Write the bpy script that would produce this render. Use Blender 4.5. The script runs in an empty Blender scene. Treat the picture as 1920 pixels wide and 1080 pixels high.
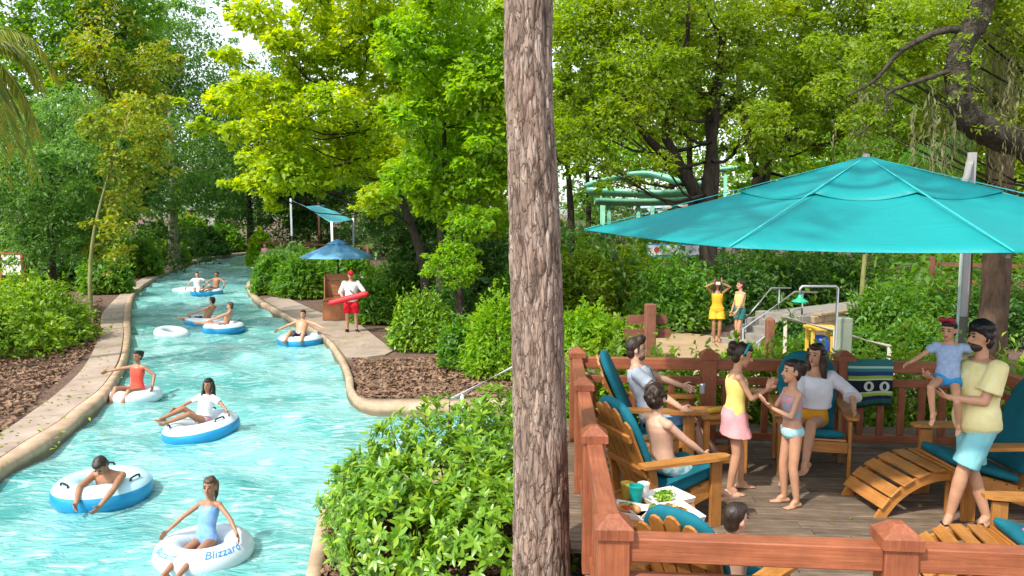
import bpy, bmesh, math, random
import numpy as np
from mathutils import Vector, Matrix, Quaternion, noise as mnoise

random.seed(7)
RNG = np.random.default_rng(11)
R = math.radians
scene = bpy.context.scene
COL = scene.collection

# ---------------------------------------------------------------- camera
HC = 3.45                      # eye height above the pool deck
FPX = 1480.0                   # focal length in photo pixels (1920 wide)
PITCH = math.atan(140.0 / FPX)
cam_data = bpy.data.cameras.new('camera')
cam_data.sensor_width = 36.0
cam_data.lens = 36.0 * FPX / 1920.0
cam_data.clip_start = 0.05
cam_data.clip_end = 2000.0
cam = bpy.data.objects.new('camera', cam_data)
COL.objects.link(cam)
cam.location = (0, 0, HC)
cam.rotation_euler = (math.pi / 2 - PITCH, 0, 0)
scene.camera = cam

# ---------------------------------------------------------------- sky and sun
SUN_DIR = Vector((-0.62, -0.66, 1.10)).normalized()      # towards the sun
elev = math.asin(SUN_DIR.z)
az = math.atan2(SUN_DIR.x, SUN_DIR.y)
world = bpy.data.worlds.new('World')
scene.world = world
world.use_nodes = True
wn = world.node_tree
wn.nodes.clear()
sky = wn.nodes.new('ShaderNodeTexSky')
sky.sky_type = 'NISHITA'
sky.sun_disc = False
sky.sun_elevation = elev
sky.sun_rotation = az
sky.air_density = 1.0
sky.dust_density = 1.6
sky.ozone_density = 0.5
bg = wn.nodes.new('ShaderNodeBackground')
bg.inputs['Strength'].default_value = 0.15
wo = wn.nodes.new('ShaderNodeOutputWorld')
hsv = wn.nodes.new('ShaderNodeHueSaturation')          # thin white haze over the blue
hsv.inputs['Saturation'].default_value = 0.4
wn.links.new(sky.outputs[0], hsv.inputs['Color'])
wn.links.new(hsv.outputs[0], bg.inputs[0])
wn.links.new(bg.outputs[0], wo.inputs[0])
sun_data = bpy.data.lights.new('sun', 'SUN')
sun_data.energy = 2.0
sun_data.angle = R(2.0)
sun_data.color = (1.0, 0.95, 0.86)
sun = bpy.data.objects.new('sun', sun_data)
COL.objects.link(sun)
sun.rotation_euler = SUN_DIR.to_track_quat('Z', 'Y').to_euler()
scene.view_settings.view_transform = 'Standard'
scene.view_settings.look = 'None'
scene.view_settings.gamma = 1.0
scene.view_settings.exposure = 1.32
scene.view_settings.use_curve_mapping = False
scene.cycles.max_bounces = 8
scene.cycles.diffuse_bounces = 4
scene.cycles.transmission_bounces = 4
scene.cycles.glossy_bounces = 3
scene.cycles.caustics_reflective = False
scene.cycles.caustics_refractive = False
scene.cycles.use_denoising = True


# ---------------------------------------------------------------- helpers
def ray(px, py):
    cx = (px - 960.0) / FPX
    cy = -(py - 540.0) / FPX
    return Vector((cx, math.cos(PITCH) + cy * math.sin(PITCH), -math.sin(PITCH) + cy * math.cos(PITCH)))


def ground(px, py, z=0.0):
    """place on the level z seen at a spot of the photograph"""
    d = ray(px, py)
    t = (z - HC) / d.z
    return Vector((d.x * t, d.y * t, z))


def at(px, py, Y):
    """place at the distance Y in front of the camera"""
    d = ray(px, py)
    t = Y / d.y
    return Vector((d.x * t, Y, HC + d.z * t))


def tag(o, label=None, cat=None, group=None, kind=None):
    if label:
        o['label'] = label
    if cat:
        o['category'] = cat
    if group:
        o['group'] = group
    if kind:
        o['kind'] = kind
    return o


def empty(name, loc=(0, 0, 0), rz=0.0, label=None, cat=None, group=None):
    o = bpy.data.objects.new(name, None)
    o.empty_display_size = 0.2
    COL.objects.link(o)
    o.location = loc
    o.rotation_euler = (0, 0, rz)
    return tag(o, label, cat, group)


def link(name, mesh, parent=None, mat=None):
    o = bpy.data.objects.new(name, mesh)
    COL.objects.link(o)
    if mat is not None and not mesh.materials:
        mesh.materials.append(mat)
    if parent is not None:
        o.parent = parent
    return o


def np_mesh(name, verts, faces, mats=(), smooth=False, midx=None):
    """fast mesh from arrays; faces an (n,k) array or a list of tuples"""
    me = bpy.data.meshes.new(name)
    if isinstance(faces, np.ndarray):
        n, k = faces.shape
        me.vertices.add(len(verts))
        me.vertices.foreach_set('co', np.asarray(verts, dtype=np.float32).ravel())
        me.loops.add(n * k)
        me.loops.foreach_set('vertex_index', faces.astype(np.int32).ravel())
        me.polygons.add(n)
        me.polygons.foreach_set('loop_start', np.arange(0, n * k, k, dtype=np.int32))
        me.polygons.foreach_set('loop_total', np.full(n, k, dtype=np.int32))
        me.update(calc_edges=True)
    else:
        me.from_pydata([tuple(v) for v in verts], [], [tuple(f) for f in faces])
    for m in mats:
        me.materials.append(m)
    if midx is not None:
        me.polygons.foreach_set('material_index', np.asarray(midx, dtype=np.int32))
    if smooth:
        me.polygons.foreach_set('use_smooth', np.ones(len(me.polygons), dtype=bool))
    me.update()
    return me


def frame(d, up=Vector((0, 0, 1))):
    d = Vector(d).normalized()
    if abs(d.dot(up)) > 0.98:
        up = Vector((0, 1, 0))
    a = d.cross(up).normalized()
    b = a.cross(d).normalized()
    return a, b


class MB:
    """collects solid shapes into one mesh"""
    def __init__(self):
        self.v = []
        self.f = []
        self.m = []

    def add(self, vs, fs, mi=0):
        o = len(self.v)
        self.v += [tuple(p) for p in vs]
        self.f += [tuple(i + o for i in f) for f in fs]
        self.m += [mi] * len(fs)
        return self

    def box(self, c, s, rot=None, mi=0, bev=0.0):
        c = Vector(c)
        h = Vector(s) * 0.5
        M = rot if rot is not None else Matrix.Identity(3)
        if bev <= 0:
            vs = [c + M @ Vector((sx * h.x, sy * h.y, sz * h.z)) for sz in (-1, 1) for sy in (-1, 1) for sx in (-1, 1)]
            return self.add(vs, [(0, 2, 3, 1), (4, 5, 7, 6), (0, 1, 5, 4), (2, 6, 7, 3), (0, 4, 6, 2), (1, 3, 7, 5)], mi)
        b = min(bev, h.x * .45, h.y * .45, h.z * .45)
        bm = bmesh.new()
        bmesh.ops.create_cube(bm, size=1.0)
        for v in bm.verts:
            v.co = Vector((v.co.x * 2 * h.x, v.co.y * 2 * h.y, v.co.z * 2 * h.z))
        bmesh.ops.bevel(bm, geom=list(bm.edges), offset=b, segments=1, affect='EDGES')
        bm.verts.ensure_lookup_table()
        bm.verts.index_update()
        vs = [c + M @ v.co for v in bm.verts]
        fs = [tuple(v.index for v in f.verts) for f in bm.faces]
        bm.free()
        return self.add(vs, fs, mi)

    def bar(self, a, b, w, t, up=Vector((0, 0, 1)), mi=0, bev=0.0):
        """rectangular bar from a to b, width w sideways, thickness t along up"""
        a, b = Vector(a), Vector(b)
        d = b - a
        y = d.normalized()
        x, z = frame(y, Vector(up))
        M = Matrix((x, y, z)).transposed()
        return self.box((a + b) / 2, (w, d.length, t), M, mi, bev)

    def tube(self, pts, rad, n=8, cap=True, mi=0, wob=0.0):
        pts = [Vector(p) for p in pts]
        if not hasattr(rad, '__len__'):
            rad = [rad] * len(pts)
        vs, fs = [], []
        a = None
        for i, p in enumerate(pts):
            d = (pts[min(i + 1, len(pts) - 1)] - pts[max(i - 1, 0)]).normalized()
            if a is None:
                a, b = frame(d)
            else:
                a = (a - d * a.dot(d)).normalized()
                b = a.cross(d).normalized()
                b = d.cross(a).normalized()
            for k in range(n):
                t = 2 * math.pi * k / n
                r = rad[i]
                if wob:
                    r *= 1 + wob * mnoise.noise(Vector((p.x * 1.7 + math.cos(t) * 1.3, p.y * 1.7 + math.sin(t) * 1.3, p.z * 1.1)))
                vs.append(p + (a * math.cos(t) + b * math.sin(t)) * r)
        for i in range(len(pts) - 1):
            for k in range(n):
                k2 = (k + 1) % n
                fs.append((i * n + k, i * n + k2, (i + 1) * n + k2, (i + 1) * n + k))
        if cap:
            fs.append(tuple(range(n - 1, -1, -1)))
            o = (len(pts) - 1) * n
            fs.append(tuple(o + k for k in range(n)))
        return self.add(vs, fs, mi)

    def lathe(self, prof, c=(0, 0, 0), n=16, mi=0, M=None):
        c = Vector(c)
        vs, fs = [], []
        for r, z in prof:
            for k in range(n):
                t = 2 * math.pi * k / n
                q = Vector((r * math.cos(t), r * math.sin(t), z))
                vs.append(c + (M @ q if M is not None else q))
        for i in range(len(prof) - 1):
            for k in range(n):
                k2 = (k + 1) % n
                fs.append((i * n + k, i * n + k2, (i + 1) * n + k2, (i + 1) * n + k))
        fs.append(tuple(range(n - 1, -1, -1)))
        o = (len(prof) - 1) * n
        fs.append(tuple(o + k for k in range(n)))
        return self.add(vs, fs, mi)

    def ell(self, c, ax, nu=12, nv=8, mi=0):
        """ellipsoid; ax = three axis vectors"""
        c = Vector(c)
        ax = [Vector(a) for a in ax]
        vs = [c - ax[2]]
        for j in range(1, nv):
            ph = -math.pi / 2 + math.pi * j / nv
            for k in range(nu):
                t = 2 * math.pi * k / nu
                vs.append(c + ax[0] * math.cos(ph) * math.cos(t) + ax[1] * math.cos(ph) * math.sin(t) + ax[2] * math.sin(ph))
        vs.append(c + ax[2])
        fs = []
        for k in range(nu):
            k2 = (k + 1) % nu
            fs.append((0, 1 + k2, 1 + k))
            for j in range(nv - 2):
                o = 1 + j * nu
                fs.append((o + k, o + k2, o + nu + k2, o + nu + k))
            o = 1 + (nv - 2) * nu
            fs.append((o + k, o + k2, len(vs) - 1))
        return self.add(vs, fs, mi)

    def rc(self, a, b, r1, r2, n=12, flat=False, mi=0):
        """round cone (capsule) from a to b; flat=True leaves flat ends"""
        a, b = Vector(a), Vector(b)
        d = b - a
        L = d.length
        if L < 1e-6:
            return self.ell(a, (Vector((r1, 0, 0)), Vector((0, r1, 0)), Vector((0, 0, r1))))
        d /= L
        x, y = frame(d)
        prof = []
        if flat:
            prof = [(r1, 0), (r1 * .5 + r2 * .5, L / 2), (r2, L)]
        else:
            for t in (-80, -50, -20):
                prof.append((r1 * math.cos(R(t)), r1 * math.sin(R(t))))
            prof.append((r1 * .75 + r2 * .25, L * .25))
            prof.append((r1 * .25 + r2 * .75, L * .75))
            for t in (20, 50, 80):
                prof.append((r2 * math.cos(R(t)), L + r2 * math.sin(R(t))))
        vs, fs = [], []
        for r, z in prof:
            for k in range(n):
                t = 2 * math.pi * k / n
                vs.append(a + d * z + x * (r * math.cos(t)) + y * (r * math.sin(t)))
        m = len(prof)
        for i in range(m - 1):
            for k in range(n):
                k2 = (k + 1) % n
                fs.append((i * n + k, i * n + k2, (i + 1) * n + k2, (i + 1) * n + k))
        fs.append(tuple(range(n - 1, -1, -1)))
        fs.append(tuple((m - 1) * n + k for k in range(n)))
        return self.add(vs, fs, mi)

    def loft(self, secs, n=18, mi=0, power=2.0):
        """secs: (centre, right-axis vector, forward-axis vector)"""
        vs, fs = [], []
        for c, rx, ry in secs:
            for k in range(n):
                t = 2 * math.pi * k / n
                ct, st = math.cos(t), math.sin(t)
                e = 2.0 / power
                vs.append(c + rx * (abs(ct) ** e * (1 if ct >= 0 else -1)) + ry * (abs(st) ** e * (1 if st >= 0 else -1)))
        m = len(secs)
        for i in range(m - 1):
            for k in range(n):
                k2 = (k + 1) % n
                fs.append((i * n + k, i * n + k2, (i + 1) * n + k2, (i + 1) * n + k))
        fs.append(tuple(range(n - 1, -1, -1)))
        fs.append(tuple((m - 1) * n + k for k in range(n)))
        return self.add(vs, fs, mi)

    def mesh(self, name, mats, smooth=False):
        if not isinstance(mats, (list, tuple)):
            mats = [mats]
        me = np_mesh(name, self.v, self.f, mats, smooth, self.m if len(mats) > 1 else None)
        return me

    def build(self, name, mats, parent=None, smooth=False):
        return link(name, self.mesh(name, mats, smooth), parent)


def auto_smooth(o, ang=40):
    me = o.data
    me.polygons.foreach_set('use_smooth', np.ones(len(me.polygons), dtype=bool))
    bm = bmesh.new()
    bm.from_mesh(me)
    for e in bm.edges:
        e.smooth = not (len(e.link_faces) == 2 and e.calc_face_angle(0) > R(ang))
    bm.to_mesh(me)
    bm.free()
    return o


def spline(pts, n):
    """Catmull-Rom through the points, n samples"""
    P = [Vector(p) for p in pts]
    P = [P[0] * 2 - P[1]] + P + [P[-1] * 2 - P[-2]]
    segs = len(P) - 3
    out = []
    for i in range(n):
        u = i / (n - 1) * segs
        k = min(int(u), segs - 1)
        t = u - k
        a, b, c, d = P[k], P[k + 1], P[k + 2], P[k + 3]
        out.append(0.5 * ((2 * b) + (c - a) * t + (2 * a - 5 * b + 4 * c - d) * t * t + (3 * b - a - 3 * c + d) * t ** 3))
    return out


# ---------------------------------------------------------------- materials
MATS = {}


def nodes(m):
    m.use_nodes = True
    nt = m.node_tree
    return nt, nt.nodes['Principled BSDF']


def mat(name, col, rough=0.6, var=0.12, scale=6.0, bump=0.0, bscale=40.0, spec=0.4, metal=0.0, stretch=None, col2=None,
        coords='Object', sss=0.0, island=0.0, coat=0.0):
    """plain surface with uneven colour, roughness and fine relief"""
    if name in MATS:
        return MATS[name]
    m = bpy.data.materials.new(name)
    nt, p = nodes(m)
    tc = nt.nodes.new('ShaderNodeTexCoord')
    mp = nt.nodes.new('ShaderNodeMapping')
    if stretch:
        mp.inputs['Scale'].default_value = stretch
    nt.links.new(tc.outputs[coords], mp.inputs[0])
    nz = nt.nodes.new('ShaderNodeTexNoise')
    nz.inputs['Scale'].default_value = scale
    nz.inputs['Detail'].default_value = 6
    nz.inputs['Roughness'].default_value = 0.65
    nt.links.new(mp.outputs[0], nz.inputs[0])
    rp = nt.nodes.new('ShaderNodeValToRGB')
    c = Vector(col[:3])
    a = c * (1 - var) if col2 is None else c
    b = c * (1 + var) if col2 is None else Vector(col2)
    rp.color_ramp.elements[0].position = 0.32
    rp.color_ramp.elements[1].position = 0.68
    rp.color_ramp.elements[0].color = (*a, 1)
    rp.color_ramp.elements[1].color = (*[min(1, x) for x in b], 1)
    nt.links.new(nz.outputs[0], rp.inputs[0])
    src = rp.outputs[0]
    if island > 0:
        oi = nt.nodes.new('ShaderNodeObjectInfo')
        mr = nt.nodes.new('ShaderNodeMapRange')
        mr.inputs['To Min'].default_value = 1 - island
        mr.inputs['To Max'].default_value = 1 + island
        nt.links.new(oi.outputs['Random'], mr.inputs['Value'])
        mx = nt.nodes.new('ShaderNodeMixRGB')
        mx.blend_type = 'MULTIPLY'
        mx.inputs[0].default_value = 1
        nt.links.new(src, mx.inputs[1])
        nt.links.new(mr.outputs[0], mx.inputs[2])
        src = mx.outputs[0]
    nt.links.new(src, p.inputs['Base Color'])
    p.inputs['Roughness'].default_value = rough
    p.inputs['Specular IOR Level'].default_value = spec
    p.inputs['Metallic'].default_value = metal
    if coat:
        p.inputs['Coat Weight'].default_value = coat
        p.inputs['Coat Roughness'].default_value = 0.15
    if sss:
        p.inputs['Subsurface Weight'].default_value = sss
        p.inputs['Subsurface Radius'].default_value = (0.02, 0.008, 0.004)
        p.inputs['Subsurface Scale'].default_value = 0.5
    if bump > 0:
        n2 = nt.nodes.new('ShaderNodeTexNoise')
        n2.inputs['Scale'].default_value = bscale
        n2.inputs['Detail'].default_value = 5
        nt.links.new(mp.outputs[0], n2.inputs[0])
        bp = nt.nodes.new('ShaderNodeBump')
        bp.inputs['Strength'].default_value = bump
        bp.inputs['Distance'].default_value = 0.01
        nt.links.new(n2.outputs[0], bp.inputs['Height'])
        nt.links.new(bp.outputs[0], p.inputs['Normal'])
    MATS[name] = m
    return m


def leaf_mat(name, cols, trans=0.45, rough=0.45, patch=0.35, pcol=None):
    """leaf: each leaf its own shade from cols, patches of another hue, light shining through"""
    if name in MATS:
        return MATS[name]
    m = bpy.data.materials.new(name)
    nt, p = nodes(m)
    ge = nt.nodes.new('ShaderNodeNewGeometry')
    rp = nt.nodes.new('ShaderNodeValToRGB')
    el = rp.color_ramp.elements
    while len(el) < len(cols):
        el.new(0.5)
    for i, c in enumerate(cols):
        el[i].position = i / (len(cols) - 1)
        el[i].color = (*c, 1)
    nt.links.new(ge.outputs['Random Per Island'], rp.inputs[0])
    src = rp.outputs[0]
    if pcol:
        tc = nt.nodes.new('ShaderNodeTexCoord')
        nz = nt.nodes.new('ShaderNodeTexNoise')
        nz.inputs['Scale'].default_value = 0.55
        nz.inputs['Detail'].default_value = 4
        nt.links.new(tc.outputs['Object'], nz.inputs[0])
        r2 = nt.nodes.new('ShaderNodeValToRGB')
        r2.color_ramp.elements[0].position = 0.47
        r2.color_ramp.elements[1].position = 0.62
        nt.links.new(nz.outputs[0], r2.inputs[0])
        ml = nt.nodes.new('ShaderNodeMath')
        ml.operation = 'MULTIPLY'
        ml.inputs[1].default_value = patch
        nt.links.new(r2.outputs[0], ml.inputs[0])
        mx = nt.nodes.new('ShaderNodeMixRGB')
        nt.links.new(ml.outputs[0], mx.inputs[0])
        nt.links.new(src, mx.inputs[1])
        mx.inputs[2].default_value = (*pcol, 1)
        src = mx.outputs[0]
    nt.links.new(src, p.inputs['Base Color'])
    p.inputs['Roughness'].default_value = rough
    p.inputs['Specular IOR Level'].default_value = 0.5
    tr = nt.nodes.new('ShaderNodeBsdfTranslucent')
    hs = nt.nodes.new('ShaderNodeHueSaturation')
    hs.inputs['Hue'].default_value = 0.485
    hs.inputs['Saturation'].default_value = 1.15
    hs.inputs['Value'].default_value = 1.6
    nt.links.new(src, hs.inputs['Color'])
    nt.links.new(hs.outputs[0], tr.inputs[0])
    ms = nt.nodes.new('ShaderNodeMixShader')
    ms.inputs[0].default_value = trans
    nt.links.new(p.outputs[0], ms.inputs[1])
    nt.links.new(tr.outputs[0], ms.inputs[2])
    nt.links.new(ms.outputs[0], nt.nodes['Material Output'].inputs[0])
    MATS[name] = m
    return m


def add_wear(m, scale=2.2, lo=0.72, hi=1.16):
    """broad uneven fading and grime over a finished colour"""
    nt = m.node_tree
    p = nt.nodes['Principled BSDF']
    src = p.inputs['Base Color'].links[0].from_socket
    tc = nt.nodes.new('ShaderNodeTexCoord')
    nz = nt.nodes.new('ShaderNodeTexNoise')
    nz.inputs['Scale'].default_value = scale
    nz.inputs['Detail'].default_value = 7
    nz.inputs['Roughness'].default_value = 0.7
    nt.links.new(tc.outputs['Object'], nz.inputs[0])
    mr = nt.nodes.new('ShaderNodeMapRange')
    mr.inputs['From Min'].default_value = 0.32
    mr.inputs['From Max'].default_value = 0.68
    mr.inputs['To Min'].default_value = lo
    mr.inputs['To Max'].default_value = hi
    nt.links.new(nz.outputs[0], mr.inputs['Value'])
    mx = nt.nodes.new('ShaderNodeMixRGB')
    mx.blend_type = 'MULTIPLY'
    mx.inputs[0].default_value = 1
    nt.links.new(src, mx.inputs[1])
    nt.links.new(mr.outputs[0], mx.inputs[2])
    nt.links.new(mx.outputs[0], p.inputs['Base Color'])
    return m


def wood_mat(name, c1, c2, rough=0.6, grain=(3, 60, 60), axis=0, bump=0.25, island=0.12, spec=0.35):
    st = [50.0, 50.0, 50.0]
    st[axis] = 2.5
    new = name not in MATS
    m = mat(name, c1, rough, scale=1.0, col2=c2, stretch=tuple(st), bump=bump, bscale=1.6, island=island, spec=spec)
    return add_wear(m, 4.0, 0.70, 1.14) if new else m

# ================================================================ the setting
WATER = -0.2
DECK = 0.78

# river banks, read at the water line (inner) and at the back of the coping (outer)
li_px = [(-160, 1025), (-60, 953), (0, 908), (67, 866), (133, 822), (160, 796), (207, 750), (238, 690), (246, 640), (246, 600), (254, 557), (287, 530),
         (333, 507), (383, 490), (463, 477.5), (545, 472)]
lo_px = [(-190, 985), (-80, 915), (-20, 873), (40, 832), (110, 790), (140, 765), (190, 726), (222, 676), (231, 632), (231, 598), (240, 560), (274, 529),
         (322, 505), (372, 488), (455, 474.5), (545, 469)]
ro_px = [(545, 484), (500, 500), (482, 528), (476, 545), (494, 563), (540, 589), (584, 613), (622, 640), (646, 671), (661, 705), (668, 732), (690, 747),
         (800, 748), (940, 747), (1015, 746)]
ri_px = [(545, 480), (488, 490), (472, 525), (462, 544), (479, 570), (518, 594), (568, 620), (607, 645), (630, 676), (646, 712), (654, 752), (692, 779),
         (800, 781), (940, 780), (1015, 779)]
NB = 150
LI = spline([ground(x, y, WATER) for x, y in li_px], NB)
LO = spline([ground(x, y, 0) for x, y in lo_px], NB)
RI = spline([ground(x, y, WATER) for x, y in ri_px], NB)
RO = spline([ground(x, y, 0) for x, y in ro_px], NB)
# the near bank below the foreground shrub, with an inlet of water between it and the far bank
ni_px = [(1015, 880), (940, 884), (820, 892), (700, 905), (640, 925), (612, 955), (596, 1000), (583, 1060), (560, 1180)]
no_px = [(1015, 905), (940, 910), (840, 920), (740, 934), (672, 950), (641, 975), (620, 1010), (606, 1065), (585, 1180)]
NI = spline([ground(x, y, WATER) for x, y in ni_px], 70)
NO = spline([ground(x, y, 0) for x, y in no_px], 70)


def mid(a, b, t=0.55):
    return [(p * (1 - t) + q * t) for p, q in zip(a, b)]


LM, RM, NM = mid(LI, LO), mid(RI, RO), mid(NI, NO)
poly = [(p.x, p.y) for p in LM] + [(p.x, p.y) for p in RM] + [(p.x, p.y) for p in NM] + [(-3.2, 3.0), (-16, 3.0)]
PX = np.array([p[0] for p in poly])
PY = np.array([p[1] for p in poly])


def in_river(x, y):
    x = np.asarray(x, float)
    y = np.asarray(y, float)
    res = np.zeros(x.shape, bool)
    j = len(PX) - 1
    for i in range(len(PX)):
        c = ((PY[i] > y) != (PY[j] > y))
        with np.errstate(divide='ignore', invalid='ignore'):
            xi = (PX[j] - PX[i]) * (y - PY[i]) / (PY[j] - PY[i] + 1e-12) + PX[i]
        res ^= c & (x < xi)
        j = i
    return res


def grid(xs, ys, zf, keep=None):
    X, Y = np.meshgrid(xs, ys)
    Z = zf(X, Y)
    V = np.stack([X.ravel(), Y.ravel(), Z.ravel()], 1)
    nx, ny = len(xs), len(ys)
    i = (np.arange(ny - 1)[:, None] * nx + np.arange(nx - 1)[None, :]).ravel()
    F = np.stack([i, i + 1, i + nx + 1, i + nx], 1)
    if keep is not None:
        k = keep(X, Y).ravel()
        F = F[k[F].any(1)]
        used = np.unique(F)
        mp = np.full(len(V), -1)
        mp[used] = np.arange(len(used))
        V, F = V[used], mp[F]
    return V, F


# --- mulch / soil ground, one sheet to the horizon, sunk under the river
def ground_material():
    m = bpy.data.materials.new('bark_mulch_soil')
    nt, p = nodes(m)
    tc = nt.nodes.new('ShaderNodeTexCoord')
    n1 = nt.nodes.new('ShaderNodeTexNoise')
    n1.inputs['Scale'].default_value = 9
    n1.inputs['Detail'].default_value = 9
    n1.inputs['Roughness'].default_value = 0.75
    nt.links.new(tc.outputs['Object'], n1.inputs[0])
    rp = nt.nodes.new('ShaderNodeValToRGB')
    e = rp.color_ramp.elements
    e[0].position, e[0].color = 0.3, (0.055, 0.03, 0.02, 1)
    e[1].position, e[1].color = 0.72, (0.24, 0.15, 0.10, 1)
    k = e.new(0.5)
    k.color = (0.13, 0.075, 0.05, 1)
    nt.links.new(n1.outputs[0], rp.inputs[0])
    nt.links.new(rp.outputs[0], p.inputs['Base Color'])
    p.inputs['Roughness'].default_value = 0.95
    vo = nt.nodes.new('ShaderNodeTexVoronoi')
    vo.inputs['Scale'].default_value = 26
    nt.links.new(tc.outputs['Object'], vo.inputs[0])
    bp = nt.nodes.new('ShaderNodeBump')
    bp.inputs['Strength'].default_value = 0.9
    bp.inputs['Distance'].default_value = 0.03
    nt.links.new(vo.outputs[0], bp.inputs['Height'])
    nt.links.new(bp.outputs[0], p.inputs['Normal'])
    return m


gx = np.concatenate([[-900, -400, -200, -100, -60, -40], np.arange(-29, 4.01, 0.27), [16, 22, 30, 45, 70, 120, 250, 500, 900]])
gy = np.concatenate([[-300, -80, -20, -5, 1], np.arange(3, 30, 0.24), np.arange(30, 80, 0.3), [85, 95, 120, 170, 260, 450, 900, 1500]])


def gz(X, Y):
    z = -0.035 + 0.02 * np.sin(X * 1.3 + Y * .7) * np.cos(Y * 1.1 - X * .4)
    return np.where(in_river(X, Y), -1.25, z)


V, F = grid(gx, gy, gz)
go = link('ground', np_mesh('ground', V, F, [ground_material()], True))
tag(go, 'dark brown bark mulch ground on both river banks', kind='structure')


# --- water
def water_material():
    m = bpy.data.materials.new('river_water')
    nt, p = nodes(m)
    tc = nt.nodes.new('ShaderNodeTexCoord')
    n1 = nt.nodes.new('ShaderNodeTexNoise')
    n1.inputs['Scale'].default_value = 0.55
    n1.inputs['Detail'].default_value = 5
    n1.inputs['Distortion'].default_value = 0.8
    nt.links.new(tc.outputs['Object'], n1.inputs[0])
    rp = nt.nodes.new('ShaderNodeValToRGB')
    e = rp.color_ramp.elements
    e[0].position, e[0].color = 0.33, (0.055, 0.30, 0.285, 1)
    e[1].position, e[1].color = 0.66, (0.24, 0.53, 0.50, 1)
    nt.links.new(n1.outputs[0], rp.inputs[0])
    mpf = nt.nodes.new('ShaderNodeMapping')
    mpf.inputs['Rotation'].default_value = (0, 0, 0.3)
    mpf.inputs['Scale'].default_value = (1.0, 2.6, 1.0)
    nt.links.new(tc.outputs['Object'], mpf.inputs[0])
    nf = nt.nodes.new('ShaderNodeTexNoise')                # pale streaks painted into the colour, standing in for sky glints on ripples
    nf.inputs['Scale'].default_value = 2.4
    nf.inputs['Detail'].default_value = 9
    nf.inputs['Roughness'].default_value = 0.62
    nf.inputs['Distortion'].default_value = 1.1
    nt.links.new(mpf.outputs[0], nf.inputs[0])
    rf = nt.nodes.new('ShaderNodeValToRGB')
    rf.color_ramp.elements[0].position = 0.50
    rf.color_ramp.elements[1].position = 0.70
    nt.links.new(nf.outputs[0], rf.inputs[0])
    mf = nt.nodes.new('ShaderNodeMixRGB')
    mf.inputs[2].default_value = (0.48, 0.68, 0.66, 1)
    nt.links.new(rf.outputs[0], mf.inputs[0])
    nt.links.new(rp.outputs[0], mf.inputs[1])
    nt.links.new(mf.outputs[0], p.inputs['Base Color'])
    p.inputs['Roughness'].default_value = 0.06
    p.inputs['IOR'].default_value = 1.45
    p.inputs['Specular IOR Level'].default_value = 0.6
    mp = nt.nodes.new('ShaderNodeMapping')
    mp.inputs['Rotation'].default_value = (0, 0, 0.35)
    mp.inputs['Scale'].default_value = (1.0, 2.3, 1.0)
    nt.links.new(tc.outputs['Object'], mp.inputs[0])
    n2 = nt.nodes.new('ShaderNodeTexNoise')
    n2.inputs['Scale'].default_value = 4.2
    n2.inputs['Detail'].default_value = 5
    n2.inputs['Distortion'].default_value = 0.6
    nt.links.new(mp.outputs[0], n2.inputs[0])
    bp = nt.nodes.new('ShaderNodeBump')
    bp.inputs['Strength'].default_value = 0.8
    bp.inputs['Distance'].default_value = 0.08
    nt.links.new(n2.outputs[0], bp.inputs['Height'])
    nt.links.new(bp.outputs[0], p.inputs['Normal'])
    return m


def wz(X, Y):
    z = np.zeros_like(X)
    rs = np.random.default_rng(3)
    for k in range(14):
        lam = rs.uniform(0.5, 2.2)
        a = rs.normal(1.15, 0.55)
        z += lam * 0.0085 * np.sin((X * math.cos(a) + Y * math.sin(a)) * 2 * math.pi / lam + rs.uniform(0, 6.3))
    return WATER + z


wx = np.arange(-30, 3.01, 0.15)
wy = np.concatenate([np.arange(5, 30, 0.14), np.arange(30, 84, 0.4)])
V, F = grid(wx, wy, wz, in_river)
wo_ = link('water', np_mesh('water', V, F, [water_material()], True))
tag(wo_, 'rippling turquoise water of the winding lazy river', kind='structure')

# --- river bed
bed = mat('pool_floor_paint', (0.35, 0.62, 0.62), 0.7)
MB().box((-12, 42, -1.2), (44, 94, 0.05)).build('river_bed', bed)['kind'] = 'structure'

# --- coping along the banks
cop = mat('tan_concrete_coping', (0.36, 0.245, 0.155), 0.8, scale=2.2, col2=(0.50, 0.365, 0.245), bump=0.4, bscale=55, coords='Object')


# damp dark line where the water laps
nt = cop.node_tree
bs = nt.nodes['Principled BSDF']
src = bs.inputs['Base Color'].links[0].from_socket
tcn = nt.nodes.new('ShaderNodeTexCoord')
spx = nt.nodes.new('ShaderNodeSeparateXYZ')
nt.links.new(tcn.outputs['Object'], spx.inputs[0])
nzn = nt.nodes.new('ShaderNodeTexNoise')
nzn.inputs['Scale'].default_value = 3.0
nt.links.new(tcn.outputs['Object'], nzn.inputs[0])
adn = nt.nodes.new('ShaderNodeMath')
adn.operation = 'MULTIPLY_ADD'
adn.inputs[1].default_value = 0.10
nt.links.new(nzn.outputs[0], adn.inputs[0])
nt.links.new(spx.outputs['Z'], adn.inputs[2])
mrn = nt.nodes.new('ShaderNodeMapRange')
mrn.inputs['From Min'].default_value = -0.09
mrn.inputs['From Max'].default_value = -0.02
nt.links.new(adn.outputs[0], mrn.inputs['Value'])
mxn = nt.nodes.new('ShaderNodeMixRGB')
mxn.inputs[1].default_value = (0.17, 0.13, 0.075, 1)
nt.links.new(mrn.outputs[0], mxn.inputs[0])
nt.links.new(src, mxn.inputs[2])
nt.links.new(mxn.outputs[0], bs.inputs['Base Color'])


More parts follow.
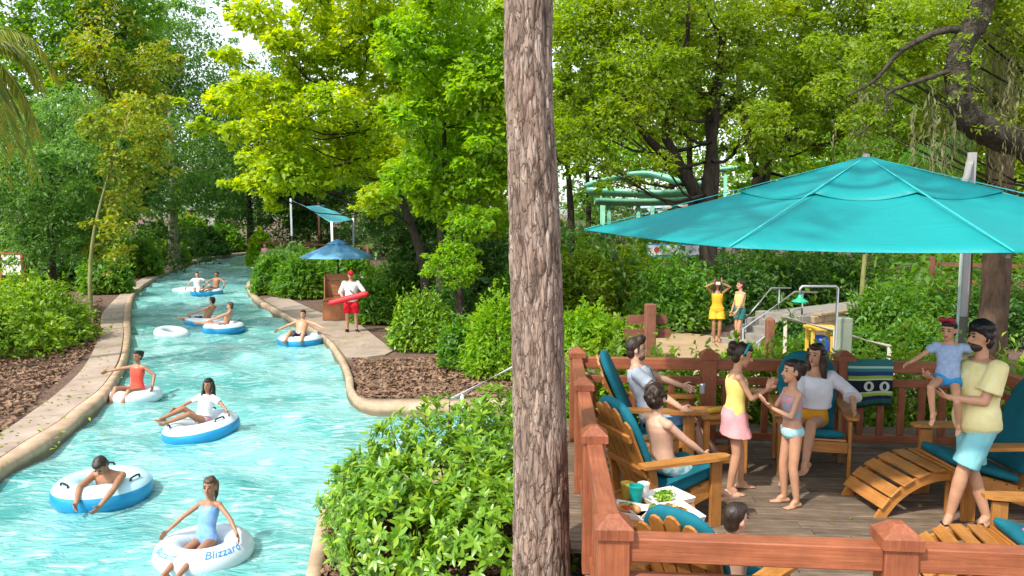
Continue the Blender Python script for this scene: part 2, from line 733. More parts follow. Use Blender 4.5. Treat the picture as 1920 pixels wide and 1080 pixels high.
def coping(name, I, O, label):
    vs, fs = [], []
    m = len(I)
    K = 7
    for i in range(m):
        a, b = Vector((I[i].x, I[i].y, 0)), Vector((O[i].x, O[i].y, 0))
        w = (b - a)
        L = w.length
        w = w / L
        e = 0.07
        for s, z in ((0, -1.0), (0.0, -0.10), (0.018, -0.03), (e, 0.015), (L * .5, 0.022), (L - .03, 0.015), (L, -0.3)):
            vs.append(a + w * s + Vector((0, 0, z)))
    for i in range(m - 1):
        for k in range(K - 1):
            q = (i * K + k, (i + 1) * K + k, (i + 1) * K + k + 1, i * K + k + 1)
            fs.append(q)
    o = link(name, np_mesh(name, vs, np.array(fs), [cop], True))
    tag(o, label, kind='structure')
    return o


coping('river_coping', LI, LO, 'tan concrete coping along the left river bank')
coping('river_coping', RI, RO, 'tan concrete coping round the lifeguard bank')
coping('river_coping', NI, NO, 'tan concrete coping under the foreground shrub')

# --- left path, slab by slab
conc = mat('tan_concrete', (0.31, 0.235, 0.18), 0.85, scale=1.3, col2=(0.44, 0.35, 0.275), bump=0.35, bscale=70, island=0.07)
add_wear(conc, 0.9, 0.72, 1.10)
add_wear(cop, 1.1, 0.74, 1.10)
pathe = empty('path')
tag(pathe, 'tan concrete path beside the left river bank', kind='structure')
pout_px = [(-330, 1000), (-190, 925), (-110, 880), (-60, 848), (20, 800), (60, 772), (110, 735), (160, 684), (187, 627), (191, 590), (214, 563), (250, 532),
           (302, 506), (356, 488), (447, 474), (545, 467.5)]
PO = spline([ground(x, y, 0) for x, y in pout_px], NB)
acc, start = 0, 0
for i in range(1, NB):
    acc += (LO[i] - LO[i - 1]).length
    if acc > 1.6 or i == NB - 1:
        vs, fs = [], []
        seg = range(start, i + 1)
        for j, q in enumerate(seg):
            a, b = LO[q], PO[q]
            d = (b - a).normalized()
            dirv = (LO[min(q + 1, NB - 1)] - LO[max(q - 1, 0)]).normalized()
            off = dirv * (0.008 if q == start else (-0.008 if q == i else 0))
            for p, zz in ((a + d * .012, -.12), (a + d * .012, .006), (b, .006), (b, -.12)):
                vs.append(Vector((p.x, p.y, zz)) + off)
        n = len(list(seg))
        for j in range(n - 1):
            for k in range(3):
                fs.append((j * 4 + k, (j + 1) * 4 + k, (j + 1) * 4 + k + 1, j * 4 + k + 1))
        fs.append((0, 1, 2, 3))
        o4 = (n - 1) * 4
        fs.append((o4 + 3, o4 + 2, o4 + 1, o4))
        link('path_slab', np_mesh('path_slab', vs, fs, [conc]), pathe)
        acc, start = 0, i

# --- lifeguard pad
pad_px = [(493, 561), (510, 557), (540, 559), (575, 575), (611, 590), (655, 602), (678, 611), (705, 632), (738, 657), (722, 665), (690, 669), (650, 671), (624, 640), (586, 613), (541, 589)]
pp = [ground(x, y, 0) for x, y in pad_px]
vs = [Vector((p.x, p.y, .004)) for p in pp] + [Vector((p.x, p.y, -.15)) for p in pp]
n = len(pp)
fs = [tuple(range(n))] + [(i, i + n, (i + 1) % n + n, (i + 1) % n) for i in range(n)]
po = link('lifeguard_pavement', np_mesh('pad', vs, fs, [conc]))
tag(po, 'small concrete pad where the lifeguard stands', kind='structure')

# --- sandy walkway behind the deck
sand = mat('sandy_concrete', (0.30, 0.20, 0.11), 0.9, scale=1.5, col2=(0.42, 0.30, 0.175), bump=0.4, bscale=50)
sp = [(2.0, 13.5), (4.2, 13.2), (6.5, 15.0), (9.5, 17.5), (12, 19), (12, 23), (8.5, 22.5), (6.2, 21.5), (4.6, 23), (3.4, 27), (2.2, 27), (3.0, 21), (3.1, 17.5), (2.4, 15.5)]
vs = [Vector((x, y, .012)) for x, y in sp] + [Vector((x, y, -.2)) for x, y in sp]
n = len(sp)
fs = [tuple(range(n))] + [(i, i + n, (i + 1) % n + n, (i + 1) % n) for i in range(n)]
tag(link('walkway', np_mesh('walkway', vs, fs, [sand])), 'sandy tan walkway winding behind the deck railing', kind='structure')

# --- wooden deck: planks one by one on dark joists
plank = wood_mat('weathered_deck_board', (0.085, 0.060, 0.040), (0.26, 0.19, 0.13), 0.75, axis=0, bump=0.6, island=0.22)
decko = empty('deck_floor')
tag(decko, 'weathered grey brown plank deck', kind='structure')
DA = R(-4.2)                                        # planks run a little off square
ex = Vector((math.cos(DA), math.sin(DA), 0))
ey = Vector((-math.sin(DA), math.cos(DA), 0))
rs = random.Random(5)
nrow = 0
D0 = Vector((0.0, 3.2, 0))
pm = {}
yy = 0.0
Rz = Matrix.Rotation(DA, 3, 'Z')
while yy < 6.75:
    cuts = [-0.05 + (0.0), rs.uniform(1.6, 2.6), rs.uniform(3.6, 4.7), 6.6]
    if 3.2 + yy < 6.05:
        cuts[0] = 0.36                              # the boards end short of the pine trunk
    for a, b in zip(cuts[:-1], cuts[1:]):
        L = b - a - 0.006
        key = round(L, 3)
        if key not in pm:
            pm[key] = MB().box((0, 0, 0), (L, 0.139, 0.036), None, 0, 0.004).mesh('plank', plank)
        o = link('plank', pm[key], decko)
        c = D0 + ex * (a + (b - a) / 2) + ey * (yy + 0.07)
        o.location = (c.x, c.y, DECK - 0.018 + rs.uniform(-.0025, .0015))
        o.rotation_euler = (rs.uniform(-.006, .006), 0, DA)
    yy += 0.1455
joist = mat('dark_joist_timber', (0.06, 0.04, 0.03), 0.9)
for k in range(9):
    a = D0 + ex * (0.5 + k * .75)
    MB().bar(a + Vector((0, 0, DECK - .13)), a + ey * 6.7 + Vector((0, 0, DECK - .13)), .05, .17).build('joist', joist, decko)
fas = wood_mat('stained_fascia', (0.20, 0.065, 0.035), (0.30, 0.11, 0.06), 0.6, axis=1)
a = D0 + ex * -0.07
MB().bar(a + ey * 2.85 + Vector((0, 0, DECK - .14)), a + ey * 6.75 + Vector((0, 0, DECK - .14)), .04, .26).build('fascia', fas, decko)
for (fx, fy) in ((.2, 3.2), (.2, 5.6), (3, 5.6), (6, 5.6), (6, .5), (3, .5), (.7, .5)):
    a = D0 + ex * fx + ey * fy
    MB().box((a.x, a.y, (DECK - .2) / 2 - .1), (.14, .14, DECK), Rz).build('footing_post', joist, decko)

# ================================================================ vegetation
def leaf_verts(C, D, N, L, Wd, fold=0.18):
    """diamond leaves: centres C, directions D, normals N, lengths L, widths Wd -> verts, tris"""
    n = len(C)
    D = D / (np.linalg.norm(D, axis=1, keepdims=True) + 1e-9)
    N = N - D * (N * D).sum(1, keepdims=True)
    N = N / (np.linalg.norm(N, axis=1, keepdims=True) + 1e-9)
    S = np.cross(D, N)
    L = L[:, None]
    Wd = Wd[:, None]
    V = np.empty((n, 4, 3))
    V[:, 0] = C - D * L * .5
    V[:, 1] = C + S * Wd * .5 + N * Wd * fold - D * L * .04
    V[:, 2] = C + D * L * .5 - N * L * .08
    V[:, 3] = C - S * Wd * .5 + N * Wd * fold - D * L * .04
    b = np.arange(n)[:, None] * 4
    F = np.concatenate([b + np.array([[0, 1, 2]]), b + np.array([[0, 2, 3]])], 1).reshape(-1, 3)
    return V.reshape(-1, 3), F


def clump_leaves(rg, c, rad, k, size, aspect=0.5, droop=0.25, shell=2.0, upbias=0.3, fleck=0.35):
    """k leaves through an ellipsoidal tuft"""
    u = rg.normal(size=(k, 3))
    u[:, 2] += upbias
    u /= np.linalg.norm(u, axis=1, keepdims=True)
    r = rg.random(k) ** (1 / shell)
    P = np.asarray(c)[None] + u * r[:, None] * np.asarray(rad)[None]
    D = u * np.array([1, 1, .45]) + rg.normal(size=(k, 3)) * .55
    D[:, 2] -= droop
    N = np.array([[0, 0, 1.0]]) + u * .55 + rg.normal(size=(k, 3)) * .45
    L = size * (1 + rg.normal(size=k) * .28).clip(.45, 1.8)
    return P, D, N, L, L * aspect * (1 + rg.normal(size=k) * .12)


def foliage_mesh(name, parts, m, fold=0.18):
    C = np.concatenate([p[0] for p in parts])
    D = np.concatenate([p[1] for p in parts])
    N = np.concatenate([p[2] for p in parts])
    L = np.concatenate([p[3] for p in parts])
    Wd = np.concatenate([p[4] for p in parts])
    V, F = leaf_verts(C, D, N, L, Wd, fold)
    return np_mesh(name, V, F, [m], False)


LM_ = {
    'lime': leaf_mat('lime_leaves', [(.21, .34, .010), (.33, .46, .012), (.42, .54, .015), (.52, .56, .02)], .58, .5, .5, (.17, .34, .02)),
    'limedeep': leaf_mat('fresh_green_leaves', [(.12, .28, .012), (.20, .40, .015), (.30, .47, .02)], .56, .5, .5, (.32, .43, .02)),
    'mid': leaf_mat('mid_green_leaves', [(.06, .17, .026), (.105, .26, .034), (.18, .35, .04)], .52, .42, .4, (.17, .27, .02)),
    'blue': leaf_mat('cool_green_leaves', [(.07, .18, .04), (.12, .26, .052), (.20, .35, .07)], .54, .45, .4, (.12, .23, .045)),
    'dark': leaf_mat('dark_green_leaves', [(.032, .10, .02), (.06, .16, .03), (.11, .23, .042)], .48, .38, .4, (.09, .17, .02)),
    'oak': leaf_mat('olive_oak_leaves', [(.10, .18, .018), (.17, .28, .024), (.26, .37, .034), (.19, .32, .04)], .56, .45, .5, (.26, .32, .025)),
    'yellow': leaf_mat('yellowing_leaves', [(.14, .24, .02), (.24, .34, .025), (.36, .40, .03), (.36, .30, .03)], .45, .5, .4, (.10, .18, .03)),
    'hedge': leaf_mat('clipped_hedge_leaves', [(.12, .25, .015), (.21, .37, .02), (.33, .48, .03)], .4, .4, .4, (.10, .24, .02)),
    'shrub': leaf_mat('glossy_shrub_leaves', [(.06, .17, .015), (.12, .28, .02), (.21, .38, .025), (.32, .45, .03)], .35, .33, .4, (.20, .36, .02)),
    'palm': leaf_mat('palm_frond_leaves', [(.10, .16, .03), (.22, .26, .04), (.36, .34, .05)], .4, .5, .3, (.2, .25, .03)),
    'moss': leaf_mat('grey_green_moss', [(.13, .14, .06), (.20, .20, .09), (.27, .25, .12)], .4, .8, .3, (.16, .17, .06)),
}
bark_d = mat('dark_oak_bark', (0.016, 0.012, 0.009), 0.95, scale=7, col2=(0.06, 0.047, 0.034), bump=1.0, bscale=22, stretch=(1, 1, .35))
bark_p = mat('pale_bark', (0.20, 0.17, 0.13), 0.9, scale=8, col2=(0.36, 0.32, 0.26), bump=0.6, bscale=22, stretch=(1, 1, .4))
bark_b = mat('brown_bark', (0.05, 0.032, 0.02), 0.95, scale=8, col2=(0.15, 0.095, 0.06), bump=1.0, bscale=20, stretch=(1, 1, .35))
bark_g = mat('greenish_bark', (0.15, 0.15, 0.05), 0.9, scale=8, col2=(0.28, 0.27, 0.10), bump=0.6, bscale=22, stretch=(1, 1, .4))


def tree(name, label, cat, base, trunk, r0, clumps, n, size, pal, bark, seed, group=None, aspect=.5, limb_r=None, droop=.25,
         limb_sag=0.15, extra=None, nseg=9, shell=2.0, limb_n=6):
    """trunk: list of points relative to base; clumps: list of (centre rel. to base, (rx,ry,rz), weight)"""
    rg = np.random.default_rng(seed)
    t = empty(name, base, 0, label, cat, group)
    mb = MB()
    tp = spline(trunk, 14)
    rr = [r0 * (1 - .72 * (i / 13)) * (1.25 if i == 0 else 1) for i in range(14)]
    mb.tube(tp, rr, nseg, wob=.22)
    for c, rad, w in clumps:
        c = Vector(c)
        # a limb from the trunk up into the tuft
        k = min(range(3, 14), key=lambda i: (tp[i] - c).length + 2.5 * max(0, tp[i].z - c.z + .5))
        a = tp[k]
        m1 = a.lerp(c, .45) + Vector((rg.normal() * .15, rg.normal() * .15, -limb_sag * (c - a).length))
        lr = limb_r or r0 * .3
        lr = min(lr, rr[k] * .6) * (.5 + .5 * min(1, max(rad) / 1.6))
        pts = spline([a, m1, c], 6)
        mb.tube(pts, [lr * (1 - .8 * i / 5) for i in range(6)], limb_n, wob=.15)
        for q in range(3):
            e = c + Vector((rg.normal() * rad[0] * .6, rg.normal() * rad[1] * .6, rg.normal() * rad[2] * .5))
            mb.tube(spline([pts[3], pts[4].lerp(e, .5), e], 4), [lr * .3, lr * .24, lr * .16, lr * .06], 4)
    auto = mb.build('trunk', bark, t, True)
    W = sum(w * (max(r) ** 2) for _, r, w in clumps)
    parts = []
    for c, rad, w in clumps:
        k = int(n * w * max(rad) ** 2 / W)
        sub = max(7, int(max(rad) / .17))
        cc = np.asarray(c)[None] + rg.normal(size=(sub, 3)) * np.asarray(rad)[None] * .72
        for s_ in cc:
            q = np.asarray(rad) * rg.uniform(.20, .46)
            q[2] *= .8
            parts.append(clump_leaves(rg, s_, q, max(3, int(k * rg.uniform(.35, .85)) // sub), size * rg.uniform(.62, .9), aspect, droop, shell))
        parts.append(clump_leaves(rg, c, np.asarray(rad) * 1.22, int(k * .62), size * .74, aspect, droop, 2.9))
    link('crown', foliage_mesh('crown', parts, LM_[pal]), t)
    if extra:
        extra(t, rg)
    return t


def auto_clumps(seed, c, rad, n, cs, hollow=.35):
    """tufts spread through an ellipsoidal crown"""
    rg = np.random.default_rng(seed)
    out = []
    while len(out) < n:
        u = rg.normal(size=3)
        u /= np.linalg.norm(u)
        r = hollow + (1 - hollow) * rg.random() ** .6
        p = np.asarray(c) + u * r * np.asarray(rad)
        s_ = cs * rg.uniform(.65, 1.35)
        if all(np.linalg.norm(p - np.asarray(q[0])) > cs * .62 for q in out):
            out.append((tuple(p), (s_, s_, s_ * .72), 1.0))
        else:
            cs *= .997
    return out


def px_clumps(base, lst, Y, dy=1.2, seed=1, flat=.8):
    """tufts whose centres are seen at photo spots (px, py, radius px [, distance offset])"""
    rg = random.Random(seed)
    out = []
    for q in lst:
        y = Y + (q[3] if len(q) > 3 else rg.uniform(-dy, dy))
        p = at(q[0], q[1], y) - Vector(base)
        r = q[2] * y / FPX
        out.append((tuple(p), (r, r, r * flat), 1.0))
    return out


# ---------------- left bank trees
b = at(95, 560, 25); b.z = 0
cl = px_clumps(b, [(20, 250, 75), (105, 245, 70), (170, 285, 60), (40, 330, 85), (130, 340, 85), (190, 370, 55), (20, 410, 70), (100, 420, 80), (175, 440, 55),
                   (-60, 300, 90), (-70, 400, 90), (60, 470, 50), (140, 200, 45)], 25, 1.6, 2)
tree('feathery_tree', 'dense blue green leafy tree leaning over the clipped hedge at left', 'tree', b, [(0, 0, 0), (.1, 0, 1.8), (.0, .2, 3.6), (.3, .1, 5.8)], .16,
     cl, 34000, .19, 'blue', bark_d, 21, 'trees on the left bank', aspect=.38, droop=.5)

b = at(168, 560, 23); b.z = 0
cl = px_clumps(b, [(235, 300, 38), (275, 250, 40), (265, 330, 34), (230, 380, 34), (290, 300, 28), (215, 430, 30), (250, 210, 40), (190, 470, 26), (225, 480, 24), (180, 240, 30)], 24, 1.5, 3)
tree('slender_tree', 'slender pale stemmed tree with sparse yellowing leaves on the left bank', 'tree', b,
     [(0, 0, 0), (.1, 0, 2.2), (.5, .2, 4.2), (1.3, .4, 6.6)], .07, cl, 5200, .17, 'yellow', bark_g, 22, 'trees on the left bank', aspect=.62)

b = at(110, 480, 42); b.z = 0
cl = px_clumps(b, [(60, 30, 70), (130, 60, 80), (200, 20, 80), (90, 120, 70), (170, 140, 75), (230, 110, 60), (120, 200, 70), (200, 210, 60), (60, 190, 60),
                   (250, 40, 60), (30, 90, 60), (210, 280, 50), (150, -40, 90), (240, -40, 70), (60, -50, 80)], 42, 3, 4)
tree('tall_tree', 'tall thin crowned tree with yellow tinged leaves at upper left', 'tree', b, [(0, 0, 0), (0, 0, 5), (.2, 0, 9), (.3, 0, 14)], .22, cl, 22000, .30, 'mid', bark_d, 23,
     'trees on the left bank', aspect=.6)
b = at(215, 480, 38); b.z = 0
cl = px_clumps(b, [(175, 95, 45), (195, 40, 50), (230, 150, 50), (270, 185, 45), (180, 220, 45), (240, 260, 48), (140, 130, 40), (290, 120, 40), (215, 330, 40)], 38, 2, 14)
tree('autumn_tree', 'thin tree with rust and yellow leaves between two taller green trees', 'tree', b, [(0, 0, 0), (0, 0, 4), (.2, 0, 8), (-.3, 0, 11)], .13, cl, 8000, .26, 'yellow', bark_d, 33,
     'trees on the left bank', aspect=.6)

b = at(326, 470, 52); b.z = 0
cl = px_clumps(b, [(330, 110, 70), (280, 160, 75), (380, 160, 70), (320, 215, 90), (400, 235, 60), (255, 240, 70), (340, 290, 85), (410, 300, 55), (270, 310, 70),
                   (330, 350, 70), (400, 360, 50), (270, 370, 50), (300, 60, 50), (350, 40, 50), (420, 170, 35), (240, 110, 50)], 52, 3.5, 5)
tree('round_oak', 'big dark round crowned oak with pale trunk at the river bend', 'tree', b, [(0, 0, 0), (0, 0, 2.4), (.1, 0, 5), (.1, 0, 11)], .42, cl, 34000, .34, 'blue', bark_p, 24,
     'trees on the left bank', aspect=.45, droop=.4)
b = at(470, 470, 62); b.z = 0
cl = px_clumps(b, [(460, 200, 60), (500, 150, 55), (430, 250, 55), (480, 270, 65), (520, 230, 60), (450, 330, 60), (510, 330, 60), (420, 380, 45), (470, 390, 50), (540, 300, 60), (540, 180, 60)], 62, 3, 6)
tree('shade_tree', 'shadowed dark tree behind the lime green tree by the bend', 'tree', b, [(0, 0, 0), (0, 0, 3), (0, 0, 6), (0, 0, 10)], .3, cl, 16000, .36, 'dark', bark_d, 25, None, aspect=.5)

# yellow drooping palm at the left edge
def palm(name, label, base, top, nf, flen, pal, seed, sag=1.0, tr=.16, lw=.035, ll=.5, group=None, arc=(0, 6.283)):
    rg = np.random.default_rng(seed)
    t = empty(name, base, 0, label, 'palm', group)
    tp = spline([(0, 0, 0), (.1, 0, top * .5), (0, .1, top)], 8)
    MB().tube(tp, [tr * (1.2 - .3 * i / 7) for i in range(8)], 9, wob=.25).build('trunk', bark_b, t, True)
    mf = None
    for k in range(nf):
        a = arc[0] + (arc[1] - arc[0]) * (k + rg.random() * .7) / nf
        e = rg.uniform(-.2, .9)
        d = Vector((math.cos(a), math.sin(a), 0))
        P = []
        o = Vector(tp[-1])
        L = flen * rg.uniform(.8, 1.15)
        for i in range(9):
            s_ = i / 8
            P.append(o + d * (L * s_ * (1 - .25 * s_ * sag)) + Vector((0, 0, L * (math.sin(e) * s_ - .75 * sag * s_ * s_))))
        mb = MB()
        mb.tube(P, [.022 * (1 - .8 * i / 8) for i in range(9)], 5)
        C, D, N, Ls, Wd = [], [], [], [], []
        for i in range(1, 40):
            s_ = .15 + .85 * i / 39
            k0 = min(int(s_ * 8), 7)
            f = s_ * 8 - k0
            p = P[k0].lerp(P[k0 + 1], f)
            tg = (P[k0 + 1] - P[k0]).normalized()
            sd = tg.cross(Vector((0, 0, 1))).normalized()
            for sg in (-1, 1):
                l_ = ll * (1 - .55 * abs(s_ - .45)) * rg.uniform(.8, 1.1)
                dd = (sd * sg + tg * .55 + Vector((0, 0, -.55 * sag - rg.random() * .25))).normalized()
                C.append(p + dd * l_ * .5)
                D.append(dd)
                N.append(Vector((0, 0, 1)) + sd * sg * .3)
                Ls.append(l_)
                Wd.append(lw)
        V, F = leaf_verts(np.array([list(v) for v in C]), np.array([list(v) for v in D]), np.array([list(v) for v in N]), np.array(Ls), np.array(Wd), .25)
        off = len(mb.v)
        mb.v += [tuple(v) for v in V]
        mb.f += [tuple(int(i) + off for i in f) for f in F]
        mb.m += [0] * len(F)
        mb.build('frond', LM_[pal], t)
    return t


b = at(-70, 500, 17); b.z = 0
palm('drooping_palm', 'yellow green palm with drooping fronds at the upper left edge', b, 7.0, 15, 2.6, 'palm', 4, 1.25, .15, .04, .62, arc=(-1.8, 2.2))

# ---------------- lime trees in the middle
b = at(800, 620, 24); b.z = 0
cl = px_clumps(b, [(560, 100, 45), (480, 30, 48), (600, 40, 50), (520, 75, 30), (640, 120, 52), (690, 60, 60), (620, 200, 55), (560, 170, 42), (480, 170, 42), (430, 190, 40),
                   (520, 235, 55), (440, 250, 26), (385, 240, 20), (600, 280, 62), (540, 320, 55), (500, 345, 36), (650, 308, 50), (590, 330, 36), (680, 220, 60), (720, 290, 52),
                   (480, 300, 32), (712, 372, 36), (740, 160, 56), (455, 345, 20), (430, 105, 22), (690, -10, 60), (590, -20, 50)], 24, 2.0, 7, .7)
tree('leaning_maple', 'lime green tree with its trunk leaning left over the river', 'tree', b, [(0, 0, 0), (-.1, 0, 2.0), (-.9, .1, 4.2), (-2.2, .2, 6.4), (-3.9, .2, 8.6)], .17, cl, 34000, .21, 'lime', bark_d, 26,
     'lime green trees behind the lifeguard', aspect=.68)
b = at(870, 600, 21); b.z = 0
cl = px_clumps(b, [(800, 60, 62), (870, 30, 62), (930, 80, 60), (820, 140, 60), (900, 160, 62), (780, 220, 55), (860, 240, 60), (930, 250, 55), (810, 300, 52), (890, 330, 52),
                   (940, 340, 48), (830, 380, 45), (760, 330, 42), (920, 410, 45), (760, 90, 55), (880, 420, 40), (850, -40, 70), (960, 180, 60), (975, 300, 50)], 21, 1.5, 8, .75)
tree('fresh_tree', 'fresh green leafy tree just left of the big pine trunk', 'tree', b, [(0, 0, 0), (-.2, 0, 2.2), (-.5, .1, 4.6), (-.4, .2, 8.6)], .12, cl, 30000, .20, 'limedeep', bark_d, 27,
     'lime green trees behind the lifeguard', aspect=.66)
b = at(822, 590, 27); b.z = 0
cl = px_clumps(b, [(760, 420, 45), (800, 440, 50), (850, 410, 50), (900, 450, 45), (770, 480, 40), (930, 480, 45), (830, 350, 50), (720, 430, 40), (880, 500, 40), (690, 300, 60), (820, 250, 60),(760,20,70),(850,90,70),(650,80,60)], 27.5, 1.0, 9)
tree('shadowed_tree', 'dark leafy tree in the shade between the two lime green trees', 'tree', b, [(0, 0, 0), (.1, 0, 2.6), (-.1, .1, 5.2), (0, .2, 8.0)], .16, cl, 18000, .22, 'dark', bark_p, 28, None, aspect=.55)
b = ground(862, 655); 
cl = px_clumps(b, [(850, 485, 34), (825, 500, 26), (878, 505, 26), (855, 520, 28), (845, 465, 22), (870, 470, 20)], b.y, .35, 10, .75)
tree('small_round_tree', 'little round lime green tree above the dark shrubs by the mulch', 'tree', b, [(0, 0, 0), (-.05, 0, .9), (-.1, 0, 1.7), (-.1, 0, 2.4)], .06, cl, 2600, .13, 'limedeep', bark_d, 29, None, aspect=.6)

# ---------------- oaks on the right
def hanging_moss(tree_o, rg, pts, n=7, ln=(.5, 1.4), spread=.35):
    parts = []
    for p in pts:
        for _ in range(n):
            q = Vector(p) + Vector((rg.normal() * spread, rg.normal() * spread, rg.normal() * .15))
            L = rg.uniform(*ln)
            k = int(L / .06)
            C = np.array([[q.x + rg.normal() * .02, q.y + rg.normal() * .02, q.z - i * .06] for i in range(k)])
            D = np.tile([[0, 0, -1.0]], (k, 1)) + rg.normal(size=(k, 3)) * .3
            N = rg.normal(size=(k, 3))
            parts.append((C, D, N, np.full(k, .13), np.full(k, .028) * (1.3 - np.arange(k) / k)))
    o = link('hanging_moss', foliage_mesh('hanging_moss', parts, LM_['moss']), tree_o)
    o['kind'] = 'stuff'
    return o


b = at(1330, 470, 27); b.z = 0
cl = px_clumps(b, [(1090, 60, 70), (1170, 40, 80), (1260, 30, 80), (1350, 60, 75), (1430, 40, 70), (1110, 150, 65), (1200, 140, 75), (1290, 150, 75), (1380, 170, 70), (1080, 230, 60), (1150, 230, 55),
                   (1240, 215, 55), (1420, 240, 55), (1320, 215, 45), (1180, -40, 90), (1300, -50, 90), (1420, -30, 90), (1460, 130, 60), (1070, 10, 70), (1085, 290, 30), (1150, 318, 26), (1245, 305, 24), (1190, 345, 18)], 27, 3, 11)
oak = tree('live_oak', 'forked live oak with dark trunks just above the teal umbrella', 'tree', b, [(0, 0, 0), (-.05, 0, 2.8), (-.1, 0, 4.4), (.1, .2, 6.4), (.3, 0, 9.5)], .36, cl, 43000, .21, 'oak', bark_d, 30,
     'live oaks behind the deck', aspect=.5, limb_r=.11)
mb = MB()
o_ = b
def rel(px, py, Y):
    return at(px, py, Y) - o_
mb.tube(spline([rel(1325, 400, 27), rel(1300, 350, 27), rel(1255, 295, 26.6), rel(1210, 255, 26), rel(1165, 170, 25.5)], 10), [.26, .25, .23, .21, .19, .17, .14, .12, .09, .05], 8, wob=.3)
mb.tube(spline([rel(1330, 390, 27), rel(1338, 310, 27.2), rel(1330, 220, 27.4), rel(1350, 120, 27.4)], 10), [.28, .26, .23, .2, .18, .16, .13, .11, .08, .05], 8, wob=.3)
mb.tube(spline([rel(1290, 345, 27), rel(1265, 290, 27), rel(1245, 240, 27), rel(1275, 160, 27), rel(1290, 60, 26), rel(1290, -20, 26)], 10), [.2, .18, .16, .14, .12, .11, .1, .08, .06, .05], 8, wob=.3)
mb.build('limb', bark_d, oak, True)

b = at(1420, 460, 33); b.z = 0
o_ = b
cl = px_clumps(b, [(1480, 70, 70), (1560, 40, 80), (1640, 60, 75), (1520, 150, 70), (1600, 150, 70), (1680, 140, 70), (1480, 230, 55), (1560, 240, 55), (1650, 230, 60), (1720, 50, 70), (1740, 200, 60),
                   (1500, -30, 90), (1620, -40, 90), (1740, -30, 90), (1600, 290, 40), (1700, 290, 45), (1440, 300, 30)], 31, 3, 12)
oak2 = tree('live_oak', 'live oak with slanting dark limbs behind the peak of the teal umbrella', 'tree', b, [(0, 0, 0), (.1, 0, 2.8), (.2, 0, 4.4), (.5, .2, 6.4), (.9, 0, 10.5)], .32, cl, 42000, .23, 'oak', bark_d, 31,
     'live oaks behind the deck', aspect=.5, limb_r=.11)
mb = MB()
mb.tube(spline([rel(1415, 390, 33), rel(1425, 320, 33), rel(1470, 265, 32.6), rel(1540, 205, 32), rel(1600, 190, 32)], 10), [.25, .25, .23, .21, .18, .15, .12, .1, .08, .05], 8, wob=.3)
mb.tube(spline([rel(1420, 330, 33), rel(1400, 240, 33), rel(1385, 140, 33), rel(1400, 50, 33), rel(1380, -20, 33)], 10), [.22, .2, .18, .16, .14, .13, .11, .09, .07, .05], 8, wob=.3)
mb.tube(spline([rel(1450, 60, 33), rel(1440, 30, 33), rel(1465, -20, 33)], 6), [.2, .2, .2, .2, .18, .16], 8, wob=.3)
mb.build('limb', bark_d, oak2, True)

# near oak at the right edge: trunk stands out of view, its crooked limb crosses the corner
b = Vector((10.2, 12.5, 0))
o_ = b
cl = px_clumps(b, [(1880, 40, 70), (1920, 120, 80), (1990, 40, 90), (1870, 190, 45), (1640, 110, 45), (1560, 170, 36), (1690, 40, 50), (1780, 20, 45), (1700, 170, 40), (1620, 230, 40),
                   (1540, 90, 32), (1740, 110, 36), (2040, 150, 90), (1730, 240, 38), (1820, -40, 90), (1950, -50, 90)], 12.2, 1.2, 13)


def near_extra(t, rg):
    pts = [rel(x, y, 12 + rg.normal() * .6) for x, y in ((1865, 60), (1880, 120), (1900, 90), (1890, 170), (1860, 150), (1910, 200), (1925, 130), (1770, 130), (1750, 210), (1775, 190), (1640, 150), (1600, 200), (1845, 40), (1870, 230), (1800, 180), (1815, 210), (1895, 40), (1855, 100))]
    hanging_moss(t, rg, pts, 12, (.4, 1.3), .16)


oak3 = tree('live_oak', 'mossy live oak whose crooked dark limb hangs over the umbrella at upper right', 'tree', b, [(0, 0, 0), (0, 0, 2.0), (-.1, 0, 4), (.2, 0, 7)], .42, cl, 34000, .10, 'oak', bark_d, 32,
     'live oaks behind the deck', aspect=.5, limb_r=.05, extra=near_extra)
mb = MB()


def rough_limb(mb, pts, n, r0, r1, k=20):
    P = spline(pts, n)
    o = len(mb.v)
    mb.tube(P, [r0 + (r1 - r0) * i / (n - 1) for i in range(n)], k, wob=.25)
    for i in range(o, len(mb.v)):
        v = Vector(mb.v[i])
        c = P[(i - o) // k]
        d = v - c
        q = v * 5.5
        mb.v[i] = tuple(c + d * (1 + .22 * mnoise.noise(q) + .16 * mnoise.noise(q * 2.7)))


rough_limb(mb, [(-.05, 0, 3.4), rel(1990, 330, 12), rel(1920, 275, 11.6), rel(1850, 248, 11.2), rel(1806, 205, 11), rel(1797, 150, 11), rel(1800, 95, 11), rel(1828, 40, 11), rel(1850, -30, 11), rel(1860, -120, 11)], 90, .215, .115)
rough_limb(mb, [rel(1815, 55, 11), rel(1760, 60, 11), rel(1690, 95, 11), rel(1640, 150, 11), rel(1590, 180, 11)], 40, .06, .012, 9)
rough_limb(mb, [rel(1790, 130, 11), rel(1730, 150, 11), rel(1665, 175, 11), rel(1660, 210, 11), rel(1600, 260, 11)], 40, .042, .01, 9)
bark_m = mat('mossy_oak_bark', (0.014, 0.011, 0.008), 0.95, scale=16, col2=(0.085, 0.07, 0.045), bump=1.0, bscale=38)
bark_m.node_tree.nodes['Bump'].inputs['Distance'].default_value = .04
mb.build('limb', bark_m, oak3, True)
rgf = np.random.default_rng(3)
lp = spline([rel(1920, 262, 11.6), rel(1850, 238, 11.1), rel(1800, 205, 10.9), rel(1785, 150, 10.9), rel(1790, 95, 10.9), rel(1815, 40, 10.9), rel(1840, -30, 10.9)], 60)
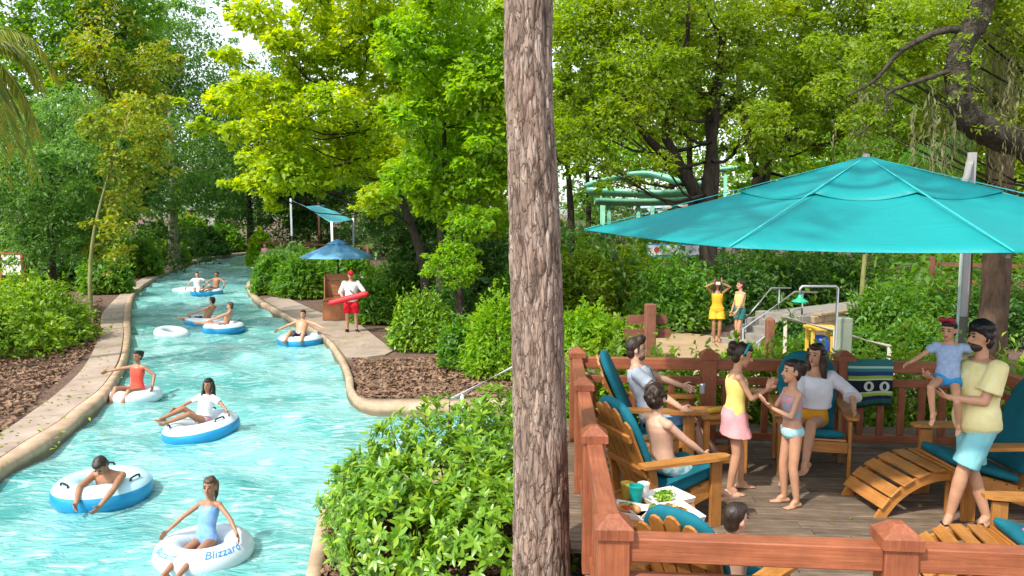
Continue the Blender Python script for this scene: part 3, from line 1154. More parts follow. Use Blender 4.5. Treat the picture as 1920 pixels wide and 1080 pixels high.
fo = link('limb_ferns', foliage_mesh('limb_ferns', [clump_leaves(rgf, tuple(q + Vector((rgf.normal() * .13, rgf.normal() * .12, rgf.normal() * .12))), (.10, .10, .08), 16, .07, .35) for q in lp], LM_['oak']), oak3)
fo['kind'] = 'stuff'

# pine behind the umbrella pole, thin stem, palm tuft
b = ground(1862, 560); b = Vector((9.6, 15.6, 0))
tr = empty('pine_tree', b, 0, 'brown pine trunk standing behind the umbrella pole', 'tree')
MB().tube(spline([(0, 0, 0), (.0, 0, 2), (-.05, 0, 5), (-.1, .1, 12)], 14), [.30 - .008 * i for i in range(14)], 12, wob=.18).build('trunk', bark_b, tr, True)
rg_ = np.random.default_rng(77)
link('crown', foliage_mesh('crown', [clump_leaves(rg_, (rg_.normal() * 1.2, rg_.normal() * 1.2, 10.5 + rg_.random() * 2.5), (.9, .9, .6), 260, .24, .16) for _ in range(12)], LM_['mid']), tr)
b = ground(1613, 592)
cl = px_clumps(b, [(1600, 300, 45), (1650, 330, 40), (1570, 350, 36), (1625, 270, 40), (1680, 310, 36)], b.y, .8, 15)
tree('young_tree', 'young tree with a yellow green stem rising under the umbrella edge', 'tree', b, [(0, 0, 0), (.05, 0, 1.6), (.1, 0, 3.2), (.1, 0, 4.6)], .10, cl, 2200, .14, 'mid', bark_g, 34, None)
b = at(1811, 470, 16); b.z = 0
palm('fan_palm', 'green palm fronds spreading above the umbrella canopy at right', b, 4.9, 12, 1.7, 'mid2' if 'mid2' in LM_ else 'mid', 9, .8, .05, .03, .46, arc=(1.6, 4.4))

# ---------------- woods further back, each tree its own
far = [
    (-36, 66, 13, 4.2, 'mid', 'tall far tree above the feathery tree at left'), (-29, 58, 12, 3.8, 'dark', 'dark far tree behind the rust leaved tree'),
    (-25, 78, 14, 4.5, 'blue', 'far blue green tree beyond the river bend'), (-17.5, 72, 10, 3.2, 'mid', 'far tree above the red and white hut'),
    (-12, 84, 12, 4.2, 'dark', 'far dark tree under the patch of white sky'), (-10, 62, 12.5, 3.6, 'limedeep', 'lime tinted tree behind the leaning lime tree'),
    (-5.5, 52, 14.5, 4.2, 'oak', 'olive tree behind the shade sail'), (-1.5, 40, 13.5, 3.8, 'limedeep', 'green tree behind the pine trunk'),
    (2.6, 36, 12.5, 3.6, 'limedeep', 'bright green tree right of the pine trunk'), (6, 63, 16, 4.6, 'mid', 'far tree behind the green slide at its left end'),
    (12, 60, 17, 5, 'limedeep', 'far bright tree behind the forked oak'), (19, 58, 17, 5, 'limedeep', 'far fresh green tree behind the slanting oak limbs'),
    (25, 52, 16, 4.8, 'limedeep', 'far bright green tree above the umbrella peak'), (31, 50, 16, 4.6, 'dark', 'far dark tree behind the brown pine trunk'),
    (16.5, 41, 14, 4.0, 'limedeep', 'yellow green tree glowing between the oaks'), (23.5, 37, 14, 4.0, 'oak', 'olive tree right of the umbrella peak'),
    (20, 27, 10.5, 3.0, 'oak', 'olive tree behind the mossy limb at the right edge'), (-40, 48, 12, 4, 'dark', 'dark tree behind the clipped hedge at the left edge'),
    (-22, 42, 8.5, 2.6, 'dark', 'low dark tree behind the slender yellowing tree'), (-30.5, 40, 10, 3.2, 'blue', 'blue green tree behind the feathery tree'),
    (9.2, 41, 14.5, 3.6, 'oak', 'olive tree directly left of the forked oak'), (-15, 58, 9, 2.8, 'dark', 'dark tree right of the pale oak trunk'),
    (35, 62, 17, 5, 'mid', 'farthest tree at the right edge'), (-6.5, 68, 13, 4, 'mid', 'far green tree above the small blue umbrella'),
]
for i, (x, y, h, rr_, pal, lab) in enumerate(far):
    hi = 2 < x < 13 and y < 47          # these carry their crowns high, clear of the slides
    cl = auto_clumps(100 + i, (0, 0, h * (.74 if hi else .56)), (rr_, rr_, h * (.27 if hi else .42)), 15, rr_ * .42)
    tree('woodland_tree', lab, 'tree', (x, y, 0), [(0, 0, 0), (.1, 0, h * .25), (-.1, .1, h * .5), (0, 0, h * .85)], h * .017, cl,
         int(10000 if y < 48 else 6600), .26 + y * .003, pal, bark_d, 200 + i, 'woodland trees in the background', aspect=.55, nseg=7, limb_n=4)
# the mass of woods behind everything
rgw = np.random.default_rng(5)
parts = []
for k in range(170):
    a = rgw.uniform(-.82, .82)
    d = rgw.uniform(88, 125)
    hmax = 9 if -.42 < a < -.22 else 15
    parts.append(clump_leaves(rgw, (math.sin(a) * d, math.cos(a) * d, rgw.uniform(.5, hmax)), (4.5, 4.5, 3.2), 170, .75, .6))
wd = link('distant_woods', foliage_mesh('distant_woods', parts, LM_['dark']))
tag(wd, 'distant mass of dark green woods behind the trees', kind='stuff')


def undergrowth(label, spots, pal, seed, hmax=3.2, size=.3):
    rg = np.random.default_rng(seed)
    parts = []
    for (x0, y0, x1, y1, k) in spots:
        for _ in range(k):
            t = rg.random()
            x, y = x0 + (x1 - x0) * t + rg.normal() * 1.2, y0 + (y1 - y0) * t + rg.normal() * 1.5
            h = hmax * rg.uniform(.45, 1.0)
            for z in np.arange(.2, h, .75):
                parts.append(clump_leaves(rg, (x + rg.normal() * .3, y + rg.normal() * .3, z), (1.15, 1.15, .6), 46, size, .5))
    o = link('undergrowth', foliage_mesh('undergrowth', parts, LM_[pal]))
    return tag(o, label, kind='stuff')


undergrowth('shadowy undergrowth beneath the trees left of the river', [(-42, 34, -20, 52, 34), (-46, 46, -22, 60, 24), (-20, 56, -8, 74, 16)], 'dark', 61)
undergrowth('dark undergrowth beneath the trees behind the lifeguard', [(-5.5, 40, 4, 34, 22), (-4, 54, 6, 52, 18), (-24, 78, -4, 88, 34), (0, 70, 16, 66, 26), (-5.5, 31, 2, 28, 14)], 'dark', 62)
undergrowth('dark undergrowth beneath the oaks behind the deck', [(3, 31, 16, 29, 26), (14, 29, 30, 26, 26), (4, 44, 32, 40, 30), (13, 24, 22, 20, 12)], 'mid', 63, 3.0)


# ---------------- shrubs
def shrub(name, label, base, domes, n, size, pal, seed, group=None, cat='shrub', aspect=.5, droop=.15, fold=.18, stems=5):
    """domes: (dx, dy, radius x, radius y, height)"""
    rg = np.random.default_rng(seed)
    t = empty(name, base, 0, label, cat, group)
    parts, mb = [], MB()
    W = sum(d[2] * d[3] + d[4] * (d[2] + d[3]) for d in domes)
    for dx, dy, rx, ry, h in domes:
        k = int(n * (rx * ry + h * (rx + ry)) / W)
        u = rg.normal(size=(k, 3))
        u[:, 2] = np.abs(u[:, 2]) * 1.1
        u /= np.linalg.norm(u, axis=1, keepdims=True)
        lump = 1 + np.array([.34 * mnoise.noise(Vector((q[0] * 2.3 + seed, q[1] * 2.3, q[2] * 2.3))) + .22 * mnoise.noise(Vector((q[0] * 6 + seed, q[1] * 6, q[2] * 6))) for q in u])
        r = (1 - rg.random(k) ** 1.6 * .42) * lump
        P = np.stack([dx + u[:, 0] * r * rx, dy + u[:, 1] * r * ry, .06 + u[:, 2] * r * h], 1)
        D = u * np.array([1, 1, .6]) + rg.normal(size=(k, 3)) * .6
        D[:, 2] -= droop
        N = u * .9 + np.array([[0, 0, .6]]) + rg.normal(size=(k, 3)) * .4
        L = size * (1 + rg.normal(size=k) * .38).clip(.4, 1.9)
        parts.append((P, D, N, L, L * aspect))
        for q in range(max(6, k // 110)):                     # shoots that outgrow the rest
            v = rg.normal(size=3)
            v[2] = abs(v[2]) * 1.6
            v /= np.linalg.norm(v)
            m_ = int(rg.integers(7, 13))
            f_ = np.linspace(.8, rg.uniform(1.05, 1.32), m_)[:, None]
            P2 = np.array([[dx, dy, .06]]) + v[None] * f_ * np.array([[rx, ry, h]]) + rg.normal(size=(m_, 3)) * size * .25
            parts.append((P2, v[None] + rg.normal(size=(m_, 3)) * .7, np.array([[0, 0, 1.0]]) + rg.normal(size=(m_, 3)) * .5, np.full(m_, size * 1.05), np.full(m_, size * aspect)))
        for q in range(stems):
            a = rg.uniform(0, 6.28)
            e = Vector((dx + math.cos(a) * rx * .6, dy + math.sin(a) * ry * .6, h * rg.uniform(.5, .85)))
            s_ = Vector((dx + rg.normal() * .06, dy + rg.normal() * .06, -.05))
            mb.tube(spline([s_, s_.lerp(e, .5) + Vector((0, 0, .1 * h)), e], 5), [.022, .018, .014, .01, .005], 5)
    link('foliage', foliage_mesh('foliage', parts, LM_[pal], fold), t)
    mb.build('stems', bark_d, t)
    return t


def shrub_px(name, label, px, py, w, h, pal, seed, n=2200, size=None, group=None, aspect=.5, deep=1.0, droop=.15):
    g = ground(px, py)
    s_ = g.y / FPX
    rx, hh = w * s_ / 2, h * s_
    g.y += rx * .6 * deep
    g.x *= (g.y / (g.y - rx * .6 * deep))
    domes = [(0, 0, rx * .8, rx * .8 * deep, hh * .95), (-rx * .45, rx * .1, rx * .6, rx * .6 * deep, hh * .8), (rx * .45, -rx * .1, rx * .6, rx * .6 * deep, hh * .78)]
    return shrub(name, label, g, domes, n, size or max(.07, .006 * g.y), pal, seed, group, 'shrub', aspect, droop)


hd = [(0, 0, 1.6, 1.6, 1.45), (-2.2, .3, 2.0, 1.8, 1.55), (-1.0, 1.9, 2.0, 1.7, 1.66), (-4.4, .6, 2.0, 2.0, 1.6), (.1, 1.9, 1.2, 1.4, 1.4), (-3.3, 2.6, 2.2, 1.8, 1.7)]
shrub('clipped_hedge', 'rounded bright yellow green clipped hedge beside the left path', (-12.75, 19.3, 0), hd, 42000, .115, 'hedge', 41, None, 'hedge', .55)
LG = 'shrubs along the left path'
for i, (px, py, w, h, pal, lab) in enumerate([
    (200, 552, 110, 85, 'mid', 'shrub just behind the clipped hedge beside the left path'),
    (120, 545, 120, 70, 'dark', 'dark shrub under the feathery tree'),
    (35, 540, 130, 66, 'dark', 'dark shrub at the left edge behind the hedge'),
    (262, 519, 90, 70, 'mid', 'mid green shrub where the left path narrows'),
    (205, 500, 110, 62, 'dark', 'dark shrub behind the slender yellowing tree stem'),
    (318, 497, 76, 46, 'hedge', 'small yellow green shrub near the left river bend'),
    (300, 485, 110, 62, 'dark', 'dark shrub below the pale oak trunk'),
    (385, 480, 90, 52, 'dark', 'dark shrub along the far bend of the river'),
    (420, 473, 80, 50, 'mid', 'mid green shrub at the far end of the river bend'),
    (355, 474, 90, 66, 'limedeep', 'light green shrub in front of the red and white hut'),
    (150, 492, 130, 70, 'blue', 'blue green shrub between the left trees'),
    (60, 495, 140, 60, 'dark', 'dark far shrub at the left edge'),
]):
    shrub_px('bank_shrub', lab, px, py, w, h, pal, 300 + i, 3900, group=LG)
RG_ = 'shrubs on the lifeguard bank'
for i, (px, py, w, h, pal, lab) in enumerate([
    (508, 553, 74, 66, 'mid', 'shrub at the tip of the lifeguard bank beside the water'),
    (492, 500, 56, 62, 'limedeep', 'broad leaved shrub at the far tip of the lifeguard bank'),
    (572, 560, 120, 82, 'mid', 'shrub left of the wooden lifeguard stand'),
    (548, 528, 150, 62, 'blue', 'shrub behind the small blue umbrella to its left'),
    (650, 548, 120, 72, 'mid', 'shrub behind the small blue umbrella to its right'),
    (705, 610, 100, 92, 'mid', 'shrub at the right shoulder of the lifeguard'),
    (760, 585, 130, 100, 'mid', 'shrub below the dark tree behind the lifeguard'),
    (790, 662, 130, 112, 'shrub', 'loose light green shrub at the end of the concrete pad'),
    (850, 640, 130, 110, 'dark', 'dark shrub under the little round tree'),
    (868, 698, 100, 100, 'mid', 'rounded shrub at the back of the mulch bed'),
    (928, 716, 124, 165, 'limedeep', 'tall green shrub just left of the pine trunk'),
    (965, 640, 130, 130, 'mid', 'shrub half hidden behind the pine trunk'),
    (900, 590, 150, 100, 'dark', 'dark shrub behind the little round tree'),
]):
    shrub_px('bank_shrub', lab, px, py, w, h, pal, 330 + i, 4600, group=RG_, aspect=.45)
DG = 'shrubs behind the deck'
for i, (px, py, w, h, pal, lab, asp) in enumerate([
    (1105, 668, 140, 92, 'limedeep', 'bright green shrub between the pine trunk and the sign post', .5),
    (1090, 600, 130, 140, 'oak', 'tall olive shrub right of the pine trunk', .5),
    (1175, 590, 150, 130, 'oak', 'olive shrub under the left tip of the umbrella', .5),
    (1265, 625, 170, 150, 'mid', 'big leaved shrub left of the two women', .4),
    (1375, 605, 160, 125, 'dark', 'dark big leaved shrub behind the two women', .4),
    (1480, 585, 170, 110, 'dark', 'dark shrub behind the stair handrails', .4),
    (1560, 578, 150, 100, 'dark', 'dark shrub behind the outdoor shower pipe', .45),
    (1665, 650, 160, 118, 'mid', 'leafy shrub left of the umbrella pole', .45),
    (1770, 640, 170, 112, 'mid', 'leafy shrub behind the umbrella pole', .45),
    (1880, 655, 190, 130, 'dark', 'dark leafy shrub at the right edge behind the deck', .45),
    (1480, 665, 90, 60, 'dark', 'low dark shrub beside the stone steps', .5),
    (1600, 690, 120, 72, 'mid', 'leafy low shrub right of the grey utility box', .5),
    (1500, 700, 110, 62, 'mid', 'low green shrub in front of the yellow stand', .5),
    (1180, 668, 90, 56, 'shrub', 'low light green shrub left of the direction sign', .5),
    (1400, 700, 90, 44, 'limedeep', 'low light green shrub in front of the bollard', .5),
    (1290, 610, 150, 60, 'dark', 'dark low shrub right of the direction sign', .5),
    (1720, 700, 150, 95, 'mid', 'leafy low shrub behind the striped towel', .5),
]):
    shrub_px('garden_shrub', lab, px, py, w, h, pal, 360 + i, 4800, group=DG, aspect=asp, size=.17 if 'big leaved' in lab else None)
# hedge right behind the railing
hd = [(x, .04 * math.sin(x * 5), .5, .42, .86 + .10 * math.sin(x * 3.1)) for x in np.arange(0, 6.6, .52)]
hd = [(x, y - x * .065, a, b_, h + .72) for x, y, a, b_, h in hd]
shrub('leafy_hedge', 'bright leafy hedge growing right behind the back railing', (0.9, 10.35, 0), hd, 24000, .10, 'hedge', 42, None, 'hedge', .5, stems=2)

# --- foreground shrub with large glossy leaves
rg = np.random.default_rng(17)
fs_ = empty('large_leaf_shrub', (-0.8, 8.4, 0), 0, 'large glossy leaved shrub in front of the pine trunk', 'shrub')
lm = LM_['shrub']


def big_leaf(seed, prof=((0, .02), (.12, .16), (.35, .30), (.6, .29), (.85, .13), (1, 0.0))):
    r_ = random.Random(seed)
    vs, f = [], []
    cv = r_.uniform(.05, .22)
    for t_, w in prof:
        z = -cv * t_ * t_
        vs += [(-w * .5, t_, z + .10 * w), (0, t_, z), (w * .5, t_, z + .10 * w)]
    for i in range(len(prof) - 1):
        o = i * 3
        f += [(o, o + 1, o + 4, o + 3), (o + 1, o + 2, o + 5, o + 4)]
    return np_mesh('leaf', vs, f, [lm], True)


lms = [big_leaf(s_) for s_ in range(4)]
domes = [(0, .1, 1.15, 1.35, 1.36), (.65, .5, .95, 1.2, 1.42), (.55, -1.3, .85, .85, 1.02), (-.35, -.7, .75, .95, .95), (-.75, -.1, .6, .8, .92), (.85, -.6, .6, .8, 1.2)]
tips = []
for dx, dy, rx, ry, h in domes:
    for k in range(int(360 * rx * ry) + 100):
        u = rg.normal(size=3)
        u[2] = abs(u[2]) * 1.2
        u /= np.linalg.norm(u)
        s_ = rg.uniform(.62, 1.04)
        p = Vector((dx + u[0] * rx * s_, dy + u[1] * ry * s_, .05 + u[2] * h * s_))
        inside = any(((p.x - a) / c / .8) ** 2 + ((p.y - b_) / d / .8) ** 2 + (p.z / e_ / .8) ** 2 < .6 for a, b_, c, d, e_ in domes)
        if not inside:
            tips.append((p, Vector(u)))
rg.shuffle(tips)
sel, rest = [], []
for p, u in tips:
    p, u = Vector(p), Vector(u)
    nl = rg.integers(6, 10)
    a, b_ = frame(u)
    for k in range(nl):
        an = 2 * math.pi * (k + rg.random() * .5) / nl
        out = (a * math.cos(an) + b_ * math.sin(an))
        d = (out * 1.0 + u * rg.uniform(.25, .9) + Vector((0, 0, rg.uniform(-.25, .2)))).normalized()
        n_ = (u + Vector((0, 0, .5)) - out * .3).normalized()
        L = rg.uniform(.075, .135)
        rest.append((p - u * rg.uniform(0, .09), d, n_, L))
# the 300 leaves that turn most of their face to the open side are leaves of their own
camv = Vector((.1, -.9, .42))
order = sorted(range(len(rest)), key=lambda i: -(rest[i][3] * abs(rest[i][2].dot(camv)) + (rest[i][0].dot(camv)) * .06))
own = set(order[:300])
mb_v, mb_f = [], []
lsm = [big_leaf(s_, ((0, .03), (.34, .30), (.72, .24), (1, 0.0))) for s_ in range(4)]
base_co = [np.array([v.co[:] for v in m_.vertices]) for m_ in lsm]
base_f = np.array([p_.vertices[:] for p_ in lsm[0].polygons])
for i, (p, d, n_, L) in enumerate(rest):
    x = d.cross(n_).normalized()
    z = x.cross(d).normalized()
    M = Matrix((x, d, z)).transposed()
    k = i % 4
    if i in own:
        o = link('leaf', lms[k], fs_)
        o.matrix_local = Matrix.Translation(p) @ M.to_4x4() @ Matrix.Diagonal((L * 1.15, L, L, 1))
    else:
        mm = np.array(M)
        mb_f.append(base_f + len(mb_v) * 12)
        mb_v.append((base_co[k] * np.array([1.15, 1, 1]) * L) @ mm.T + np.array(p))
o = link('foliage', np_mesh('foliage', np.concatenate(mb_v), np.concatenate(mb_f), [lm], True), fs_)
o['kind'] = 'stuff'
mb = MB()
for k in range(150):
    p, u = tips[k]
    p = Vector(p)
    s_ = Vector((p.x * .35 + rg.normal() * .15, p.y * .35 + rg.normal() * .2, -.05))
    mb.tube(spline([s_, s_.lerp(p, .55) + Vector((0, 0, .12)), p], 6), [.014, .012, .01, .008, .006, .004], 5)
mb.build('stems', mat('green_brown_stem', (.10, .075, .03), .8), fs_)

# --- loose bark chips on the near beds
chip = mat('bark_chip', (0.10, 0.052, 0.03), 0.95, var=.5, scale=3, col2=(.33, .21, .13))
rgc = np.random.default_rng(8)


def chips(label, quad, n, size):
    g = [ground(x, y) for x, y in quad]
    u, v = rgc.random(n), rgc.random(n)
    P = np.array([list(g[0] * (1 - a) * (1 - b_) + g[1] * a * (1 - b_) + g[2] * a * b_ + g[3] * (1 - a) * b_) for a, b_ in zip(u, v)])
    k = ~in_river(P[:, 0], P[:, 1])
    P = P[k]
    P[:, 2] = -.01 + rgc.random(len(P)) * .03
    D = rgc.normal(size=P.shape) * np.array([1, 1, .3])
    N = np.array([[0, 0, 1.0]]) + rgc.normal(size=P.shape) * .5
    L = size * (.5 + rgc.random(len(P)))
    V, F = leaf_verts(P, D, N, L, L * .5, .1)
    o = link('bark_mulch', np_mesh('bark_mulch', V, F, [chip]))
    tag(o, label, kind='stuff')


chips('loose bark chips on the bed beside the lifeguard pad', [(660, 672), (960, 672), (960, 746), (672, 746)], 5200, .10)
chips('loose bark chips between the hedge and the left path', [(-40, 690), (190, 560), (186, 640), (-40, 850)], 5200, .11)
chips('loose bark chips under the large leaved shrub', [(625, 985), (960, 960), (960, 1080), (600, 1080)], 2600, .07)

def litter(label, pts, n, z, size):
    P = np.array([[x, y, z] for x, y in pts])
    k = rgc.integers(0, len(P), n)
    C = P[k] + rgc.normal(size=(n, 3)) * np.array([.5, .5, .002])
    V, F = leaf_verts(C, rgc.normal(size=(n, 3)) * np.array([1, 1, .15]), np.array([[0, 0, 1.0]]) + rgc.normal(size=(n, 3)) * .25, size * (.6 + rgc.random(n) * .8), size * .5 * np.ones(n), .12)
    tag(link('fallen_leaves', np_mesh('fallen_leaves', V, F, [LM_['yellow']])), label, kind='stuff')


litter('fallen leaves scattered on the left path', [tuple((PO[i] * .6 + LO[i] * .4)[:2]) for i in range(20, 110, 2)], 260, .018, .09)
litter('fallen leaves scattered on the deck boards', [(x, y) for x in np.arange(1.3, 4.8, .5) for y in np.arange(4.8, 8.6, .5)], 46, DECK + .006, .05)
litter('fallen leaves on the concrete pad beside the lifeguard', [(ground(x, y).x, ground(x, y).y) for x, y in ((560, 580), (600, 610), (640, 640), (690, 650), (680, 630))], 70, .012, .08)

# ---------------- the big pine in the foreground
pt = empty('pine_tree', (0.235, 5.9, 0), 0, 'tall pine with grey brown plated bark in the middle foreground', 'tree')
pb0 = at(1017, 1080, 5.9) - Vector((0.235, 5.9, 0))
pts = [Vector((pb0.x + .02, 0, -.3)), Vector((pb0.x, 0, pb0.z)), at(1010, 700, 5.9) - Vector((.235, 5.9, 0)), at(1000, 350, 5.9) - Vector((.235, 5.9, 0)), at(990, 0, 5.9) - Vector((.235, 5.9, 0))]
pts.append(pts[-1] + (pts[-1] - pts[-2]) * 2.2 + Vector((.2, 0, 0)))
LENP = [0.0]
full = spline(pts, 400)
tp = [p for p in full if p.z < .5][::6]
zz = .5
while zz < 5.6:
    k = max(1, next(i for i, p in enumerate(full) if p.z > zz))
    f = (zz - full[k - 1].z) / (full[k].z - full[k - 1].z)
    tp.append(full[k - 1].lerp(full[k], f))
    zz += .02
tp += [p for p in full if p.z > 5.6][::6]
NR = 130
vs, fur = [], []
for i, p in enumerate(tp):
    z = p.z
    r = .218 - .010 * max(0, z) + (.07 * math.exp(-(z + .3) * 1.6))
    for k in range(NR):
        a = 2 * math.pi * k / NR
        # bark: tall scaly plates split by crooked furrows
        q = Vector((math.cos(a) * 3.0, math.sin(a) * 3.0, z * 2.1))
        q += Vector((mnoise.noise(q * .9), mnoise.noise(q * .9 + Vector((9, 3, 1))), mnoise.noise(q * .7 + Vector((2, 7, 5))) * 1.6)) * .62
        dd = mnoise.voronoi(q)[0]
        g = min(1, max(0, (dd[1] - dd[0]) * 4.2 + .22 * mnoise.noise(Vector((q.x * 3, q.y * 3, q.z * 1.2)))))
        fine = mnoise.noise(Vector((math.cos(a) * 14, math.sin(a) * 14, z * 11)))
        big = mnoise.noise(Vector((math.cos(a) * 1.5, math.sin(a) * 1.5, z * .8)))
        rr_ = r + .013 * (g - .6) + .006 * fine + .010 * big
        fur.append(g)
        vs.append((p.x + math.cos(a) * rr_, p.y + math.sin(a) * rr_, z))
nrow_ = len(tp) - 1
idx = (np.arange(nrow_)[:, None] * NR + np.arange(NR)[None]).ravel()
nxt = (np.arange(nrow_)[:, None] * NR + ((np.arange(NR) + 1) % NR)[None]).ravel()
F = np.stack([idx, nxt, nxt + NR, idx + NR], 1)


def pine_bark():
    m = bpy.data.materials.new('pine_bark')
    nt, p = nodes(m)
    tc = nt.nodes.new('ShaderNodeTexCoord')
    mp = nt.nodes.new('ShaderNodeMapping')
    mp.inputs['Scale'].default_value = (1, 1, .24)
    nt.links.new(tc.outputs['Object'], mp.inputs[0])
    n1 = nt.nodes.new('ShaderNodeTexNoise')
    n1.inputs['Scale'].default_value = 14
    n1.inputs['Detail'].default_value = 9
    n1.inputs['Roughness'].default_value = .72
    nt.links.new(mp.outputs[0], n1.inputs[0])
    rp = nt.nodes.new('ShaderNodeValToRGB')
    e = rp.color_ramp.elements
    e[0].position, e[0].color = .30, (.10, .064, .045, 1)
    e[1].position, e[1].color = .66, (.44, .355, .295, 1)
    k = e.new(.45)
    k.color = (.21, .142, .105, 1)
    k = e.new(.56)
    k.color = (.31, .228, .178, 1)
    nt.links.new(n1.outputs[0], rp.inputs[0])
    at_ = nt.nodes.new('ShaderNodeAttribute')
    at_.attribute_name = 'furrow'
    rf = nt.nodes.new('ShaderNodeValToRGB')
    rf.color_ramp.elements[0].position = .05
    rf.color_ramp.elements[1].position = .35
    nt.links.new(at_.outputs['Fac'], rf.inputs[0])
    mx = nt.nodes.new('ShaderNodeMixRGB')
    mx.inputs[1].default_value = (.05, .028, .019, 1)
    nt.links.new(rf.outputs[0], mx.inputs[0])
    nt.links.new(rp.outputs[0], mx.inputs[2])
    nd = nt.nodes.new('ShaderNodeTexNoise')
    nd.inputs['Scale'].default_value = 7
    nd.inputs['Detail'].default_value = 5
    nt.links.new(mp.outputs[0], nd.inputs[0])
    va = nt.nodes.new('ShaderNodeMixRGB')
    va.blend_type = 'ADD'
    va.inputs[0].default_value = .17
    nt.links.new(mp.outputs[0], va.inputs[1])
    nt.links.new(nd.outputs['Color'], va.inputs[2])
    vo = nt.nodes.new('ShaderNodeTexVoronoi')
    vo.feature = 'DISTANCE_TO_EDGE'
    vo.inputs['Scale'].default_value = 25
    nt.links.new(va.outputs[0], vo.inputs[0])
    rv = nt.nodes.new('ShaderNodeValToRGB')
    rv.color_ramp.elements[0].position = .0
    rv.color_ramp.elements[1].position = .075
    nt.links.new(vo.outputs['Distance'], rv.inputs[0])
    vc = nt.nodes.new('ShaderNodeTexVoronoi')
    vc.inputs['Scale'].default_value = 25
    nt.links.new(va.outputs[0], vc.inputs[0])
    hv = nt.nodes.new('ShaderNodeSeparateXYZ')
    nt.links.new(vc.outputs['Color'], hv.inputs[0])
    mr = nt.nodes.new('ShaderNodeMapRange')
    mr.inputs['To Min'].default_value = .72
    mr.inputs['To Max'].default_value = 1.25
    nt.links.new(hv.outputs[0], mr.inputs['Value'])
    mk = nt.nodes.new('ShaderNodeMixRGB')
    mk.blend_type = 'MULTIPLY'
    mk.inputs[0].default_value = 1
    nt.links.new(mx.outputs[0], mk.inputs[1])
    nt.links.new(mr.outputs[0], mk.inputs[2])
    mc = nt.nodes.new('ShaderNodeMixRGB')
    mc.inputs[1].default_value = (.15, .10, .075, 1)
    nt.links.new(rv.outputs[0], mc.inputs[0])
    nt.links.new(mk.outputs[0], mc.inputs[2])
    nt.links.new(mc.outputs[0], p.inputs['Base Color'])
    b2 = nt.nodes.new('ShaderNodeBump')
    b2.inputs['Strength'].default_value = .6
    b2.inputs['Distance'].default_value = .02
    nt.links.new(rv.outputs[0], b2.inputs['Height'])
    p.inputs['Roughness'].default_value = .9
    n2 = nt.nodes.new('ShaderNodeTexNoise')
    n2.inputs['Scale'].default_value = 30
    n2.inputs['Detail'].default_value = 8
    nt.links.new(mp.outputs[0], n2.inputs[0])
    bp = nt.nodes.new('ShaderNodeBump')
    bp.inputs['Strength'].default_value = .9
    bp.inputs['Distance'].default_value = .02
    nt.links.new(n2.outputs[0], bp.inputs['Height'])
    nt.links.new(b2.outputs[0], bp.inputs['Normal'])
    nt.links.new(bp.outputs[0], p.inputs['Normal'])
    return m


tme = np_mesh('trunk', vs, F, [pine_bark()], True)
fa = tme.attributes.new('furrow', 'FLOAT', 'POINT')
fa.data.foreach_set('value', np.array(fur, dtype=np.float32))
link('trunk', tme, pt)
top = tp[-1]
rg_ = np.random.default_rng(78)
cr = []
mb = MB()
for k in range(16):
    c = Vector((top.x + rg_.normal() * 1.3, top.y + rg_.normal() * 1.3, top.z - rg_.random() * 2.0 + .6))
    cr.append(clump_leaves(rg_, c, (.75, .75, .5), 190, .3, .10))
    mb.tube(spline([tp[-1 - int(rg_.integers(2, 8))], c - Vector((0, 0, .3)), c], 5), [.07, .06, .045, .03, .02], 6)
mb.build('limb', bark_b, pt, True)
link('crown', foliage_mesh('crown', cr, LM_['mid']), pt)

# ================================================================ deck furniture
stain = wood_mat('redwood_stain', (0.245, 0.070, 0.029), (0.37, 0.122, 0.053), 0.5, axis=1, bump=0.3, island=0.1, spec=0.45)
stain_x = wood_mat('redwood_stain_cross', (0.245, 0.070, 0.029), (0.37, 0.122, 0.053), 0.5, axis=0, bump=0.3, island=0.1, spec=0.45)
stain_z = wood_mat('redwood_stain_upright', (0.23, 0.065, 0.027), (0.345, 0.112, 0.049), 0.5, axis=2, bump=0.3, island=0.1, spec=0.45)
RAILTOP = DECK + 1.0
POST = 0.165


def post_mesh():
    mb = MB()
    mb.box((0, 0, .50), (POST, POST, 1.0), None, 0, .006)
    return mb.mesh('post', stain_z)


def cap_mesh():
    mb = MB()
    h = POST / 2 + .016
    k = .055
    vs = [(-h, -h, 1.0), (h, -h, 1.0), (h, h, 1.0), (-h, h, 1.0), (-h, -h, 1.055), (h, -h, 1.055), (h, h, 1.055), (-h, h, 1.055),
          (-k * .5, -k * .5, 1.115), (k * .5, -k * .5, 1.115), (k * .5, k * .5, 1.115), (-k * .5, k * .5, 1.115)]
    fs = [(3, 2, 1, 0), (0, 1, 5, 4), (1, 2, 6, 5), (2, 3, 7, 6), (3, 0, 4, 7), (4, 5, 9, 8), (5, 6, 10, 9), (6, 7, 11, 10), (7, 4, 8, 11), (8, 9, 10, 11)]
    mb.add(vs, fs)
    return mb.mesh('post_cap', stain_z)


PM, CM = post_mesh(), cap_mesh()


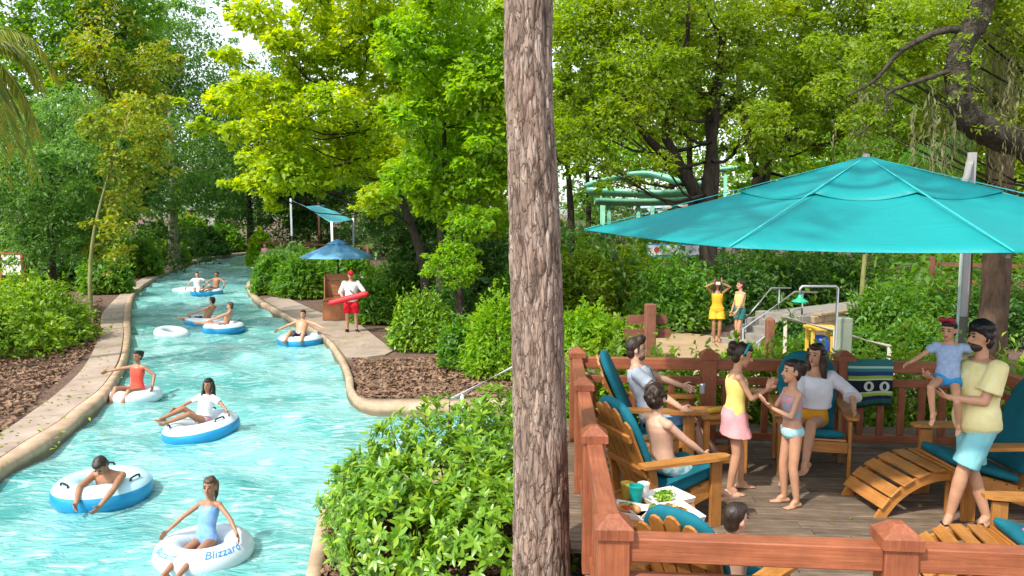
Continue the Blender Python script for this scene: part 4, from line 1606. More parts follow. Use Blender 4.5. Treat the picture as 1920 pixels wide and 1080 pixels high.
def railing(label, pts, last=True, picket=0.2, pw=0.075, first=True):
    """posts at pts (x, y on the deck), rails and pickets between them"""
    t = empty('deck_railing', (pts[0][0], pts[0][1], DECK), 0, label, 'railing', None)
    o0 = Vector((pts[0][0], pts[0][1], 0))
    P = [Vector((x, y, 0)) - o0 for x, y in pts]
    for i, p in enumerate(P):
        if (i == 0 and not first) or (i == len(P) - 1 and not last):
            continue
        d = (P[min(i + 1, len(P) - 1)] - P[max(i - 1, 0)])
        rz = math.atan2(d.y, d.x)
        q = link('post', PM, t)
        q.location = p
        q.rotation_euler = (0, 0, rz)
        c = link('post_cap', CM, q)
    for a, b in zip(P[:-1], P[1:]):
        d = (b - a)
        L = d.length
        d /= L
        rz = math.atan2(d.y, d.x)
        ra, rb = a + d * (POST / 2 - .002), b - d * (POST / 2 - .002)
        m = (ra + rb) / 2
        Lr = (rb - ra).length
        for nm, z, w, h in (('top_rail', .935, .115, .125), ('middle_rail', .745, .07, .085), ('bottom_rail', .10, .07, .085)):
            q = MB().box((0, 0, 0), (Lr, w, h), None, 0, .006).build(nm, stain_x, t)
            q.location = (m.x, m.y, z)
            q.rotation_euler = (0, 0, rz)
        n = max(2, int(Lr / picket))
        key = MB().box((0, 0, 0), (pw, .035, .555), None, 0, .003).mesh('picket', stain_z)
        for k in range(n):
            c = ra + d * (Lr * (k + .5) / n)
            q = link('picket', key, t)
            q.location = (c.x, c.y, .4225)
            q.rotation_euler = (0, 0, rz)
    return t


NLc, FLc, FRc = Vector((.53, 4.0, 0)), Vector((.76, 9.12, 0)), Vector((5.30, 8.76, 0))
railing('left deck railing running away beside the pine trunk', [(NLc.lerp(FLc, t).x, NLc.lerp(FLc, t).y) for t in (0, 1 / 3, 2 / 3, 1)])
railing('front deck railing along the bottom of the view', [(NLc.x, NLc.y), (1.955, 3.87), (3.4, 3.72)], first=False)
railing('back deck railing behind the seated adults', [(FLc.lerp(FRc, t).x, FLc.lerp(FRc, t).y) for t in (0, 1 / 3, 2 / 3, 1)], first=False)
railing('right deck railing behind the man in the yellow shirt', [(FRc.x, FRc.y), (5.12, 7.35), (5.0, 5.9)], first=False)

# ---------------- chairs
cw = wood_mat('golden_cedar', (0.35, 0.132, 0.026), (0.49, 0.215, 0.052), 0.45, axis=2, bump=0.2, island=0.1, spec=0.45)
cw_x = wood_mat('golden_cedar_x', (0.35, 0.132, 0.026), (0.49, 0.215, 0.052), 0.45, axis=0, bump=0.2, island=0.1, spec=0.45)
cw_y = wood_mat('golden_cedar_y', (0.37, 0.142, 0.028), (0.51, 0.23, 0.056), 0.45, axis=1, bump=0.2, island=0.1, spec=0.45)
teal = mat('teal_cushion_fabric', (0.006, 0.125, 0.165), 0.85, var=.25, scale=3, bump=.25, bscale=160, spec=.25)
pipe = mat('teal_piping', (0.02, 0.25, 0.30), 0.8)


def pad(sections, n=20, power=3.2):
    return MB().loft(sections, n, power=power)


def chair(label, loc, rz, cushion=True, group='cedar lounge chairs on the deck', s=1.0, arm_h=.60, back_top=1.10):
    """faces local +Y"""
    t = empty('lounge_chair', loc, rz, label, 'chair', group)
    W = .58
    # legs
    for sx in (-1, 1):
        MB().box((sx * (W / 2 + .035), .34, arm_h / 2 - .01), (.035, .11, arm_h - .02), None, 0, .005).build('front_leg', cw, t)
        MB().bar((sx * (W / 2 + .0), .36, .34), (sx * (W / 2 + .0), -.42, .07), .032, .12, bev=.005).build('seat_rail', cw_y, t)
        MB().bar((sx * (W / 2 + .035), -.22, .0), (sx * (W / 2 + .035), -.30, arm_h - .02), .035, .08, bev=.005).build('rear_leg', cw, t)
        # arm: broad board, rounded at the front
        mb = MB()
        x0 = sx * (W / 2 + .055)
        pr = [(-.07, -.40), (-.072, .30), (-.06, .40), (-.03, .45), (.03, .45), (.06, .40), (.075, .30), (.05, -.40)]
        vs = [(x0 + a, b, arm_h) for a, b in pr] + [(x0 + a, b, arm_h + .028) for a, b in pr]
        k = len(pr)
        mb.add(vs, [tuple(range(k - 1, -1, -1)), tuple(range(k, 2 * k))] + [(i, (i + 1) % k, (i + 1) % k + k, i + k) for i in range(k)])
        mb.build('arm', cw_y, t)
    # seat slats
    for k in range(6):
        y = .37 - k * .105
        z = .395 - (.37 - y) * .30
        M = Matrix.Rotation(R(16.5), 3, 'X')
        MB().box((0, y, z), (W, .092, .022), M, 0, .004).build('seat_slat', cw_x, t)
    MB().box((0, .405, .335), (W + .03, .022, .11), None, 0, .004).build('front_apron', cw_x, t)
    # fan of back slats with a rounded top
    ang = R(24)
    up = Vector((0, -math.sin(ang), math.cos(ang)))
    nb = Vector((0, math.cos(ang), math.sin(ang)))
    o = Vector((0, -.17, .24))
    LB = (back_top - .24) / math.cos(ang)
    for k in range(5):
        f = k - 2
        xb, xt = f * .102, f * .128
        hl = LB * (1.0, .965, .86)[abs(f)]
        sl = Vector((xt - xb, 0, 0)) / LB
        mb = MB()
        w0, w1 = .046, .056
        pts2 = [(-w0, 0), (w0, 0), (w1, hl - .05), (w1 * .55, hl - .012), (0, hl), (-w1 * .55, hl - .012), (-w1, hl - .05)]
        vs = []
        for off in (0, -.02):
            for a, b in pts2:
                vs.append(o + up * b + Vector((xb + sl.x * b + a, 0, 0)) + nb * off)
        k_ = len(pts2)
        mb.add(vs, [tuple(range(k_)), tuple(range(2 * k_ - 1, k_ - 1, -1))] + [(i, i + k_, (i + 1) % k_ + k_, (i + 1) % k_) for i in range(k_)])
        mb.build('back_slat', cw, t)
    for b in (.36, .70):
        c = o + up * LB * b - nb * .036
        MB().box(c, (W + (.05 if b < .5 else -.04), .03, .07), Matrix.Rotation(ang, 3, 'X'), 0, .004).build('back_brace', cw_x, t)
    if cushion:
        secs = []
        for q, wd, th in ((0.10, .20, .018), (.115, .255, .04), (.3, .27, .046), (.6, .30, .048), (.82, .285, .046), (.93, .225, .044), (.985, .15, .035), (1.005, .08, .012)):
            secs.append((o + up * LB * q + nb * (.052), Vector((wd, 0, 0)), nb * th))
        c = pad(secs).build('back_cushion', teal, t, True)
        secs = []
        for y, wd, th in ((-.13, .25, .02), (-.11, .275, .04), (.1, .285, .045), (.34, .285, .045), (.40, .275, .04), (.425, .24, .015)):
            z = .395 - (.37 - y) * .30 + .06
            secs.append((Vector((0, y, z)), Vector((wd, 0, 0)), Vector((0, -.29, .957)) * th))
        pad(secs).build('seat_cushion', teal, t, True)
    if s != 1:
        t.scale = (s, s, s)
    return t


chair('cedar chair with teal cushion holding the man in the grey shirt', (1.50, 8.30, DECK), R(-90 - 8), s=1.06)
chair('cedar chair with teal cushion turned away, under the shirtless boy', (1.30, 6.72, DECK), R(-90 + 22))
chair('cedar chair right behind the front railing holding the dark haired boy', (1.24, 4.62, DECK), R(-45), s=.90)
chair('cedar chair with teal cushion holding the long haired woman', (3.14, 8.15, DECK), R(180 - 14), s=1.02, arm_h=.62)
chair('cedar chair with tall teal cushion behind the standing man', (4.32, 7.02, DECK), R(90 + 2), s=1.08)
chair('cedar chair cut off by the lower right corner of the view', (3.86, 5.22, DECK), R(90 - 6))

# ---------------- footrests and side tables
def footrest(label, loc, rz, cushion=False, L=.72, W=.56, H=.40):
    """curved slatted footrest, high end towards local +Y"""
    t = empty('footrest', loc, rz, label, 'footrest', 'cedar footrests on the deck')
    cur = [(-.36, .0), (-.30, .10), (-.2, .225), (-.05, .335), (.12, .395), (.30, .40), (.36, .385)]
    cur = [(y * L / .72, z * H / .40) for y, z in cur]
    S = spline([(0, y, z) for y, z in cur], 22)
    for sx in (-1, 1):
        mb = MB()
        vs = []
        for off in (-.0165, .0165):
            for p in S:
                vs.append((sx * (W / 2 - .03) + off, p.y, p.z))
            for i, p in enumerate(reversed(S)):
                k = len(S) - 1 - i
                tg = (S[min(k + 1, 21)] - S[max(k - 1, 0)]).normalized()
                nn = Vector((0, -tg.z, tg.y))
                q = p - nn * (.085 if k > 1 else .06)
                vs.append((sx * (W / 2 - .03) + off, q.y + (.06 if k < 2 else 0), max(0, q.z)))
        k_ = len(vs) // 2
        fs = []
        for i in range(k_ // 2 - 1):
            j = k_ - 1 - i
            fs.append((i, i + 1, j - 1, j))
            fs.append((k_ + i, k_ + j, k_ + j - 1, k_ + i + 1))
        fs += [(i, i + k_, (i + 1) % k_ + k_, (i + 1) % k_) for i in range(k_)]
        mb.add(vs, fs)
        mb.build('side_rail', cw_y, t)
        MB().box((sx * (W / 2 - .065), .27 * L / .72, H * .42), (.03, .10, H * .84), None, 0, .004).build('leg', cw, t)
    n = 7
    for k in range(n):
        f = .14 + .84 * (k + .5) / n
        u = f * 21
        i = min(int(u), 20)
        p = S[i].lerp(S[i + 1], u - i)
        tg = (S[i + 1] - S[i]).normalized()
        nn = Vector((0, -tg.z, tg.y))
        M = Matrix((Vector((1, 0, 0)), tg, nn)).transposed()
        MB().box(p + nn * .012, (W + .02, .098 * L / .72, .022), M, 0, .004).build('slat', cw_x, t)
    if cushion:
        secs = []
        for k in range(9):
            u = (.3 + .68 * k / 8) * 21
            i = min(int(u), 20)
            p = S[i].lerp(S[i + 1], u - i)
            tg = (S[i + 1] - S[i]).normalized()
            nn = Vector((0, -tg.z, tg.y))
            e = .6 if k in (0, 8) else 1
            secs.append((p + nn * .062, Vector((W / 2 * (.94 if e < 1 else 1), 0, 0)), nn * (.038 * e)))
        pad(secs).build('cushion', teal, t, True)
    return t


footrest('bare curved cedar footrest in the middle of the deck', (3.58, 7.06, DECK), R(-90 + 6), L=.84, W=.62, H=.40)
footrest('small cedar footrest at the lower right of the deck', (3.12, 5.42, DECK), R(-90 - 10), False, L=.66, W=.52, H=.36)
footrest('cedar footrest below the front railing', (1.72, 4.35, DECK), R(150), False, L=.6, W=.5, H=.34)


def side_table(label, loc, rz, w=.5, d=.5, h=.55, z0=DECK):
    t = empty('side_table', (loc[0], loc[1], z0), rz, label, 'table', 'cedar side tables on the deck')
    n = 5
    for k in range(n):
        MB().box((0, -d / 2 + d * (k + .5) / n, h - .011), (w, d / n - .006, .022), None, 0, .004).build('top_slat', cw_x, t)
    for sx in (-1, 1):
        for sy in (-1, 1):
            MB().box((sx * (w / 2 - .06), sy * (d / 2 - .06), (h - .03) / 2), (.055, .055, h - .03), None, 0, .004).build('leg', cw, t)
        MB().box((sx * (w / 2 - .06), 0, h - .055), (.022, d - .18, .06), None, 0, .003).build('apron', cw_y, t)
        MB().box((sx * (w / 2 - .06), 0, .14), (.022, d - .18, .07), None, 0, .003).build('stretcher', cw_y, t)
    for sy in (-1, 1):
        MB().box((0, sy * (d / 2 - .06), .14), (w - .18, .022, .07), None, 0, .003).build('stretcher', cw_x, t)
        MB().box((0, sy * (d / 2 - .06), h - .055), (w - .18, .022, .06), None, 0, .003).build('apron', cw_x, t)
    return t


side_table('cedar side table behind the girl in the yellow top', (2.18, 8.12, 0), R(4), .52, .5, .60)
side_table('low cedar side table carrying the lunch trays', (1.04, 5.62, 0), R(-8), .62, .62, .50)

# lunch on the low table
TT = DECK + .50
paper = mat('white_paperboard', (.72, .70, .66), .6, var=.04)
bread = mat('toasted_bun', (.45, .20, .06), .7, col2=(.62, .36, .14), scale=25)
sausage = mat('sausage', (.30, .06, .03), .4)
lettuce = leaf_mat('lettuce', [(.10, .28, .02), (.25, .42, .04), (.40, .50, .10)], .3)
tom = mat('tomato_red', (.50, .035, .02), .35)
chipm = mat('potato_chip', (.58, .36, .09), .55, col2=(.70, .50, .18), scale=20)


def tray(label, loc, rz, w, d, h=.045):
    t = empty('food_tray', loc, rz, label, 'tray', 'paper food trays on the low table')
    mb = MB()
    mb.box((0, 0, .004), (w, d, .006))
    mb.build('tray_base', paper, t)
    for k in range(4):
        ww = w if k % 2 == 0 else d
        ln = d / 2 if k % 2 == 0 else w / 2
        M = Matrix.Rotation(R(90 * k), 3, 'Z')
        c = M @ Vector((0, ln + .010, h / 2 + .003))
        MB().box(c, (ww + .02, .004, h), M @ Matrix.Rotation(R(-25), 3, 'X')).build('tray_side', paper, t)
    return t


rg = np.random.default_rng(91)
t1 = tray('paper tray with a filled sandwich and chips at the near edge of the table', (1.10, 5.47, TT + .001), R(18), .42, .30)
MB().rc((-.11, -.06, .045), (-.06, .08, .045), .036, .036, 10).build('bun', bread, t1, True)
MB().rc((-.095, -.075, .062), (-.045, .09, .062), .018, .018, 10).build('sausage', sausage, t1, True)
pp_ = clump_leaves(rg, (-.075, .01, .072), (.03, .085, .012), 60, .028, .7)
link('lettuce', foliage_mesh('lettuce', [pp_], lettuce), t1)
pp_ = clump_leaves(rg, (.08, 0, .04), (.07, .085, .03), 60, .06, .85)
link('chips', foliage_mesh('chips', [pp_], chipm), t1)['kind'] = 'stuff'
t2 = tray('paper tray with green salad behind the sandwich tray', (1.16, 5.80, TT + .001), R(28), .32, .25)
pp_ = clump_leaves(rg, (0, 0, .045), (.10, .075, .025), 130, .045, .7)
link('salad', foliage_mesh('salad', [pp_], lettuce), t2)['kind'] = 'stuff'
t3 = tray('paper tray with a red tomato topped roll at the table corner', (.845, 5.55, TT + .001), R(-30), .25, .19)
MB().rc((-.05, 0, .04), (.06, 0, .04), .034, .034, 10).build('bun', bread, t3, True)
pp_ = clump_leaves(rg, (0, 0, .068), (.07, .02, .008), 40, .03, .8)
link('lettuce', foliage_mesh('lettuce', [pp_], lettuce), t3)
MB().ell((.0, -.03, .055), (Vector((.05, 0, 0)), Vector((0, .018, 0)), Vector((0, 0, .012)))).build('tomato', tom, t3, True)
cup = lambda label, loc, col, h=.12, r=.042: tag(MB().lathe([(r * .72, 0), (r, h), (r * 1.06, h), (r * 1.06, h + .012), (r * .95, h + .014), (r * .9, h * .9), (.001, h * .88)], (0, 0, 0), 16).build('drink_cup', col), label, 'cup')
c_ = cup('teal drink cup on the low table', None, mat('teal_cup', (.01, .30, .27), .35), .13, .055)
c_.location = (.93, 5.74, TT + .001)
c_ = cup('yellow paper cup at the back of the low table', None, mat('yellow_cup', (.62, .46, .08), .5), .11, .05)
c_.location = (.88, 5.86, TT + .001)
c_ = cup('white paper cup beside the yellow cup', None, mat('white_cup', (.72, .66, .64), .5), .10, .045)
c_.location = (1.01, 5.885, TT + .001)
tb = MB().rc((-.08, 0, .03), (.08, 0, .03), .032, .032, 10).build('rolled_towel', mat('yellow_terry', (.62, .40, .05), .9, bump=.4, bscale=200), None, True)
tag(tb, 'small rolled yellow towel on the table behind the girl', 'towel')
tb.location = (2.12, 8.05, DECK + .605)
tb.rotation_euler = (0, 0, .5)

# ---------------- towel over the back railing
def stripes(name):
    m = bpy.data.materials.new(name)
    nt, p = nodes(m)
    tc = nt.nodes.new('ShaderNodeTexCoord')
    sx = nt.nodes.new('ShaderNodeSeparateXYZ')
    nt.links.new(tc.outputs['UV'], sx.inputs[0])
    rp = nt.nodes.new('ShaderNodeValToRGB')
    rp.color_ramp.interpolation = 'CONSTANT'
    cs = [(0, (.01, .03, .02)), (.07, (.015, .10, .09)), (.16, (.01, .02, .07)), (.24, (.36, .50, .04)), (.30, (.55, .62, .40)), (.34, (.005, .01, .02)),
          (.60, (.55, .62, .40)), (.635, (.30, .46, .04)), (.70, (.02, .05, .16)), (.80, (.02, .22, .22)), (.87, (.45, .60, .45)), (.92, (.02, .16, .17))]
    e = rp.color_ramp.elements
    e[0].position, e[0].color = 0, (*cs[0][1], 1)
    e[1].position, e[1].color = cs[1][0], (*cs[1][1], 1)
    for po_, c in cs[2:]:
        k = e.new(po_)
        k.color = (*c, 1)
    nt.links.new(sx.outputs['Y'], rp.inputs[0])
    nt.links.new(rp.outputs[0], p.inputs['Base Color'])
    p.inputs['Roughness'].default_value = .95
    nz = nt.nodes.new('ShaderNodeTexNoise')
    nz.inputs['Scale'].default_value = 120
    bp = nt.nodes.new('ShaderNodeBump')
    bp.inputs['Strength'].default_value = .5
    bp.inputs['Distance'].default_value = .006
    nt.links.new(nz.outputs[0], bp.inputs['Height'])
    nt.links.new(bp.outputs[0], p.inputs['Normal'])
    return m


def draped_towel(label, centre, width, drop, rz, m, back=.3):
    nx_, ny_ = 24, 40
    vs, fs = [], []
    half = .075
    for j in range(ny_ + 1):
        v = j / ny_
        s_ = (v - 0) * (drop + 2 * half + back)
        for i in range(nx_ + 1):
            u = i / nx_ - .5
            x = u * width
            wv = .012 * math.sin(u * 17) + .008 * math.sin(u * 31 + 2)
            if s_ < drop:
                y, z = -half - .006 - abs(wv) * (1 - s_ / drop) - .012 * (1 - s_ / drop), -(drop - s_)
                x *= 1 - .05 * (1 - s_ / drop)
                z += .018 * math.sin(u * 5) * (1 - s_ / drop)
            elif s_ < drop + 2 * half:
                q = s_ - drop
                y, z = -half + q, .004 + .006 * math.sin(math.pi * q / (2 * half))
            else:
                q = s_ - drop - 2 * half
                y, z = half + .006 + abs(wv) * q / back, -q
            vs.append((x, y, z))
    for j in range(ny_):
        for i in range(nx_):
            a = j * (nx_ + 1) + i
            fs.append((a, a + 1, a + nx_ + 2, a + nx_ + 1))
    me = np_mesh('beach_towel', vs, np.array(fs), [m], True)
    uv = me.uv_layers.new(name='UVMap')
    lo = np.array([l.vertex_index for l in me.loops])
    U = np.stack([(lo % (nx_ + 1)) / nx_, np.minimum(1, (lo // (nx_ + 1)) / ny_ * (drop + 2 * half + back) / drop)], 1)
    uv.data.foreach_set('uv', U.astype(np.float32).ravel())
    o = link('beach_towel', me)
    mo = o.modifiers.new('thickness', 'SOLIDIFY')
    mo.thickness = .008
    mo.offset = 1
    o.location = centre
    o.rotation_euler = (0, 0, rz)
    return tag(o, label, 'towel')


tw = draped_towel('dark striped beach towel hanging over the back railing', (4.05, 8.86, RAILTOP - .006), .50, .50, R(-4.5), stripes('striped_terry'))
blackr_t = mat('towel_black_print', (.012, .014, .02), .95)
ov = mat('towel_white_print', (.62, .64, .58), .95)
for x in (-.02, .15):
    prof = [(math.cos(a) * .055, math.sin(a) * .058) for a in np.linspace(0, 6.283, 19)[:-1]]
    q_ = MB().add([(x + a, -.1135, -.265 + b) for a, b in prof], [tuple(range(18))]).build('printed_oval', ov, tw)
    MB().add([(x + math.cos(a) * .022, -.1155, -.265 + math.sin(a) * .036) for a in np.linspace(0, 6.283, 15)[:-1]], [tuple(range(14))]).build('printed_mark', blackr_t, q_)

# ---------------- flip-flop / pink toy at the right
pk = MB()
pk.ell((0, 0, .04), (Vector((.10, 0, 0)), Vector((0, .07, 0)), Vector((0, 0, .04))))
pk.ell((.08, .03, .06), (Vector((.05, .02, 0)), Vector((0, .05, 0)), Vector((0, 0, .035))))
q = pk.build('crumpled_cloth', mat('hot_pink_cloth', (.62, .12, .38), .9, bump=.6, bscale=18), None, True)
q.location = (3.62, 5.26, DECK + .44)
tag(q, 'crumpled pink cloth on the chair at the lower right', 'cloth')

# ---------------- teal umbrella on a side pole
def canopy_fabric(name, c, trans=.35):
    m = bpy.data.materials.new(name)
    nt, p = nodes(m)
    tc = nt.nodes.new('ShaderNodeTexCoord')
    nz = nt.nodes.new('ShaderNodeTexNoise')
    nz.inputs['Scale'].default_value = 1.2
    nz.inputs['Detail'].default_value = 4
    nt.links.new(tc.outputs['Object'], nz.inputs[0])
    rp = nt.nodes.new('ShaderNodeValToRGB')
    rp.color_ramp.elements[0].color = (*(Vector(c) * .9), 1)
    rp.color_ramp.elements[1].color = (*(Vector(c) * 1.1), 1)
    nt.links.new(nz.outputs[0], rp.inputs[0])
    nt.links.new(rp.outputs[0], p.inputs['Base Color'])
    p.inputs['Roughness'].default_value = .55
    n2 = nt.nodes.new('ShaderNodeTexNoise')
    n2.inputs['Scale'].default_value = 260
    bp = nt.nodes.new('ShaderNodeBump')
    bp.inputs['Strength'].default_value = .2
    bp.inputs['Distance'].default_value = .003
    nt.links.new(tc.outputs['Object'], n2.inputs[0])
    nt.links.new(n2.outputs[0], bp.inputs['Height'])
    n3 = nt.nodes.new('ShaderNodeTexNoise')                # slack creases in the cloth
    n3.inputs['Scale'].default_value = 3.2
    n3.inputs['Detail'].default_value = 3
    n3.inputs['Distortion'].default_value = 1.4
    nt.links.new(tc.outputs['Object'], n3.inputs[0])
    b3 = nt.nodes.new('ShaderNodeBump')
    b3.inputs['Strength'].default_value = .35
    b3.inputs['Distance'].default_value = .05
    nt.links.new(n3.outputs[0], b3.inputs['Height'])
    nt.links.new(bp.outputs[0], b3.inputs['Normal'])
    nt.links.new(b3.outputs[0], p.inputs['Normal'])
    tr = nt.nodes.new('ShaderNodeBsdfTranslucent')
    nt.links.new(rp.outputs[0], tr.inputs[0])
    ms = nt.nodes.new('ShaderNodeMixShader')
    ms.inputs[0].default_value = trans
    nt.links.new(p.outputs[0], ms.inputs[1])
    nt.links.new(tr.outputs[0], ms.inputs[2])
    nt.links.new(ms.outputs[0], nt.nodes['Material Output'].inputs[0])
    return m


def canopy_mesh(name, corners, apex, m, sag=.05, nr=12, ns=10, r0=0.0, r1=1.0, lift=0.0, edge_sag=.0, bow=.0):
    """panels between ribs from apex to corners; fabric sags a little between ribs"""
    vs, fs = [], []
    n = len(corners)
    for i in range(n):
        a, b = corners[i], corners[(i + 1) % n]
        o = len(vs)
        for r in range(nr + 1):
            f = r0 + (r1 - r0) * r / nr
            for s_ in range(ns + 1):
                t_ = s_ / ns
                e = a.lerp(b, t_)
                p = apex.lerp(e, f)
                w = 4 * t_ * (1 - t_)
                p = p + Vector((0, 0, -sag * w * math.sin(math.pi * min(1, f * .9)) + lift - bow * math.sin(math.pi * f)))
                cen = (a + b) / 2 - apex
                cen.z = 0
                p = p - cen.normalized() * (edge_sag * w * f * f)
                vs.append(p)
        for r in range(nr):
            for s_ in range(ns):
                q = o + r * (ns + 1) + s_
                fs.append((q, q + ns + 1, q + ns + 2, q + 1))
    me = np_mesh(name, vs, np.array(fs), [m], True)
    bm = bmesh.new()
    bm.from_mesh(me)
    bmesh.ops.remove_doubles(bm, verts=bm.verts, dist=1e-4)
    bm.to_mesh(me)
    bm.free()
    return me


tealfab = canopy_fabric('teal_canopy_fabric', (.003, .37, .375))
UC = Vector((3.46, 7.8, 0))
um = empty('cantilever_umbrella', UC, 0, 'huge teal cantilever umbrella shading the deck', 'umbrella')
UA = [(181, 2.75, 3.29), (227, 2.72, 3.20), (265, 2.74, 3.20), (312, 2.7, 3.24), (358, 2.7, 3.28), (44, 2.7, 3.32), (90, 2.7, 3.34), (136, 2.7, 3.33)]
cor = [Vector((math.cos(R(a)) * r, math.sin(R(a)) * r, z)) for a, r, z in UA]
apex = Vector((0, 0, 3.99))
co = link('canopy', canopy_mesh('canopy', cor, apex, tealfab, sag=.07, edge_sag=.11, bow=.03), um)
mo = co.modifiers.new('thickness', 'SOLIDIFY')
mo.thickness = .004
ve = link('vent', canopy_mesh('vent', cor, apex, tealfab, sag=.07, edge_sag=.34, bow=.03, lift=.022, r1=.45, nr=6), um)
mo = ve.modifiers.new('thickness', 'SOLIDIFY')
mo.thickness = .004
alu = mat('grey_powder_coat', (.25, .25, .235), .5, metal=.2, var=.06)
for c in cor:
    d = Vector((0, 0, -.04))
    MB().bar(apex + Vector((0, 0, -.12)), c + d + (apex - c) * .02, .025, .035).build('rib', alu, um)
    MB().bar(Vector((0, 0, 3.15)), apex.lerp(c, .5) + Vector((0, 0, -.09)), .018, .022).build('strut', alu, um)
    MB().bar(apex.lerp(c, .03) + Vector((0, 0, .012)), c + Vector((0, 0, .008)), .013, .006).build('seam_tape', mat('pale_teal_tape', (.03, .45, .46), .6), co)
MB().lathe([(.03, 3.05), (.05, 3.1), (.05, 3.2), (.028, 3.24), (.028, 3.9), (.05, 3.95), (.03, 4.03)], n=12).build('hub', alu, um, True)
pb = at(1805, 590, 10.2)
pole_x, pole_y = pb.x - UC.x, pb.y - UC.y
ptop = at(1824, 286, 10.2)
MB().tube([(pole_x, pole_y, .0), (pole_x + .01, pole_y, ptop.z)], [.056, .056], 16).build('pole', alu, um, True)
MB().tube([(pole_x - .075, pole_y - .02, .0), (pole_x - .07, pole_y - .02, 3.0)], [.02, .02], 10).build('conduit', mat('green_grey_pipe', (.30, .38, .32), .5), um, True)
MB().tube(spline([Vector((pole_x, pole_y, ptop.z - .06)), Vector((pole_x - .45, pole_y - .5, ptop.z - .50)), Vector((.02, .0, 3.42))], 8), .042, 12).build('arm', alu, um, True)
MB().box((pole_x, pole_y, .03), (.5, .5, .06)).build('base_plate', alu, um)

# ================================================================ people
def skin(name, c):
    return mat(name, c, .42, var=.12, scale=9, bump=.08, bscale=120, spec=.35, sss=.12)


SK = {'light': skin('fair_skin', (.60, .36, .25)), 'tan': skin('tan_skin', (.50, .265, .16)), 'brown': skin('brown_skin', (.33, .16, .09)), 'deep': skin('deep_brown_skin', (.16, .075, .045))}
HAIR = {'black': mat('black_hair', (.010, .008, .008), .45, var=.3, scale=30, bump=.8, bscale=60, stretch=(1, 1, .2)),
        'dark': mat('dark_brown_hair', (.030, .017, .010), .45, var=.35, scale=30, bump=.8, bscale=60, stretch=(1, 1, .2)),
        'brown': mat('brown_hair', (.085, .045, .025), .5, var=.35, scale=30, bump=.8, bscale=60, stretch=(1, 1, .2))}
eye_m = mat('dark_eye', (.015, .010, .008), .2, var=0)
lip_m = mat('lips', (.36, .10, .08), .5, var=.05)


def cloth(name, c, c2=None, scale=5.0, bump=.35, bscale=14, **k):
    return mat(name, c, .85, var=.10, scale=scale, col2=c2, bump=bump, bscale=bscale, spec=.2, **k)


def remeshed(name, mb, m, vox, smooth_it, parent, noise_amp=0.0, noise_scale=12.0, stretch=1.0):
    me0 = mb.mesh(name + '_raw', m)
    o = bpy.data.objects.new('tmp', me0)
    COL.objects.link(o)
    md = o.modifiers.new('r', 'REMESH')
    md.mode = 'VOXEL'
    md.voxel_size = vox
    md.adaptivity = 0.0
    ms = o.modifiers.new('s', 'SMOOTH')
    ms.factor = .5
    ms.iterations = smooth_it
    if vox < .0135:
        mdc = o.modifiers.new('d', 'DECIMATE')
        mdc.ratio = .42
    dg = bpy.context.evaluated_depsgraph_get()
    me = bpy.data.meshes.new_from_object(o.evaluated_get(dg))
    bpy.data.objects.remove(o)
    bpy.data.meshes.remove(me0)
    me.name = name
    if noise_amp:
        n = len(me.vertices)
        co = np.empty(n * 3, dtype=np.float32)
        me.vertices.foreach_get('co', co)
        co = co.reshape(-1, 3)
        nn = np.empty(n * 3, dtype=np.float32)
        me.vertices.foreach_get('normal', nn)
        nn = nn.reshape(-1, 3)
        a = np.array([mnoise.noise(Vector((p[0] * noise_scale, p[1] * noise_scale, p[2] * noise_scale * stretch))) for p in co.tolist()])
        co += nn * (a * noise_amp)[:, None].astype(np.float32)
        me.vertices.foreach_set('co', co.ravel())
    me.polygons.foreach_set('use_smooth', np.ones(len(me.polygons), dtype=bool))
    if not me.materials:
        me.materials.append(m)
    me.update()
    return link(name, me, parent)


def ik(a, b, l1, l2, hint):
    d = b - a
    L = d.length
    mx = (l1 + l2) * .995
    if L > mx:
        b = a + d * (mx / L)
        d = b - a
        L = mx
    L = max(L, abs(l1 - l2) + .01)
    u = d.normalized()
    x = (l1 * l1 - l2 * l2 + L * L) / (2 * L)
    h = math.sqrt(max(0, l1 * l1 - x * x))
    hv = Vector(hint)
    hv = hv - u * hv.dot(u)
    if hv.length < 1e-4:
        hv = frame(u)[0]
    hv.normalize()
    return a + u * x + hv * h, b


V3 = lambda t: Vector(t)


